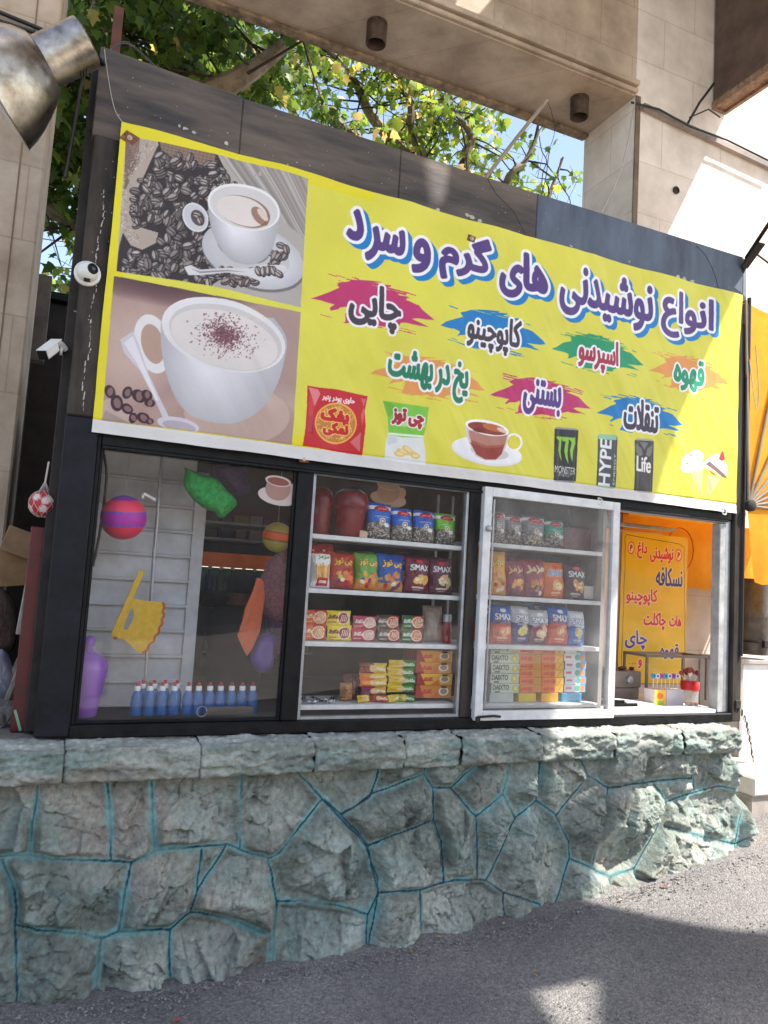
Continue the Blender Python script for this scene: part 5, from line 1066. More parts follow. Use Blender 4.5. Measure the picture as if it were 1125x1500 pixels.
# cartons behind the dusty sash, bottom shelf
def daixto(w, h, s):
    c = CV(w, h, 900, (206, 214, 190)); c.rect(0, 0, w, .06*h, (150, 160, 130)); c.ell(.84*w, .5*h, .12*w, .38*h, (196, 190, 80)); c.ell(.84*w, .5*h, .06*w, .22*h, (226, 220, 130)); c.text('DAIXTO', (.05*w, .34*h), (.62*w, .86*h), (44, 46, 40), .0012); c.rect(.12*w, .1*h, .3*w, .26*h, (60, 66, 56), .8); return c
for i, (yt, yb) in enumerate(((376, 448), (449, 520), (521, 596), (597, 670), (671, 744))):
    w, h, p = place(w3b, 200, 412, yt, yb, SHZ3[3], .10); z = at(*w3b(306, yb), .10)[2]
    box_thing('pale_carton', 'pale green carton with black lettering, %s from the top of its stack' % ORD[i], 'carton', 'pale green cartons stacked at left of the bottom shelf', (p[0]+.003*(-1)**i, .10, z), w, h*.985, .15, daixto, 140+i, rz=.0, side=(190, 200, 170))
def oc(hot):
    def f(w, h, s):
        c = CV(w, h, 900, (232, 128, 40)); c.rect(.62*w, 0, w, h, (240, 190, 50) if hot else (206, 140, 50)); c.rect(0, .92*h, w, h, (240, 200, 90), .7); c.ell(.5*w, .45*h, .12*w, .32*h, (200, 80, 30)); scrib(c, .08*w, .25*h, .36*w, .8*h, (200, 50, 50), 4); c.line([(.74*w, .2*h), (.88*w, .8*h)], .006, (226, 120, 40)); return c
    return f
for k, (x0, x1, ys, st, cn) in enumerate(((412, 578, (396, 452, 510, 567, 624, 680, 738), oc(0), 'darker orange'), (582, 744, (400, 455, 511, 568, 624, 682, 738), oc(1), 'bright orange and yellow'))):
    for i in range(6):
        w, h, p = place(w3b, x0, x1, ys[i], ys[i+1]-2, SHZ3[3], .10); z = at(*w3b((x0+x1)/2, ys[i+1]), .10)[2]
        box_thing('orange_carton', '%s wafer carton, %s from the top of its stack behind dusty glass' % (cn, ORD[i]), 'carton', 'orange wafer cartons stacked on the bottom shelf', (p[0]+.002*(-1)**i, .10, z), w, h*.985, .15, st, 150+i+10*k, side=(220, 150, 60))
def wc(w, h, s):
    c = CV(w, h, 900, (232, 234, 236)); c.rect(.06*w, .3*h, .36*w, .78*h, (240, 214, 220)); c.rect(.08*w, .4*h, .34*w, .66*h, (200, 70, 90), .7); c.ell(.62*w, .5*h, .12*w, .4*h, (60, 170, 150)); c.rect(.72*w, 0, w, h, (80, 170, 220), .9); c.ell(.84*w, .5*h, .12*w, .36*h, (226, 140, 70)); return c
for i, (yt, yb) in enumerate(((390, 446), (447, 504), (505, 562), (563, 620), (621, 676), (677, 736))):
    w, h, p = place(w3b, 752, 910, yt, yb, SHZ3[3], .10); z = at(*w3b(831, yb), .10)[2]
    box_thing('white_carton', 'white and blue biscuit carton, %s from the top of the right-hand stack' % ORD[i], 'carton', 'white and blue cartons stacked on the bottom shelf', (p[0]+.003*(-1)**i, .10, z), w, h*.985, .15, wc, 170+i, side=(120, 180, 220))
for i, (x0, x1, col, cn) in enumerate(((405, 536, (226, 196, 40), 'yellow tray under the darker orange cartons'), (574, 702, (240, 180, 40), 'amber tray under the bright orange cartons'), (728, 876, (30, 150, 200), 'cyan tray under the white and blue cartons'), (188, 366, (196, 206, 196), 'pale tray under the pale green cartons'))):
    a, b = at(*w3b(x0, 760), .09), at(*w3b(x1, 760), .09); zt = at(*w3b((x0+x1)/2, 738), .10)[2]
    o = MB().box(-(b[0]-a[0])/2, (b[0]-a[0])/2, 0, .16, 0, max(.02, zt-SHZ3[3]-.003)).build('display_tray', mat('tray_%d' % i, rgb(*col), .5), None, bevel=.002, loc=((a[0]+b[0])/2, .085, SHZ3[3]+.001)); tag(o, cn, 'tray', 'display trays on the bottom shelf')
# hazy back stock on top shelf (right) and hanging sheet
w, h, p = place(w3, 745, 985, 290, 465, SHZ3[0], .16); box_thing('mauve_carton', 'dusty mauve cardboard carton at right of the top shelf behind dusty glass', 'carton', None, p, w, h, .12, ('plain', (128, 96, 96), (150, 116, 112)), 181, side=(120, 92, 92))
w, h, p = place(w3, 892, 972, 655, 750, SHZ3[1], .12); box_thing('white_note_card', 'small white card standing at right end of the second shelf', 'card', None, (p[0], p[1], SHZ3[1]+.01), w, h, .003, ('plain', (226, 214, 206), (214, 200, 194)), 182, side=(220, 210, 204))
# ------------------------------------------------------------------ left window goods
def bottle_proto():
    t = empty('soap_bottle', (0, 0, 0)); h = 1.
    m = mat('blue_liquid_bottle', rgb(0, 92, 158), .3, var=.12, scale=5)
    b = MB(); prof = [(.020, 0), (.0245, .003), (.025, .02), (.0225, .035), (.025, .05), (.0225, .065), (.0235, .075), (.019, .092), (.0125, .103), (.0115, .108)]; b.lathe(prof, 16)
    b.build('bottle', m, t, True); MB().lathe([(.013, .106), (.0135, .108), (.0135, .124), (.012, .126)], 16).build('cap', mat('white_cap', rgb(228, 228, 228), .4, var=.05), t, True)
    tb = MB(); tb.lathe([(.0065, .124), (.0065, .132), (.0075, .134), (.0075, .139), (.004, .142)], 12); tb.build('red_spout', mat('red_spout', rgb(190, 36, 52), .4, var=.05), t, True)
    return t
def copy_tree(o, parent=None):
    c = o.copy(); COL.objects.link(c); c.parent = parent
    for ch in [q for q in bpy.data.objects if q.parent == o]: copy_tree(ch, c)
    return c
bp = bottle_proto(); xs_f = [(275, .15), (342, .15), (405, .15), (468, .15), (538, .15), (592, .15), (650, .15), (705, .15), (762, .15), (817, .15), (871, .15)]; xs_b = [(302, .22), (360, .22), (417, .22), (478, .22)]
for i, (x, Y) in enumerate(xs_f+xs_b):
    p = at(120+x/3.516, 840+745/3.516, .10); p = at(120+x/3.516, 1045, Y); o = bp if i == 0 else copy_tree(bp); o.location = (p[0], Y, -.637); o.rotation_euler.z = i*.7
    o['label'] = ('blue soap bottle with red spout, %s from left in front row' % ORD[i]) if i < 11 else ('blue soap bottle in the back row, %s from the left' % ORD[i-11]); o['category'] = 'bottle'; o['group'] = 'blue bottles lined up inside the left window'
# wooden brush handle / grey tray in front of the bottles
p = at(340, 1043, .06); t = empty('wooden_paddle', (p[0], .085, -.636), 'flat brown paddle lying in front of the clear end of the bottle row', 'paddle')
MB().prism([(-.105+.0, .012), (-.1, .004), (.095, .004), (.105, .012), (.105, .036), (.095, .044), (-.1, .044), (-.108, .036)], 0, .008).build('board', mat('paddle_wood', rgb(96, 84, 78), .5, var=.3, stretch=(.4, 1, 3), scale=20), t, bevel=.002)
MB().tube([(-.108+.0, -.002, .024)]+[(-.108-.02+.022*math.cos(a), -.002, .024+.022*math.sin(a)) for a in np.linspace(.2, 6.0, 18)], .002, 6).build('wire_loop', M_wire, t, True)
# striped ball hanging
def ball_thing(name, px, py, rpx, Y, stripes, label, tilt=.12):
    c = at(px, py, Y); e = at(px+rpx, py, Y); R = (e[0]-c[0]); R = abs(R)*.97
    t = empty(name, c, label, 'ball'); n, m = 64, 96; V = []; C = []; F = []
    for i in range(m+1):
        th = math.pi*i/m; z = math.cos(th)
        for k in range(n):
            a = 2*math.pi*k/n; fz = z+.02*math.sin(a*40)*0; rr = R*(1+.004*math.sin(a*32)*math.sin(th)); V.append((rr*math.sin(th)*math.cos(a), rr*math.sin(th)*math.sin(a), rr*z))
            cc = stripes[-1][1]
            for lim, col in stripes:
                if z > lim+.025*math.sin(a*20): cc = col; break
            C.append(lin(np.array(cc)/255.))
    for i in range(m):
        for k in range(n): F.append((i*n+k, i*n+(k+1) % n, (i+1)*n+(k+1) % n, (i+1)*n+k))
    o = npmesh('striped_ball', np.array(V), np.array(F), vmat('ball_plastic', .45, .4, bump=.2, bscale=200, var=.05), np.array(C), t); o.rotation_euler = (.15, tilt, 0)
    MB().tube([(0, 0, R), (.0, 0, R+.4)], .0012, 5).build('string', M_wire, t); return t
ball_thing('toy_ball', 181, 758, 35, .16, [(.80, (130, 56, 160)), (.32, (236, 58, 92)), (.24, (96, 76, 190)), (-.26, (180, 30, 164)), (-.34, (96, 76, 190)), (-2, (240, 50, 84))], 'pink and purple striped ball hanging in the left window', -.06)
ball_thing('toy_ball', 406, 787, 22, .30, [(.42, (176, 150, 60)), (.36, (60, 50, 40)), (-.12, (222, 90, 30)), (-.2, (70, 60, 40)), (-2, (176, 164, 70))], 'orange and olive striped ball hanging at right of the left window', .05)
# folding hand fans
def fan_thing(J, pts, hole, stick, Y, col, rim, label):
    o0 = at(*J(*pts[0]), Y); t = empty('barbecue_fan', o0, label, 'hand fan', 'plastic barbecue fans hanging in the left window')
    def q(x, y): p = at(*J(x, y), Y)-o0; return (p[0], p[2])
    m = mat('fan_plastic_%d' % int(col[1]), rgb(*col), .4, var=.1, scale=40); mr = mat('fan_rim_%d' % int(rim[1]), rgb(*rim), .45)
    outer = [q(*p) for p in pts]; ih = [q(*p) for p in hole] if hole else None
    cu = bpy.data.curves.new('fan', 'CURVE'); cu.dimensions = '2D'; cu.fill_mode = 'BOTH'; cu.extrude = .003
    for pl in [outer]+([ih] if ih else []):
        s = cu.splines.new('POLY'); s.points.add(len(pl)-1); s.use_cyclic_u = True
        for a, p in zip(s.points, pl): a.co = (p[0], p[1], 0, 1)
    ob_ = bpy.data.objects.new('t', cu); COL.objects.link(ob_); dg = bpy.context.evaluated_depsgraph_get(); dg.update(); me = bpy.data.meshes.new_from_object(ob_.evaluated_get(dg)); bpy.data.objects.remove(ob_)
    me.transform(Matrix.Rotation(math.pi/2, 4, 'X')); me.materials.clear(); me.materials.append(m); bo = bpy.data.objects.new('fan_blade', me); COL.objects.link(bo); bo.parent = t
    sp = [q(*p) for p in stick]; MB().bar((sp[0][0], -.004, sp[0][1]), (sp[1][0], -.004, sp[1][1]), .026, .008, (0, 1, 0)).build('handle', m, t, bevel=.002)
    return t, q, mr
def L3(x, y): return (120+x/3.516, 840+y/3.516)
a0 = [(246,128),(330,140),(412,148)]; sc = []
for k in range(13):
    f = k/12; x = 412+16*math.sin(f*math.pi)*1.0-f*105; y = 148+f*262; sc += [(x+(10 if k % 2 else 0)+18*math.sin(f*math.pi), y+(4 if k % 2 else 0))]
fan_y = a0+sc+[(295,412),(240,360),(215,338),(150,328),(190,240)]
t, q, mr = fan_thing(L3, fan_y, [(262,182),(270,205),(262,240),(240,280),(226,292),(214,284),(222,250),(238,214),(250,184)], [(308,-12),(160,326)], .14, (206, 164, 20), (176, 84, 30), 'yellow plastic barbecue fan hanging in front of the white ribbed panel')
rim = MB(); 
for k in range(len(sc)-1):
    A, Bq = q(*sc[k]), q(*sc[k+1]); rim.bar((A[0]+.003, .0, A[1]), (Bq[0]+.003, .0, Bq[1]), .010, .009, (0, 1, 0))
rim.build('scalloped_rim', mr, t); MB().ball((q(172, 330)[0], -.002, q(172, 330)[1]), .009, 8, 6).build('rivet', mr, t, True)
fan_o = [(905,30),(935,40),(940,120),(925,240),(915,300),(880,380),(850,425),(825,380),(800,318),(815,290),(840,180)]
fan_thing(L3, fan_o, [(856,205),(852,240),(838,280),(828,292),(832,262),(846,218)], [(915,25),(820,300)], .22, (206, 96, 50), (120, 60, 40), 'orange plastic barbecue fan hanging at the right of the left window')
# bundles of netting and purple pots
def lump(name, J, pts, Y, d, col, label, cat, rough=.55, amp=.012, net=True):
    """closed bag-like body: outline from the window view given real depth, wrinkled"""
    o0 = at(*J(*np.mean(pts, 0)), Y); P = np.array([at(*J(*p), Y)-o0 for p in pts])[:, [0, 2]]; n = len(P); V = []; F = []; m = 14
    P2 = np.array(curve(np.vstack([P, P[:1]]), 4))[:-1]; n = len(P2); ctr = P2.mean(0)
    for i in range(m+1):
        f = i/m*math.pi; s = math.sin(f)**.55; y = -math.cos(f)*d
        for k, p in enumerate(P2):
            w = 1+amp*8*(vn(k*.7, i*.8, 3)-.5); V.append((ctr[0]+(p[0]-ctr[0])*max(s, .02)*w, y*w, ctr[1]+(p[1]-ctr[1])*max(s, .02)*w))
    for i in range(m):
        for k in range(n): F.append((i*n+k, i*n+(k+1) % n, (i+1)*n+(k+1) % n, (i+1)*n+k))
    mm = mat('film_%d_%d_%d' % tuple(int(q) for q in col), rgb(*col), rough, var=.3, scale=60 if net else 8, bump=.8 if net else .15, bscale=220 if net else 30)
    b = MB(); b.add(V, F); o = b.build(name, mm, None, True, loc=o0); return tag(o, label, cat)
def L2(x, y): return (120+x/3.516, 640+y/3.516)
lump('net_bundle', L2, [(530,160),(600,185),(680,210),(740,270),(796,335),(770,375),(715,418),(700,390),(640,372),(570,320),(530,250)], .2, .06, (36, 176, 78), 'bright green net bundle hanging at the top of the left window', 'net bundle')
lump('net_bundle', L2, [(680,150),(760,140),(830,140),(850,230),(868,280),(800,300),(740,250),(690,200)], .3, .06, (84, 60, 104), 'dark purple net bundle hanging behind the green one', 'net bundle')
lump('net_bundle', L2, [(960,640),(1055,580),(1055,870),(1040,950),(960,930),(900,850),(905,760)], .32, .05, (160, 104, 108), 'rosy brown net bundle hanging below the striped ball', 'net bundle')
lump('net_bundle', L3, [(935,130),(1050,100),(1040,330),(1000,420),(960,330)], .36, .05, (96, 66, 96), 'dull mauve net bundle hanging beside the orange fan', 'net bundle')
lump('plastic_jug', L3, [(905,330),(960,300),(990,330),(985,400),(975,480),(930,512),(890,490),(870,430)], .26, .06, (104, 74, 150), 'purple plastic jug hanging under the orange fan', 'jug', .35, .004, False)
p = at(*L3(0, 600), .13); t = empty('purple_pot', (p[0]+.012, .16, -.637), 'lilac plastic pot standing half hidden behind the left post', 'pot')
q = .085; MB().lathe([(q*.62, 0), (q*.66, .004), (q*.95, .16), (q*1.0, .18), (q*.98, .20)], 24).build('body', mat('lilac_plastic', rgb(150, 96, 190), .35, var=.08), t, True); MB().lathe([(q*1.0, .20), (q*.9, .235), (q*.5, .262), (q*.22, .27), (q*.2, .285), (q*.3, .30), (q*.28, .325), (q*.1, .335)], 24).build('lid', MATS['lilac_plastic'], t, True)
b = MB(); b.bar(at(*L2(318, 292), .18), at(*L2(378, 325), .18), .016, .012); b.bar(at(*L2(318, 292), .18), at(*L2(312, 318), .18), .01, .01); tag(b.build('white_hook', mat('hook_plastic', rgb(226, 226, 224), .4), None), 'small white plastic hook beside the pink ball', 'hook')
# cup stickers on the inside of the glass
def sticker(J, cx, cy, sc_, Y, label, dim):
    o0 = at(*J(cx, cy), Y); t = empty('cup_sticker', o0, label, 'sticker', 'tea cup stickers inside the glass')
    def el(nm, x, y, rx, ry, col, k, ang=.2):
        P = []
        for a in np.linspace(0, 6.283, 28, endpoint=False):
            X = rx*math.cos(a)*math.cos(ang)-ry*math.sin(a)*math.sin(ang); Yq = rx*math.cos(a)*math.sin(ang)+ry*math.sin(a)*math.cos(ang); p = at(*J(cx+(x+X)*sc_, cy+(y+Yq)*sc_), Y)-o0; P.append((p[0], p[2]))
        MB().prism(P, -.001*k-.0008, -.001*k).build(nm, mat('sticker_%d_%d_%d' % tuple(col), rgb(*col), .5, var=.06), t)
    el('saucer', 0, 42, 100, 44, dim[0], 0); el('handle', 72, 10, 26, 30, dim[0], 1); el('bowl', 0, 5, 62, 58, dim[1], 2); el('rim', 0, -32, 64, 26, dim[0], 3); el('tea', 0, -30, 54, 19, dim[2], 4)
sticker(L2, 1010, 262, 1.05, .012, 'tea cup sticker at the top right of the left window', [(196, 180, 172), (160, 120, 108), (130, 70, 52)])
sticker(w2, 600, 172, 1.15, .20, 'dim tea cup sticker behind the blue seed bags', [(190, 156, 130), (170, 130, 104), (176, 140, 112)])
# ------------------------------------------------------------------ person inside, seen from behind through the left window
def person():
    Y = 1.05; hp = at(346, 868, Y); sc_ = (at(346, 846, Y)[2]-at(346, 895, Y)[2])/.23
    t = empty('person', (hp[0]+.02, Y, -.67), 'person in a dark jacket standing inside the kiosk, seen from behind', 'person'); H = hp[2]+.67+.12
    b = MB(); N = 28; rings = []
    def ring(z, rx, ry, cx=0., cy=0.): rings.append((z, rx, ry, cx, cy))
    for z, rx, ry, cx in ((0.0,.13,.10,0),(.10,.155,.12,0),(.22,.165,.125,0),(.34,.16,.12,0),(.46,.185,.125,0),(.56,.20,.12,0),(.63,.185,.105,0),(.67,.13,.085,.0),(.69,.075,.07,0),(.72,.056,.06,0),(.745,.056,.062,.0),(.765,.066,.08,0),(.80,.076,.096,0),(.84,.081,.103,0),(.88,.079,.102,0),(.92,.066,.086,0),(.945,.042,.056,0),(.955,.012,.016,0)):
        ring(z*H/.955, rx, ry, cx)
    V = []; F = []
    for z, rx, ry, cx, cy in rings:
        for k in range(N): a = 2*math.pi*k/N; V.append((cx+rx*math.cos(a), cy+ry*math.sin(a), z))
    for i in range(len(rings)-1):
        for k in range(N): F.append((i*N+k, i*N+(k+1) % N, (i+1)*N+(k+1) % N, (i+1)*N+k))
    F.append(tuple(range(N))[::-1]); b.add(V, F)
    skin = mat('skin', rgb(120, 84, 66), .6, var=.08); cloth = mat('dark_jacket', rgb(44, 42, 44), .85, var=.25, scale=20, bump=.3)
    k = .955; n0 = len(b.f)
    b.mi = [0 if min(V[i][2] for i in f) > .685*H/k else 1 for f in b.f]
    for s in (-1, 1): b.m = 0; b.ball((s*.082, -.0, .83*H/k), .022, 8, 6, (.4, .8, 1.3))
    b.m = 1
    for s in (-1, 1): b.tube(curve([(s*.165, 0, .63*H/k), (s*.215, -.01, .52*H/k), (s*.235, -.02, .34*H/k), (s*.21, .09, .2*H/k), (s*.15, .18, .2*H/k)]), list(np.linspace(.062, .036, 33)), 12)
    b.m = 0
    for s in (-1, 1):
        b.ball((s*.14, .2, .2*H/k), .03, 8, 6, (.9, 1.3, .6))
        for f in range(5): b.tube([(s*.14+(f-2)*.012, .22, .2*H/k), (s*.14+(f-2)*.014, .262-.008*abs(f-2), .195*H/k), (s*.14+(f-2)*.014, .285-.012*abs(f-2), .18*H/k)], [.008, .0075, .006], 6)
    # nose and brow on the far side of the head
    b.ball((0, .10, .81*H/k), .018, 8, 6, (.7, 1, 1.2))
    o = b.build('body', [skin, cloth], t, True)
    hb = MB(); HH = H/k; V = []; F = []
    for i, (z, rx, ry) in enumerate(((.785,.079,.092),(.82,.085,.107),(.86,.088,.112),(.90,.082,.104),(.935,.064,.08),(.958,.034,.045),(.965,.008,.01))):
        for q_ in range(N):
            a = 2*math.pi*q_/N; fr = .012 if math.sin(a) > .5 and z < .88 else 0; V.append(((rx-fr*.6)*math.cos(a), (ry-fr*2.2)*math.sin(a), z*HH))
    for i in range(6):
        for q_ in range(N): F.append((i*N+q_, i*N+(q_+1) % N, (i+1)*N+(q_+1) % N, (i+1)*N+q_))
    hb.add(V, F); hb.build('hair', mat('black_hair', rgb(26, 22, 22), .6, var=.3, scale=80, bump=.5, bscale=200), t, True)
    return t
person()
# rear opening: orange awning strip, teal shelf and bottles outside it, shelves in the dark
o = MB().box(.5, 1.9, 1.78, 1.9, .035, .22).build('rear_valance', mat('apricot_cloth', rgb(250, 168, 110), .7, trans=.7), None); tag(o, 'orange cloth strip over the rear opening of the kiosk', 'valance')
o = MB().box(.5, 1.9, 1.83, 1.86, -.3, .03).build('teal_panel', mat('teal_board', rgb(60, 170, 160), .5), None, bevel=.003); tag(o, 'teal panel behind the bottles in the rear opening', 'panel')
rr = random.Random(8)
for i in range(8):
    col = ((60, 120, 70), (90, 90, 80), (40, 60, 150), (110, 140, 120), (60, 90, 60), (120, 120, 110), (50, 70, 160), (80, 110, 80))[i]
    t = empty('drink_bottle', (.80+i*.075, 1.72, -.12), '%s drink bottle from the left in the rear opening' % ORD[i], 'bottle', 'drink bottles in the rear opening'); MB().lathe([(.025, 0), (.027, .01), (.027, .09), (.012, .12), (.011, .14)], 12).build('bottle', mat('drink_%d' % i, rgb(*col), .2), t, True); MB().lathe([(.013, .138), (.013, .152), (.01, .154)], 10).build('cap', MATS['white_cap'], t, True)
for i, (z, y) in enumerate(((.30, 1.5), (.20, 1.5), (-.30, 1.55), (-.5, 1.55))):
    o = MB().box(.70, 1.6, y-.12, y+.19, z, z+.015).build('wall_shelf', M_alu, None); tag(o, ('dark shelf high on the rear wall, the upper one', 'dark shelf high on the rear wall, the lower one', 'low shelf on the rear wall behind the person, the upper one', 'low shelf on the rear wall behind the person, the lower one')[i], 'shelf')
    for k in range(9):
        s = rr.uniform(.03, .05); q = MB().box(-s, s, -.04, .04, 0, rr.uniform(.04, .07)).build('stock_box', mat('stock_%d' % (k % 5), rgb(*((120, 40, 40), (90, 80, 70), (60, 70, 90), (130, 110, 80), (150, 140, 130))[k % 5]), .5), None, bevel=.003, loc=(.78+k*.095, y-.05, z+.016)); tag(q, 'small stock box in the dim row on a rear wall shelf', 'box', 'stock boxes on the rear wall shelves')
# ------------------------------------------------------------------ serving hatch
def H7(x, y): return (880+x/4.286, 730+y/4.286)
def make_poster():
    Y = .77; TLp, TRp, BLp = at(*H7(145, 205), Y), at(*H7(560, 252), Y), at(*H7(110, 1170), Y); X0, X1, Z1, Z0 = TLp[0], TRp[0], TLp[2], BLp[2]; W, H = X1-X0, Z1-Z0
    c = CV(W, H, 800, (234, 190, 24)); B = lambda x, y: (lambda p: (p[0]-X0, p[2]-Z0))(at(*H7(x, y), Y))
    Yi, Xi = np.mgrid[0:c.H, 0:c.W]/800.0; c.a *= (1-.10*fbm(Xi*5, Yi*5, 3)[..., None])
    fr = [B(*p) for p in ((172,228),(505,288),(535,310),(540,900),(540,1165),(140,1165),(150,800),(165,300),(160,250),(172,228))]; c.line(fr, .004, (60, 50, 30))
    red, blu = (206, 36, 36), (44, 52, 130)
    for x, y in ((203,311),(500,358)):
        c.ell(*B(x, y), .031, .044, red); c.ell(*B(x, y), .025, .036, (240, 200, 150)); p = B(x, y); c.text('P', (p[0]-.011, p[1]-.022), (p[0]+.012, p[1]+.022), (120, 20, 30), .0025)
    def T(w, x0, y1, x1, y0, col): a, b = B(x0, y1), B(x1, y0); c.text(w, a, b, col, .004, .0045, (236, 226, 200))
    T('نوشیدنی', 320,402,468,312, red); T('داغ', 240,378,308,278, red); T('نسکافه', 355,548,526,440, blu); T('کاپوچینو', 168,672,370,572, (200, 40, 44)); T('هات', 440,806,520,735, red); T('چاکلت', 280,828,422,720, red)
    T('چای', 162,950,305,830, (70, 60, 160)); T('قهوه', 380,1012,502,915, (96, 60, 120)); T('و', 245,1070,272,1010, red)
    for k in (195, 212, 229): c.ell(*B(k, 1038), .0045, .0055, red)
    col = c.final(); h, w = col.shape[:2]; u = np.linspace(0, W, w); v = np.linspace(0, H, h); U, V = np.meshgrid(u, v)
    Yy = -.008-.010*(fbm(U*5, V*4, 5)-.3)-.003*np.sin(V*26+2*U)*.6
    P = np.stack([U, Yy, V], -1).reshape(-1, 3); root = empty('menu_poster', (X0, .797, Z0), 'yellow menu poster listing hot drinks on the pinkish panel inside the hatch', 'poster')
    npmesh('poster_sheet', P, gridq(w, h), vmat('poster_paper', .35, .4, bump=.03, var=.05), col.reshape(-1, 3), root)
make_poster()
CZ = -.632
# glass display box with lollipops and sweets on the counter
a, b = at(*H7(285, 1200), .36), at(*H7(672, 1200), .36); zt = at(*H7(480, 985), .36)[2]
t = empty('display_case', ((a[0]+b[0])/2, .36, CZ), 'clear display case with a grey frame on the serving counter', 'display case'); w = (b[0]-a[0])/2; h = zt-CZ
fm = MB()
for x in (-w, w-.014): fm.box(x, x+.014, 0, .014, 0, h-.016); fm.box(x, x+.014, .2, .214, 0, h-.016)
fm.box(-w, w, 0, .014, h-.016, h); fm.box(-w, w, .2, .214, h-.016, h); fm.box(-w, -w+.014, .014, .2, h-.016, h); fm.box(w-.014, w, .014, .2, h-.016, h); fm.build('frame', mat('grey_case_frame', rgb(132, 118, 104), .5), t)
MB().box(-w+.016, w-.016, .005, .008, .005, h-.02).build('pane', M_glass, t)
# lollipops in a red cup
def lolly(n, cx, cy, z0, r, spread, hh, cols, name, label, grp, rs):
    for i in range(n):
        a = rs.uniform(0, 6.28); d = spread*math.sqrt(rs.random()); x, y = d*math.cos(a), d*math.sin(a)*.6; z = hh*rs.uniform(.72, 1.05)
        l = empty(name, (cx, cy, z0), label, 'lollipop', grp); MB().tube([(x*.3, y*.3, 0), (x, y, z)], .0022, 5).build('stick', MATS['white_cap'], l); col = rs.choice(cols)
        MB().ball((x, y, z+r*.7), r, 10, 7).build('sweet', mat('lolly_%d_%d_%d' % col, rgb(*col), .25, var=.1), l, True)
rs = random.Random(6); p = at(*H7(560, 1160), .28); cz = at(*H7(560, 1165), .28)[2]
s = empty('lollipop_jar', (p[0], .28, CZ), 'clear plastic jar with a red rim holding lollipops on the counter', 'jar')
zr = cz-CZ
MB().lathe([(.045, 0), (.05, .005), (.052, zr-.03), (.05, zr-.03)], 24).build('jar_body', glass_mat('clear_plastic', (.9, .9, .9), .25, (.8, .78, .76)), s, True); MB().lathe([(.054, zr-.035), (.056, zr-.02), (.056, zr+.015), (.053, zr+.02)], 24).build('red_rim', mat('red_jar_rim', rgb(206, 36, 40), .4), s, True)
lolly(16, p[0], .28, cz-.01, .015, .075, .085, [(150, 70, 60), (226, 196, 170), (110, 50, 60), (236, 220, 200), (170, 60, 80)], 'lollipop', 'round lollipop bristling from the red rimmed jar', 'lollipops in the red rimmed jar', rs)
p2 = at(*H7(425, 1240), .2); a, b = at(*H7(340, 1240), .2), at(*H7(520, 1240), .2); zt2 = at(*H7(430, 1205), .2)[2]; w = (b[0]-a[0])
o = box_thing('sweet_box', 'pale box with a yellow end holding flag lollipops on the counter', 'box', None, ((a[0]+b[0])/2, .2, CZ+.001), w, zt2-CZ, .09, (lambda w_, h_, s_: (lambda c: (c.rect(0, 0, .36*w_, h_, (236, 190, 60)), c.ell(.18*w_, .6*h_, .12*w_, .2*h_, (226, 120, 50)), c.rect(.06*w_, .05*h_, .3*w_, .3*h_, (150, 180, 60)), c.rect(.38*w_, .0, .40*w_, h_, (200, 80, 90)), c)[-1])(CV(w_, h_, 900, (206, 202, 206)))), 200, side=(224, 218, 216))
for i in range(7):
    x = (a[0]+b[0])/2-w*.42+w*.14*i; l = empty('flat_lollipop', (x, .235, zt2-.01), '%s flat swirl lollipop from the left standing in the pale box' % ORD[i], 'lollipop', 'flat lollipops in the pale box'); hh = at(*H7(430, 1125), .2)[2]-zt2
    MB().tube([(0, 0, 0), (0, 0, hh)], .0022, 5).build('stick', MATS['white_cap'], l); col = ((60, 150, 200), (226, 226, 226), (220, 80, 120), (70, 170, 200), (230, 230, 226), (190, 90, 160), (226, 226, 226))[i]
    b2 = MB(); b2.lathe([(.016, -.004), (.0165, 0), (.016, .004)], 16, (0, 0, hh+.014), (0, 1, 0)); b2.build('disc', mat('disc_%d' % i, rgb(*col), .3), l, True); MB().lathe([(.008, -.005), (.0085, -.003)], 12, (0, 0, hh+.014), (0, 1, 0)).build('swirl', mat('disc_swirl', rgb(60, 90, 170), .3), l, True)
# tray with toffees, grey machine, papers
p = at(*H7(130, 1110), .45); t = empty('grey_machine', (p[0], .42, CZ), 'grey steel tea machine body at the left of the hatch', 'machine'); zt = at(*H7(160, 1085), .42)[2]-CZ
MB().box(-.12, .12, 0, .25, 0, zt-.10).build('base', mat('machine_grey', rgb(150, 142, 136), .4, .4), t, bevel=.006); MB().box(-.115, .125, -.01, .24, zt-.10, zt).build('drawer', mat('machine_front', rgb(132, 124, 116), .45, .3), t, bevel=.005); MB().lathe([(.022, 0), (.022, -.02), (.012, -.026)], 16, (.02, -.01, zt-.05), (0, 1, 0)).build('knob', M_alu, t, True)
for k in range(7):
    q = MB().ball((0, 0, .012), .014, 9, 6, (1.5, 1, .8)).build('date_sweet', mat('brown_sweet', rgb(84, 44, 36), .4, var=.3, scale=30), None, True, loc=(p[0]-.09+k*.03, .46+.02*(k % 3), CZ+zt+.001)); tag(q, 'brown sweet in the row on top of the grey machine', 'sweet', 'brown sweets on the grey machine')
o = MB().prism([(0, 0), (.20, -.012), (.215, -.02), (.0, -.02)], 0, .14).build('paper_pad', mat('white_paper', rgb(236, 234, 230), .7, var=.04), None, loc=(at(*H7(165, 1230), .2)[0], .2, CZ+.022)); tag(o, 'white sheet of paper lying on the serving counter', 'paper')
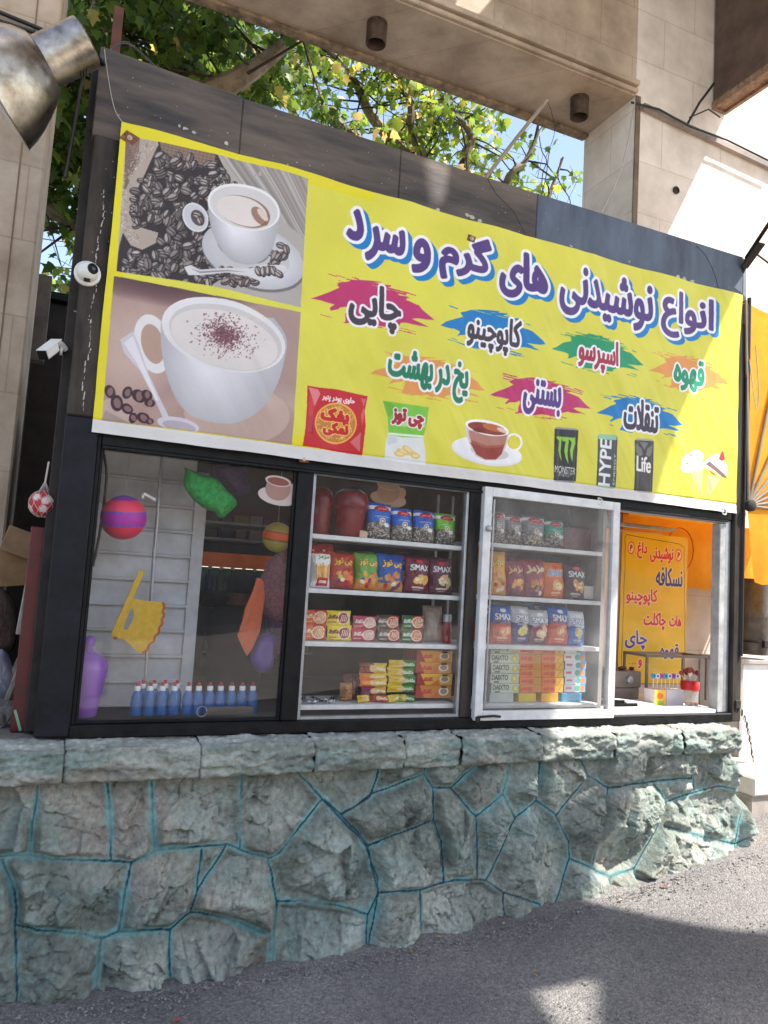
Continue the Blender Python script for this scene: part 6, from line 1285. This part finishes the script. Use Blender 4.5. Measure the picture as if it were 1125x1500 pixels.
t = empty('black_tray', (at(*H7(150, 1300), .12)[0], .12, CZ), 'low black plastic tray at the left of the counter', 'tray'); MB().box(-.09, .09, 0, .1, .001, .012).build('base', M_dark, t, bevel=.003); b = MB(); b.box(-.09, .09, -.006, 0, .001, .03); b.box(-.09, .09, .1, .106, .001, .03); b.build('rim', M_black, t)
for k in range(9):
    q = MB().ball((0, 0, .01), .011, 8, 5, (1.4, .9, .8)).build('toffee', mat('toffee_%d' % (k % 3), rgb(*((176, 60, 70), (226, 220, 214), (120, 60, 60))[k % 3]), .35), None, True, loc=(at(*H7(95+9*k, 1250), .2)[0], .24+.015*(k % 2), CZ+.001)); tag(q, 'small wrapped toffee in the heap at the left of the counter', 'toffee', 'toffees heaped on the counter')
for k in range(8):
    q = MB().ball((0, 0, .012), .013, 8, 5, (1.3, .9, .8)).build('toffee', mat('cream_toffee', rgb(224, 196, 176), .4), None, True, loc=(at(*H7(545+9*k, 1300), .15)[0], .15+.012*(k % 3), CZ+.001)); tag(q, 'cream toffee in the heap at the right of the counter', 'toffee', 'cream toffees heaped on the counter')
# ------------------------------------------------------------------ trees behind
def leaf_mat():
    m = bpy.data.materials.new('plane_leaf'); m.use_nodes = True; nt = m.node_tree; N = nt.nodes; L = nt.links; b = N['Principled BSDF']; b.inputs['Roughness'].default_value = .5
    a = N.new('ShaderNodeAttribute'); a.attribute_name = 'Col'; L.new(a.outputs['Color'], b.inputs['Base Color'])
    t = N.new('ShaderNodeBsdfTranslucent'); hs = N.new('ShaderNodeHueSaturation'); hs.inputs['Value'].default_value = 2.1; hs.inputs['Hue'].default_value = .485; L.new(a.outputs['Color'], hs.inputs['Color']); L.new(hs.outputs[0], t.inputs[0])
    mx = N.new('ShaderNodeMixShader'); mx.inputs[0].default_value = .5; L.new(b.outputs[0], mx.inputs[1]); L.new(t.outputs[0], mx.inputs[2]); L.new(mx.outputs[0], N['Material Output'].inputs[0]); return m
M_leaf = leaf_mat(); M_bark = mat('plane_bark', rgb(150, 136, 112), .85, var=.35, scale=5, bump=.5, col2=rgb(98, 84, 66)); M_twig = mat('dark_twig', rgb(74, 60, 48), .85, var=.3)
LEAF = np.array([(0, 0), (.10, -.06), (.42, .02), (.30, .28), (.52, .52), (.24, .56), (0, 1.0), (-.24, .56), (-.52, .52), (-.30, .28), (-.42, .02), (-.10, -.06)], float); LEAF[0] = (0, .3)
def leaves(centers, radii, per, size, rg, pal, holes=None):
    n = int(sum(per)); c = np.repeat(np.array(centers), per, 0); rr = np.repeat(np.array(radii), per)
    p = rg.normal(size=(n, 3)); p /= np.linalg.norm(p, axis=1)[:, None]; p = c+p*(rr*rg.random(n)**.5)[:, None]*np.array([1, 1, .72])
    s = size*rg.uniform(.55, 1.15, n); yaw = rg.uniform(0, 2*math.pi, n); tip = rg.normal(-.75, .5, n); roll = rg.normal(0, .6, n)
    d = np.stack([np.cos(yaw)*np.cos(tip), np.sin(yaw)*np.cos(tip), np.sin(tip)], 1); u = np.stack([-np.sin(yaw), np.cos(yaw), yaw*0], 1); nn = np.cross(d, u); uu = u*np.cos(roll)[:, None]+nn*np.sin(roll)[:, None]; nn = np.cross(d, uu)
    k = len(LEAF); V = p[:, None, :]+s[:, None, None]*(LEAF[None, :, :1]*uu[:, None]+LEAF[None, :, 1:]*d[:, None]-(.22*np.abs(LEAF[None, :, :1])+.18*LEAF[None, :, 1:]**2)*nn[:, None])
    i = np.arange(1, k); tri = np.stack([np.zeros(k-1, int), i, np.roll(i, -1)], 1); F = (tri[None]+np.arange(n)[:, None, None]*k).reshape(-1, 3)
    pc = np.array([lin(np.array(q)/255.) for q in pal[0]]); ci = rg.choice(len(pc), n, p=pal[1]); C = np.repeat(pc[ci]*rg.uniform(.7, 1.25, (n, 1)), k, 0); return V.reshape(-1, 3), F, C
GRN = ([(72, 98, 38), (92, 116, 44), (58, 84, 34), (110, 128, 52), (160, 146, 72), (182, 162, 98)], [.34, .28, .24, .09, .03, .02])
YEL = ([(96, 122, 44), (126, 148, 54), (80, 106, 38), (160, 158, 66), (190, 166, 88), (206, 182, 128)], [.34, .30, .20, .08, .05, .03])
def tree(label, base, trunk_pts, r0, limbs, pal, seed, size=.112, name='plane_tree'):
    rg = np.random.default_rng(seed); root = empty(name, base, label, 'tree', 'plane trees behind the gateway'); o = np.array(base, float)
    P = curve([np.array(q)-o for q in trunk_pts], 6); MB().tube(P, list(np.linspace(r0, r0*.45, len(P))), 12).build('trunk', M_bark, root, True)
    cen, rad, per = [], [], []; lb = MB(); tw = MB()
    for pts, ra, clumps, dens, spread in limbs:
        Q = curve([np.array(q)-o for q in pts], 6); lb.tube(Q, list(np.linspace(ra, ra*.3, len(Q))), 8)
        for i in range(clumps):
            f = rg.uniform(.15, 1.0); q = Q[int(f*(len(Q)-1))]; off = rg.normal(size=3)*spread*np.array([1, .8, .7]); e = q+off
            mid = (q+e)/2+rg.normal(size=3)*.06; tw.tube([q, mid, e], [.014, .009, .004], 5); cen.append(e); rad.append(rg.uniform(.22, .42)); per.append(int(dens*DENS*rg.uniform(.5, 1.4)))
            for _ in range(2): tw.tube([e, e+rg.normal(size=3)*.22+[0, 0, -.1]], [.004, .002], 4)
    lb.build('limbs', M_bark, root, True); tw.build('twigs', M_twig, root, True)
    V, F, C = leaves(cen, rad, per, size, rg, pal); npmesh('crown', V, F, M_leaf, C, root, False)
A = lambda x, y, Y: tuple(at(x, y, Y))
DENS = 1.7
# big tree at the left: trunk rises behind the fascia, pale limb leans right
tree('big leafy plane tree behind the left half of the kiosk', (.6, 3.6, -.7), [(.6, 3.6, -.7), (.65, 3.6, 2.5), (.75, 3.5, 4.0)], .26,
     [([(.72, 3.5, 3.8), A(270, 158, 2.7), A(345, 118, 2.45), A(400, 80, 2.5), A(470, 10, 2.7)], .13, 16, 36, .55), ([(.7, 3.5, 3.7), A(190, 90, 3.4), A(150, 20, 3.2), A(120, -70, 3.1)], .11, 36, 46, .5), ([(.7, 3.5, 3.8), A(260, 70, 3.7), A(270, -20, 3.6), A(280, -90, 3.5)], .11, 40, 46, .55), ([(.7, 3.6, 3.6), A(230, 120, 4.4), A(330, 60, 4.6), A(360, -30, 4.8)], .1, 44, 46, .65), ([(.65, 3.6, 3.2), A(110, 200, 3.2), A(85, 120, 2.9), A(70, 40, 2.6)], .08, 36, 36, .4), ([(.6, 3.7, 2.8), A(60, 300, 3.8), A(30, 240, 4.0), A(-40, 200, 4.2)], .08, 30, 36, .5)], GRN, 3)
DENS = .6
tree('sunlit plane tree with thinning yellowish leaves behind the middle of the kiosk', (5.2, 5.6, -.7), [(5.2, 5.6, -.7), (5.1, 5.5, 3.2), (4.9, 5.4, 5.2)], .22,
     [([(4.95, 5.4, 5.), A(560, 190, 5.0), A(520, 120, 4.8), A(470, 60, 4.6)], .09, 30, 36, .6), ([(4.95, 5.4, 4.8), A(610, 210, 4.8), A(600, 150, 4.6), A(560, 60, 4.5)], .08, 30, 32, .55), ([(4.95, 5.4, 4.6), A(680, 240, 4.6), A(690, 200, 4.5), A(640, 130, 4.4)], .08, 24, 24, .45), ([(5., 5.4, 4.4), A(740, 270, 4.4), A(770, 235, 4.3), A(790, 190, 4.2)], .06, 12, 14, .35), ([(4.95, 5.4, 4.9), A(480, 170, 5.2), A(430, 110, 5.2), A(400, 60, 5.2)], .08, 26, 30, .6), ([(5., 5.4, 4.2), A(790, 310, 4.5), A(810, 270, 4.4), A(825, 230, 4.3)], .04, 7, 12, .25)], YEL, 5, .128)
tree('lower plane tree far behind, glimpsed between the left pillar and the kiosk', (-1.2, 8.5, -.7), [(-1.2, 8.5, -.7), (-1.1, 8.4, 1.5), (-1.0, 8.4, 3.5)], .2,
     [([(-1.1, 8.4, 1.2), (-2.2, 8., 2.2), (-3.2, 8, 2.6)], .08, 26, 34, .7), ([(-1.1, 8.4, 1.5), (-.4, 8., 2.4), (.4, 8, 2.8)], .08, 26, 34, .7), ([(-1., 8.4, 2.6), (-1.2, 8., 3.6), (-1.4, 8, 4.6)], .08, 40, 40, .9), ([(-1.1, 8.4, .6), (-1.8, 7.6, .6), (-2.6, 7.5, .9)], .06, 18, 24, .6)], GRN, 9, .15)
# hanging bare twigs near the right pillar
r = random.Random(12)
for i, (x, y) in enumerate(((790, 200), (806, 215), (822, 232))):
    pts = [A(x, y, 3.6)]; px, py = x, y
    for k in range(6): px += r.uniform(-6, 14); py += r.uniform(14, 24); pts.append(A(px, py, 3.6+.05*k))
    wirething('bare_twig', curve(pts, 4), .006, M_twig, ('bare twig hanging in the gap beside the right pillar, nearest the stick', 'bare twig hanging in the gap, between two other twigs', 'bare twig hanging in the gap, closest to the right pillar')[i], 'twig')
# ------------------------------------------------------------------ left gap: shed, bars, junk
t = empty('dark_shed', (-.9, 2.2, -.69), 'dark tarred shed half hidden between the left pillar and the kiosk', 'shed')
sx0, sx1, szt = at(44, 520, 2.2)[0]+.9, at(118, 520, 2.2)[0]+.9, at(70, 440, 2.2)[2]+.69; MB().box(sx0, sx1, 0, 1.2, 0, szt).build('wall', M_dark, t, bevel=.01); MB().box(sx0-.05, sx1+.02, -.06, 1.3, szt, szt+.05).build('roof', M_black, t); MB().box(-1.3, .42, .7, .78, .0, .55).build('low_wall', M_dark, t)
for k in range(4): MB().box(-1.2, .42, .66, .70, .62+k*.28, .66+k*.28).build('rail', M_dark, t)
for k in range(5): MB().box(-1.1+.33*k, -1.06+.33*k, .62, .66, .5, 1.9).build('stile', M_dark, t)
t = MB().box(-.035, .035, 0, .05, 0, .689+at(68, 772, .1)[2]).build('red_post', M_redpaint, None, bevel=.004, loc=(-.062, .10, -.689)); tag(t, 'dark red steel post standing against the kiosk left side', 'post')
o = MB().box(-.06, .06, 0, .10, 0, .55).build('grey_pole_stub', mat('grey_bark', rgb(120, 112, 104), .85, var=.3), None, loc=(A(60, 410, 1.75)[0], 1.8, 1.25)); tag(o, 'grey wooden stub above the dark shed', 'post')
def junk(name, px, py, Y, boxes, m, label, cat, rot=(0, 0, 0), group=None):
    b = MB(); [b.box(*q) for q in boxes]; o = b.build(name, m, None, bevel=.003, loc=A(px, py, Y)); o.rotation_euler = rot; return tag(o, label, cat, group)
junk('cardboard_box', 28, 858, .55, [(-.08, .06, 0, .16, 0, .17)], M_card, 'crumpled brown cardboard box on top of the junk beside the red post', 'box', (.05, -.12, .2))
junk('cardboard_flap', 22, 812, .5, [(-.07, .07, 0, .006, 0, .13)], M_card, 'torn cardboard flap sticking up from the brown box', 'cardboard', (-.4, .3, .1))
junk('white_board', 32, 930, .42, [(-.025, .03, 0, .02, 0, .24)], mat('pale_board', rgb(176, 170, 160), .8, var=.3), 'short pale board standing in the junk beside the red post', 'board', (-.05, .08, .1))
for i, (x, y, l, an) in enumerate(((4, 1040, .42, .26), (14, 1042, .46, .20), (24, 1046, .36, .24), (34, 1040, .34, .12), (40, 1050, .28, .06), (-8, 1044, .4, .34))):
    junk('plank', x, y, .30+.03*i, [(-.010-.003*(i % 3), .010, 0, .03, -.12, l)], M_plank, '%s thin grey plank in the bundle leaning left of the red post' % ('leftmost inner', 'second', 'third', 'fourth', 'shortest', 'outermost tilted')[i], 'plank', (-.1, an, 0), 'planks leaning left of the red post')
lump('plastic_sack', lambda x, y: (x, y), [(-14, 960), (4, 950), (18, 975), (22, 1010), (10, 1030), (-12, 1032)], .5, .05, (130, 128, 140), 'grey plastic sack slumped beside the planks', 'sack', .4, .02, False)
lump('rag_heap', lambda x, y: (x, y), [(-16, 870), (4, 862), (20, 880), (26, 925), (16, 955), (-10, 950)], .6, .06, (74, 56, 48), 'brown rag heap behind the pale board', 'rags', .9, .02, True)
lump('rubble_heap', lambda x, y: (x, y), [(-30, 1030), (10, 1024), (40, 1034), (46, 1070), (20, 1082), (-30, 1082)], .3, .10, (118, 114, 108), 'grey rubble heap on the wall top left of the red post', 'rubble', .95, .03, True)
o = MB().bar(A(30, 1070, .1), A(22, 1040, .1), .012, .01).build('green_shard', mat('green_shard', rgb(120, 170, 140), .3), None); tag(o, 'small pale green glass shard at the foot of the red post', 'shard')
# ball in a net bag
c = at(63, 738, .09); t = empty('netted_ball', c, 'red and white ball in a net bag hanging left of the front post', 'ball'); R = .055
n, m_ = 40, 28; V = []; C = []; F_ = []
dirs = []
for a in (0, 1): 
    for k in range(5): dirs.append((math.sin(1.1+.95*a)*math.cos(k*1.257+a*.63-.9), math.sin(1.1+.95*a)*math.sin(k*1.257+a*.63-.9), math.cos(1.1+.95*a)))
dirs += [(0, 0, 1), (0, 0, -1), (.2, -.96, .2)]
for i in range(m_+1):
    th = math.pi*i/m_
    for k in range(n):
        a = 2*math.pi*k/n; d = np.array([math.sin(th)*math.cos(a), math.sin(th)*math.sin(a), math.cos(th)]); V.append(R*d); w = max(float(d@np.array(q)) for q in dirs); C.append(lin(np.array((214, 196, 190) if w > .955 else (176, 42, 48))/255.))
for i in range(m_):
    for k in range(n): F_.append((i*n+k, i*n+(k+1) % n, (i+1)*n+(k+1) % n, (i+1)*n+k))
npmesh('ball', np.array(V), np.array(F_), MATS['ball_plastic'], np.array(C), t)
b = MB()
for k in range(10):
    a0 = 2*math.pi*k/10
    for sg in (1, -1): b.tube([(R*1.03*math.sin(th)*math.cos(a0+sg*th*.6), R*1.03*math.sin(th)*math.sin(a0+sg*th*.6), R*1.03*math.cos(th)) for th in np.linspace(.35, 2.9, 9)]+[], .0009, 4)
    b.tube([(R*1.03*math.sin(.35)*math.cos(a0+.21), R*1.03*math.sin(.35)*math.sin(a0+.21), R*1.03*math.cos(.35)), (0.004*math.cos(a0), .004*math.sin(a0), R*1.6)], .0009, 4)
b.tube([(0, 0, R*1.55), (.006, 0, R*3.2)], .004, 6); b.build('net_bag', mat('net_cord', rgb(210, 196, 190), .6), t, True)
# ------------------------------------------------------------------ lamp, cameras, bracket
h0, h1 = at(126, 62, -.16), at(66, 90, -.12); ax = h1-h0; ax /= np.linalg.norm(ax); t = empty('dome_floodlight', h0, 'large dented stainless steel dome floodlight at the kiosk top left corner', 'floodlight'); Lh = np.linalg.norm(h1-h0)
MB().lathe([(.075, -.012), (.096, -.004), (.098, .006), (.097, Lh), (.10, Lh+.004)], 40, (0, 0, 0), ax).build('housing', M_steel, t, True)
bm_ = MB(); bm_.lathe([(.099, Lh+.002), (.118, Lh+.012), (.148, Lh+.045), (.178, Lh+.09), (.208, Lh+.14), (.232, Lh+.19), (.245, Lh+.232), (.249, Lh+.236), (.243, Lh+.24)], 48, (0, 0, 0), ax); bm_.build('reflector', M_steel, t, True)
bm_ = MB(); bm_.lathe([(.241, Lh+.232), (.18, Lh+.25), (.05, Lh+.26)], 40, (0, 0, 0), ax); bm_.build('lens', mat('lamp_lens', rgb(190, 190, 186), .15, var=.05), t, True)
bm_ = MB()
for k in range(3):
    for s in (-1, 1):
        q = ax*(.06+.012*k); e = np.cross(ax, (0, 1, 0)); e /= np.linalg.norm(e); bm_.bar(q+e*.0985*s*-1+np.array([0, -.02, 0]), q+e*.097*s*-1+np.array([0, .02, 0]), .004, .003)
bm_.build('vent_slots', M_dark, t); MB().bar(at(130, 70, -.15)-h0, at(150, 96, .0)-h0, .03, .012).build('bracket', M_black, t)
MB().tube(curve([at(128, 92, -.1)-h0, at(118, 130, -.05)-h0, at(108, 190, .03)-h0, at(96, 260, .05)-h0]), .008).build('lead', M_cable, t, True)
p = at(128, 402, -.032); t = empty('dome_camera', p, 'white dome security camera on the front post', 'security camera'); MW = mat('camera_white', rgb(220, 218, 212), .35, var=.06)
MB().lathe([(.052, 0), (.052, -.014), (.048, -.018), (.03, -.02)], 28, (0, 0, 0), (0, 1, 0)).build('base_ring', MW, t, True); MB().ball((0, -.03, 0), .042, 20, 14).build('eyeball', MW, t, True)
d = np.array([.45, -.85, .12]); d /= np.linalg.norm(d); c0 = np.array([0, -.03, 0])
MB().lathe([(.022, .036), (.022, .0425), (.016, .044), (.014, .041)], 20, c0, d).build('lens_ring', M_black, t, True); MB().lathe([(.009, .040), (.008, .0455), (.003, .047)], 14, c0, d).build('lens', mat('lens_glass', rgb(60, 60, 66), .08), t, True); MB().box(-.012, .012, -.056, -.045, -.047, -.036).build('label_plate', M_black, t)
p = at(92, 512, .03); t = empty('bullet_camera', p, 'white bullet security camera on the left side of the front post', 'security camera'); a, b_ = at(80, 507, -.02)-p, at(63, 520, -.08)-p
MB().bar(a, b_, .044, .043).build('barrel', MW, t, bevel=.008); dd = (b_-a)/np.linalg.norm(b_-a); MB().bar(b_, b_+dd*.004, .038, .036).build('face', M_black, t); MB().bar(a+dd*-.01+[0, 0, .024], b_+dd*.015+[0, 0, .024], .047, .004).build('sunshade', MW, t); MB().tube(curve([at(82, 506, -.02)-p+[0, 0, .01], at(88, 503, .01)-p, (0.01, .01, .005)]), .012, 8).build('arm', MW, t, True); MB().lathe([(.022, 0), (.022, .01)], 16, (.0, .01, .0), (-1, 0, 0)).build('mount', MW, t, True)
p = at(1090, 385, .0); t = empty('screen_bracket', p, 'dark metal bracket with flat panel on the fascia right corner', 'bracket')
MB().bar(at(1093, 378, -.02)-p, at(1128, 325, -.25)-p, .02, .012).build('upper_arm', M_black, t); MB().bar(at(1090, 392, -.02)-p, at(1116, 356, -.16)-p, .05, .014).build('panel', M_dark, t, bevel=.002); MB().bar(at(1086, 400, .0)-p, at(1098, 372, -.06)-p, .022, .02).build('hinge', M_black, t); MB().tube([at(1108, 372, -.1)-p, at(1140, 396, -.1)-p], .006).build('cable', M_cable, t, True)
for k, (a, b2) in enumerate((((0, 16), (82, 52)), ((0, 30), (52, 48)))):
    wirething('wall_cable', [at(a[0]-20, a[1]-6, .975), at((a[0]+b2[0])/2, (a[1]+b2[1])/2+1, .975), at(b2[0], b2[1], .975)], .012, M_cable, ('long black cable across the top of the left pillar', 'short black cable under the long one on the left pillar')[k], 'cable')
# branches and wires near the upper left corner
wirething('drooping_wire', curve([at(160, 75, .2), at(185, 62, .4), at(215, 85, .6), at(240, 110, .8)]), .006, M_cable, 'black wire drooping behind the left end of the fascia', 'wire')
o = MB().box(-.022, .022, 0, .03, 0, .32).build('brown_stake', mat('red_brown_wood', rgb(104, 60, 48), .8, var=.3), None, loc=A(166, 100, .4)); tag(o, 'short reddish brown stake rising behind the left end of the fascia', 'stake')
# ------------------------------------------------------------------ right side
def make_awning():
    pv = at(1094, 741, -.03); t = empty('folding_awning', pv, 'bright orange fan-shaped folding awning on the kiosk right side', 'awning')
    R_, D_ = 1.27, .98; ang = [92, 76, 61, 47, 34, 22, 11, 0]; ca = mat('orange_fabric', rgb(252, 192, 56), .75, var=.10, scale=3, bump=.12, bscale=120, trans=.5, col2=rgb(240, 166, 40))
    n = 6; V = []; F = []; na = (len(ang)-1)*n+1
    def A_(i): k = min(i//n, len(ang)-2); f = i/n-k; return math.radians(ang[k]*(1-f)+ang[k+1]*f), math.sin(f*math.pi)
    nr = 8
    for i in range(na):
        a, s = A_(i)
        for j in range(nr+1):
            q = j/nr*R_; V.append((q*math.cos(a)*(1-.02*s*j/nr), .012*s*math.sin(j/nr*math.pi), q*math.sin(a)*(1-.02*s*j/nr)))
    for i in range(na-1):
        for j in range(nr): F.append((i*(nr+1)+j, i*(nr+1)+j+1, (i+1)*(nr+1)+j+1, (i+1)*(nr+1)+j))
    o = npmesh('end_fabric', np.array(V), np.array(F), ca, None, t)
    V = []; F = []; ny = 10
    for i in range(na):
        a, s = A_(i)
        for j in range(ny+1): q = R_*(1-.035*s-.02*math.sin(j/ny*math.pi)); V.append((q*math.cos(a), j/ny*D_, q*math.sin(a)))
    for i in range(na-1):
        for j in range(ny): F.append((i*(ny+1)+j, i*(ny+1)+j+1, (i+1)*(ny+1)+j+1, (i+1)*(ny+1)+j))
    npmesh('top_fabric', np.array(V), np.array(F), ca, None, t)
    mr = mat('awning_rib', rgb(150, 132, 110), .45, .3, var=.2)
    for a in ang:
        a = math.radians(a); MB().tube([(.02*math.cos(a), -.012, .02*math.sin(a)), (R_*math.cos(a), -.008, R_*math.sin(a)), (R_*math.cos(a), D_, R_*math.sin(a))], .010, 8).build('rib', mr, t, True)
    MB().lathe([(.035, 0), (.035, -.03), (.02, -.04)], 16, (0, -.01, 0), (0, 1, 0)).build('pivot', M_dark, t, True)
    # cloth drops hung from the lowest hoop, near and far end and along the front
    for y, dr, x0 in ((-.004, .46, .0), (D_-.01, .50, -.10)):
        V = []; F = []; nx, nz = 26, 12
        for a in range(nx+1):
            for b_ in range(nz+1):
                f = b_/nz; x = x0+(R_-x0)*a/nx; x = x+(.085*f**1.2 if y < 0 else 0)*(1-a/nx); V.append((x, y+.016*math.sin(x*26)*f, -dr*f+.012*math.sin(x*34)*(f > .95)))
        for a in range(nx):
            for b_ in range(nz): F.append((a*(nz+1)+b_, (a+1)*(nz+1)+b_, (a+1)*(nz+1)+b_+1, a*(nz+1)+b_+1))
        npmesh('cloth_drop', np.array(V), np.array(F), ca, None, t)
    b = MB(); b.tube([(.42+.13*math.cos(q), D_-.04, -.22+.16*math.sin(q)) for q in np.linspace(0, 6.283, 30)], .005, 5); b.build('printed_ring', mat('ring_print', rgb(200, 100, 30), .7), t)
    MB().tube(curve([(-.02, -.02, .9), (.03, -.03, .6), (.05, -.03, .72), (.03, -.02, 1.0)]), .003, 5).build('cord', M_wire, t, True); MB().tube([(-.03, -.01, 1.25), (-.035, -.01, -.9)], .007, 6).build('hanging_cable', M_cable, t, True)
    MB().tube([(-.005, -.0, 1.3), (-.01, -.0, -.02)], .012, 8).build('stay_post', M_dark, t, True)
make_awning()
kb('cloth_ceiling', mat('orange_cloth', rgb(236, 120, 50), .7, trans=.5), [(2.83, 3.76, .08, 1.2, .60, .61)], 0)
p = at(1101, 958, .7); t = empty('metal_drum', p, 'dark grey metal drum on the white cabinet right of the kiosk', 'drum'); w = .115; hh = at(1101, 848, .7)[2]-p[2]
md = mat('drum_metal', rgb(106, 100, 92), .4, .5, var=.3, scale=9); MB().lathe([(w*.98, 0), (w, .006), (w, hh*.48), (w*1.03, hh*.5), (w, hh*.52), (w, hh-.01), (w*.96, hh)], 28).build('body', md, t, True); MB().lathe([(w*1.02, hh*.16), (w*1.04, hh*.175), (w*1.02, hh*.19)], 28, cap=False).build('band', M_dark, t, True); MB().box(-.03, .03, -w-.02, -w+.004, hh*.1, hh*.2).build('clasp', M_dark, t, bevel=.003)
p = at(1084, 966, .62); t = empty('white_cabinet', (p[0], .62, -1.4), 'white painted cabinet with grey edge trim right of the kiosk', 'cabinet'); zt = p[2]+1.4
MB().box(0, 1.6, 0, .36, 0, zt-.03).build('body', mat('cabinet_white', rgb(228, 224, 220), .6, var=.12, scale=6), t, bevel=.004); MB().box(-.012, 1.62, -.02, .37, zt-.03, zt).build('top', mat('cabinet_trim', rgb(170, 164, 158), .5), t, bevel=.004); MB().box(-.012, .02, -.014, .0, 0, zt-.03).build('edge_trim', MATS['cabinet_trim'], t)
# chain and padlock at the foot of the right post
t = empty('hanging_chain', at(1078, 1030, -.02), 'short steel chain hanging from a padlock at the right post foot', 'chain'); o0 = np.array(t.location); MB().box(-.022, .022, -.02, .02, -.03, .02).build('padlock', M_dark, t, bevel=.004)
pth = [(1082, 1036), (1087, 1044), (1091, 1053), (1094, 1062), (1096, 1072), (1098, 1082), (1100, 1092), (1101, 1102), (1103, 1112)]
for k, (x, y) in enumerate(pth):
    q = at(x, y, -.03)-o0; b = MB(); b.tube([(q[0]+.009*math.cos(a)*(1 if k % 2 else .35), q[1]+.009*math.cos(a)*(.35 if k % 2 else 1), q[2]+.019*math.sin(a)) for a in np.linspace(0, 6.283, 14)], .0035, 6, False); b.build('link', mat('chain_steel', rgb(120, 116, 112), .4, .7), t, True)
# low step beside the wall end
p = at(1104, 1168, .15); t = empty('stone_step', p, 'pale stone step beside the right end of the rubble wall', 'step'); MB().box(0, .7, 0, .5, 0, .12).build('tread', M_wallwhite, t, bevel=.012); MB().box(.01, .7, .02, .5, -.3, -.003).build('riser', mat('step_riser', rgb(170, 160, 150), .85, var=.25), t)
# litter along the wall foot
for i, (x, y, c_) in enumerate(((515*.5, 1494, (196, 60, 40)), (967, 1298, (206, 110, 50)), (640, 1372, (170, 150, 110)), (735, 1352, (180, 160, 120)), (780, 1425, (150, 120, 80)), (905, 1318, (190, 170, 130)), (600, 1392, (160, 130, 84)))):
    q = gpt(x, y); b = MB(); s = .016; b.add([(-s, 0, .003), (0, -s*.5, .008), (s*1.2, 0, .004), (0, s*.6, .007), (0, 0, .003)], [(0, 1, 4), (1, 2, 4), (2, 3, 4), (3, 0, 4)])
    o = b.build('dry_leaf', mat('litter_%d' % i, rgb(*c_), .8), None, loc=q+[0, -.02, .004]); o.rotation_euler.z = i*1.3; tag(o, 'small dry leaf or scrap lying on the asphalt near the wall', 'leaf', 'leaves and scraps on the asphalt')
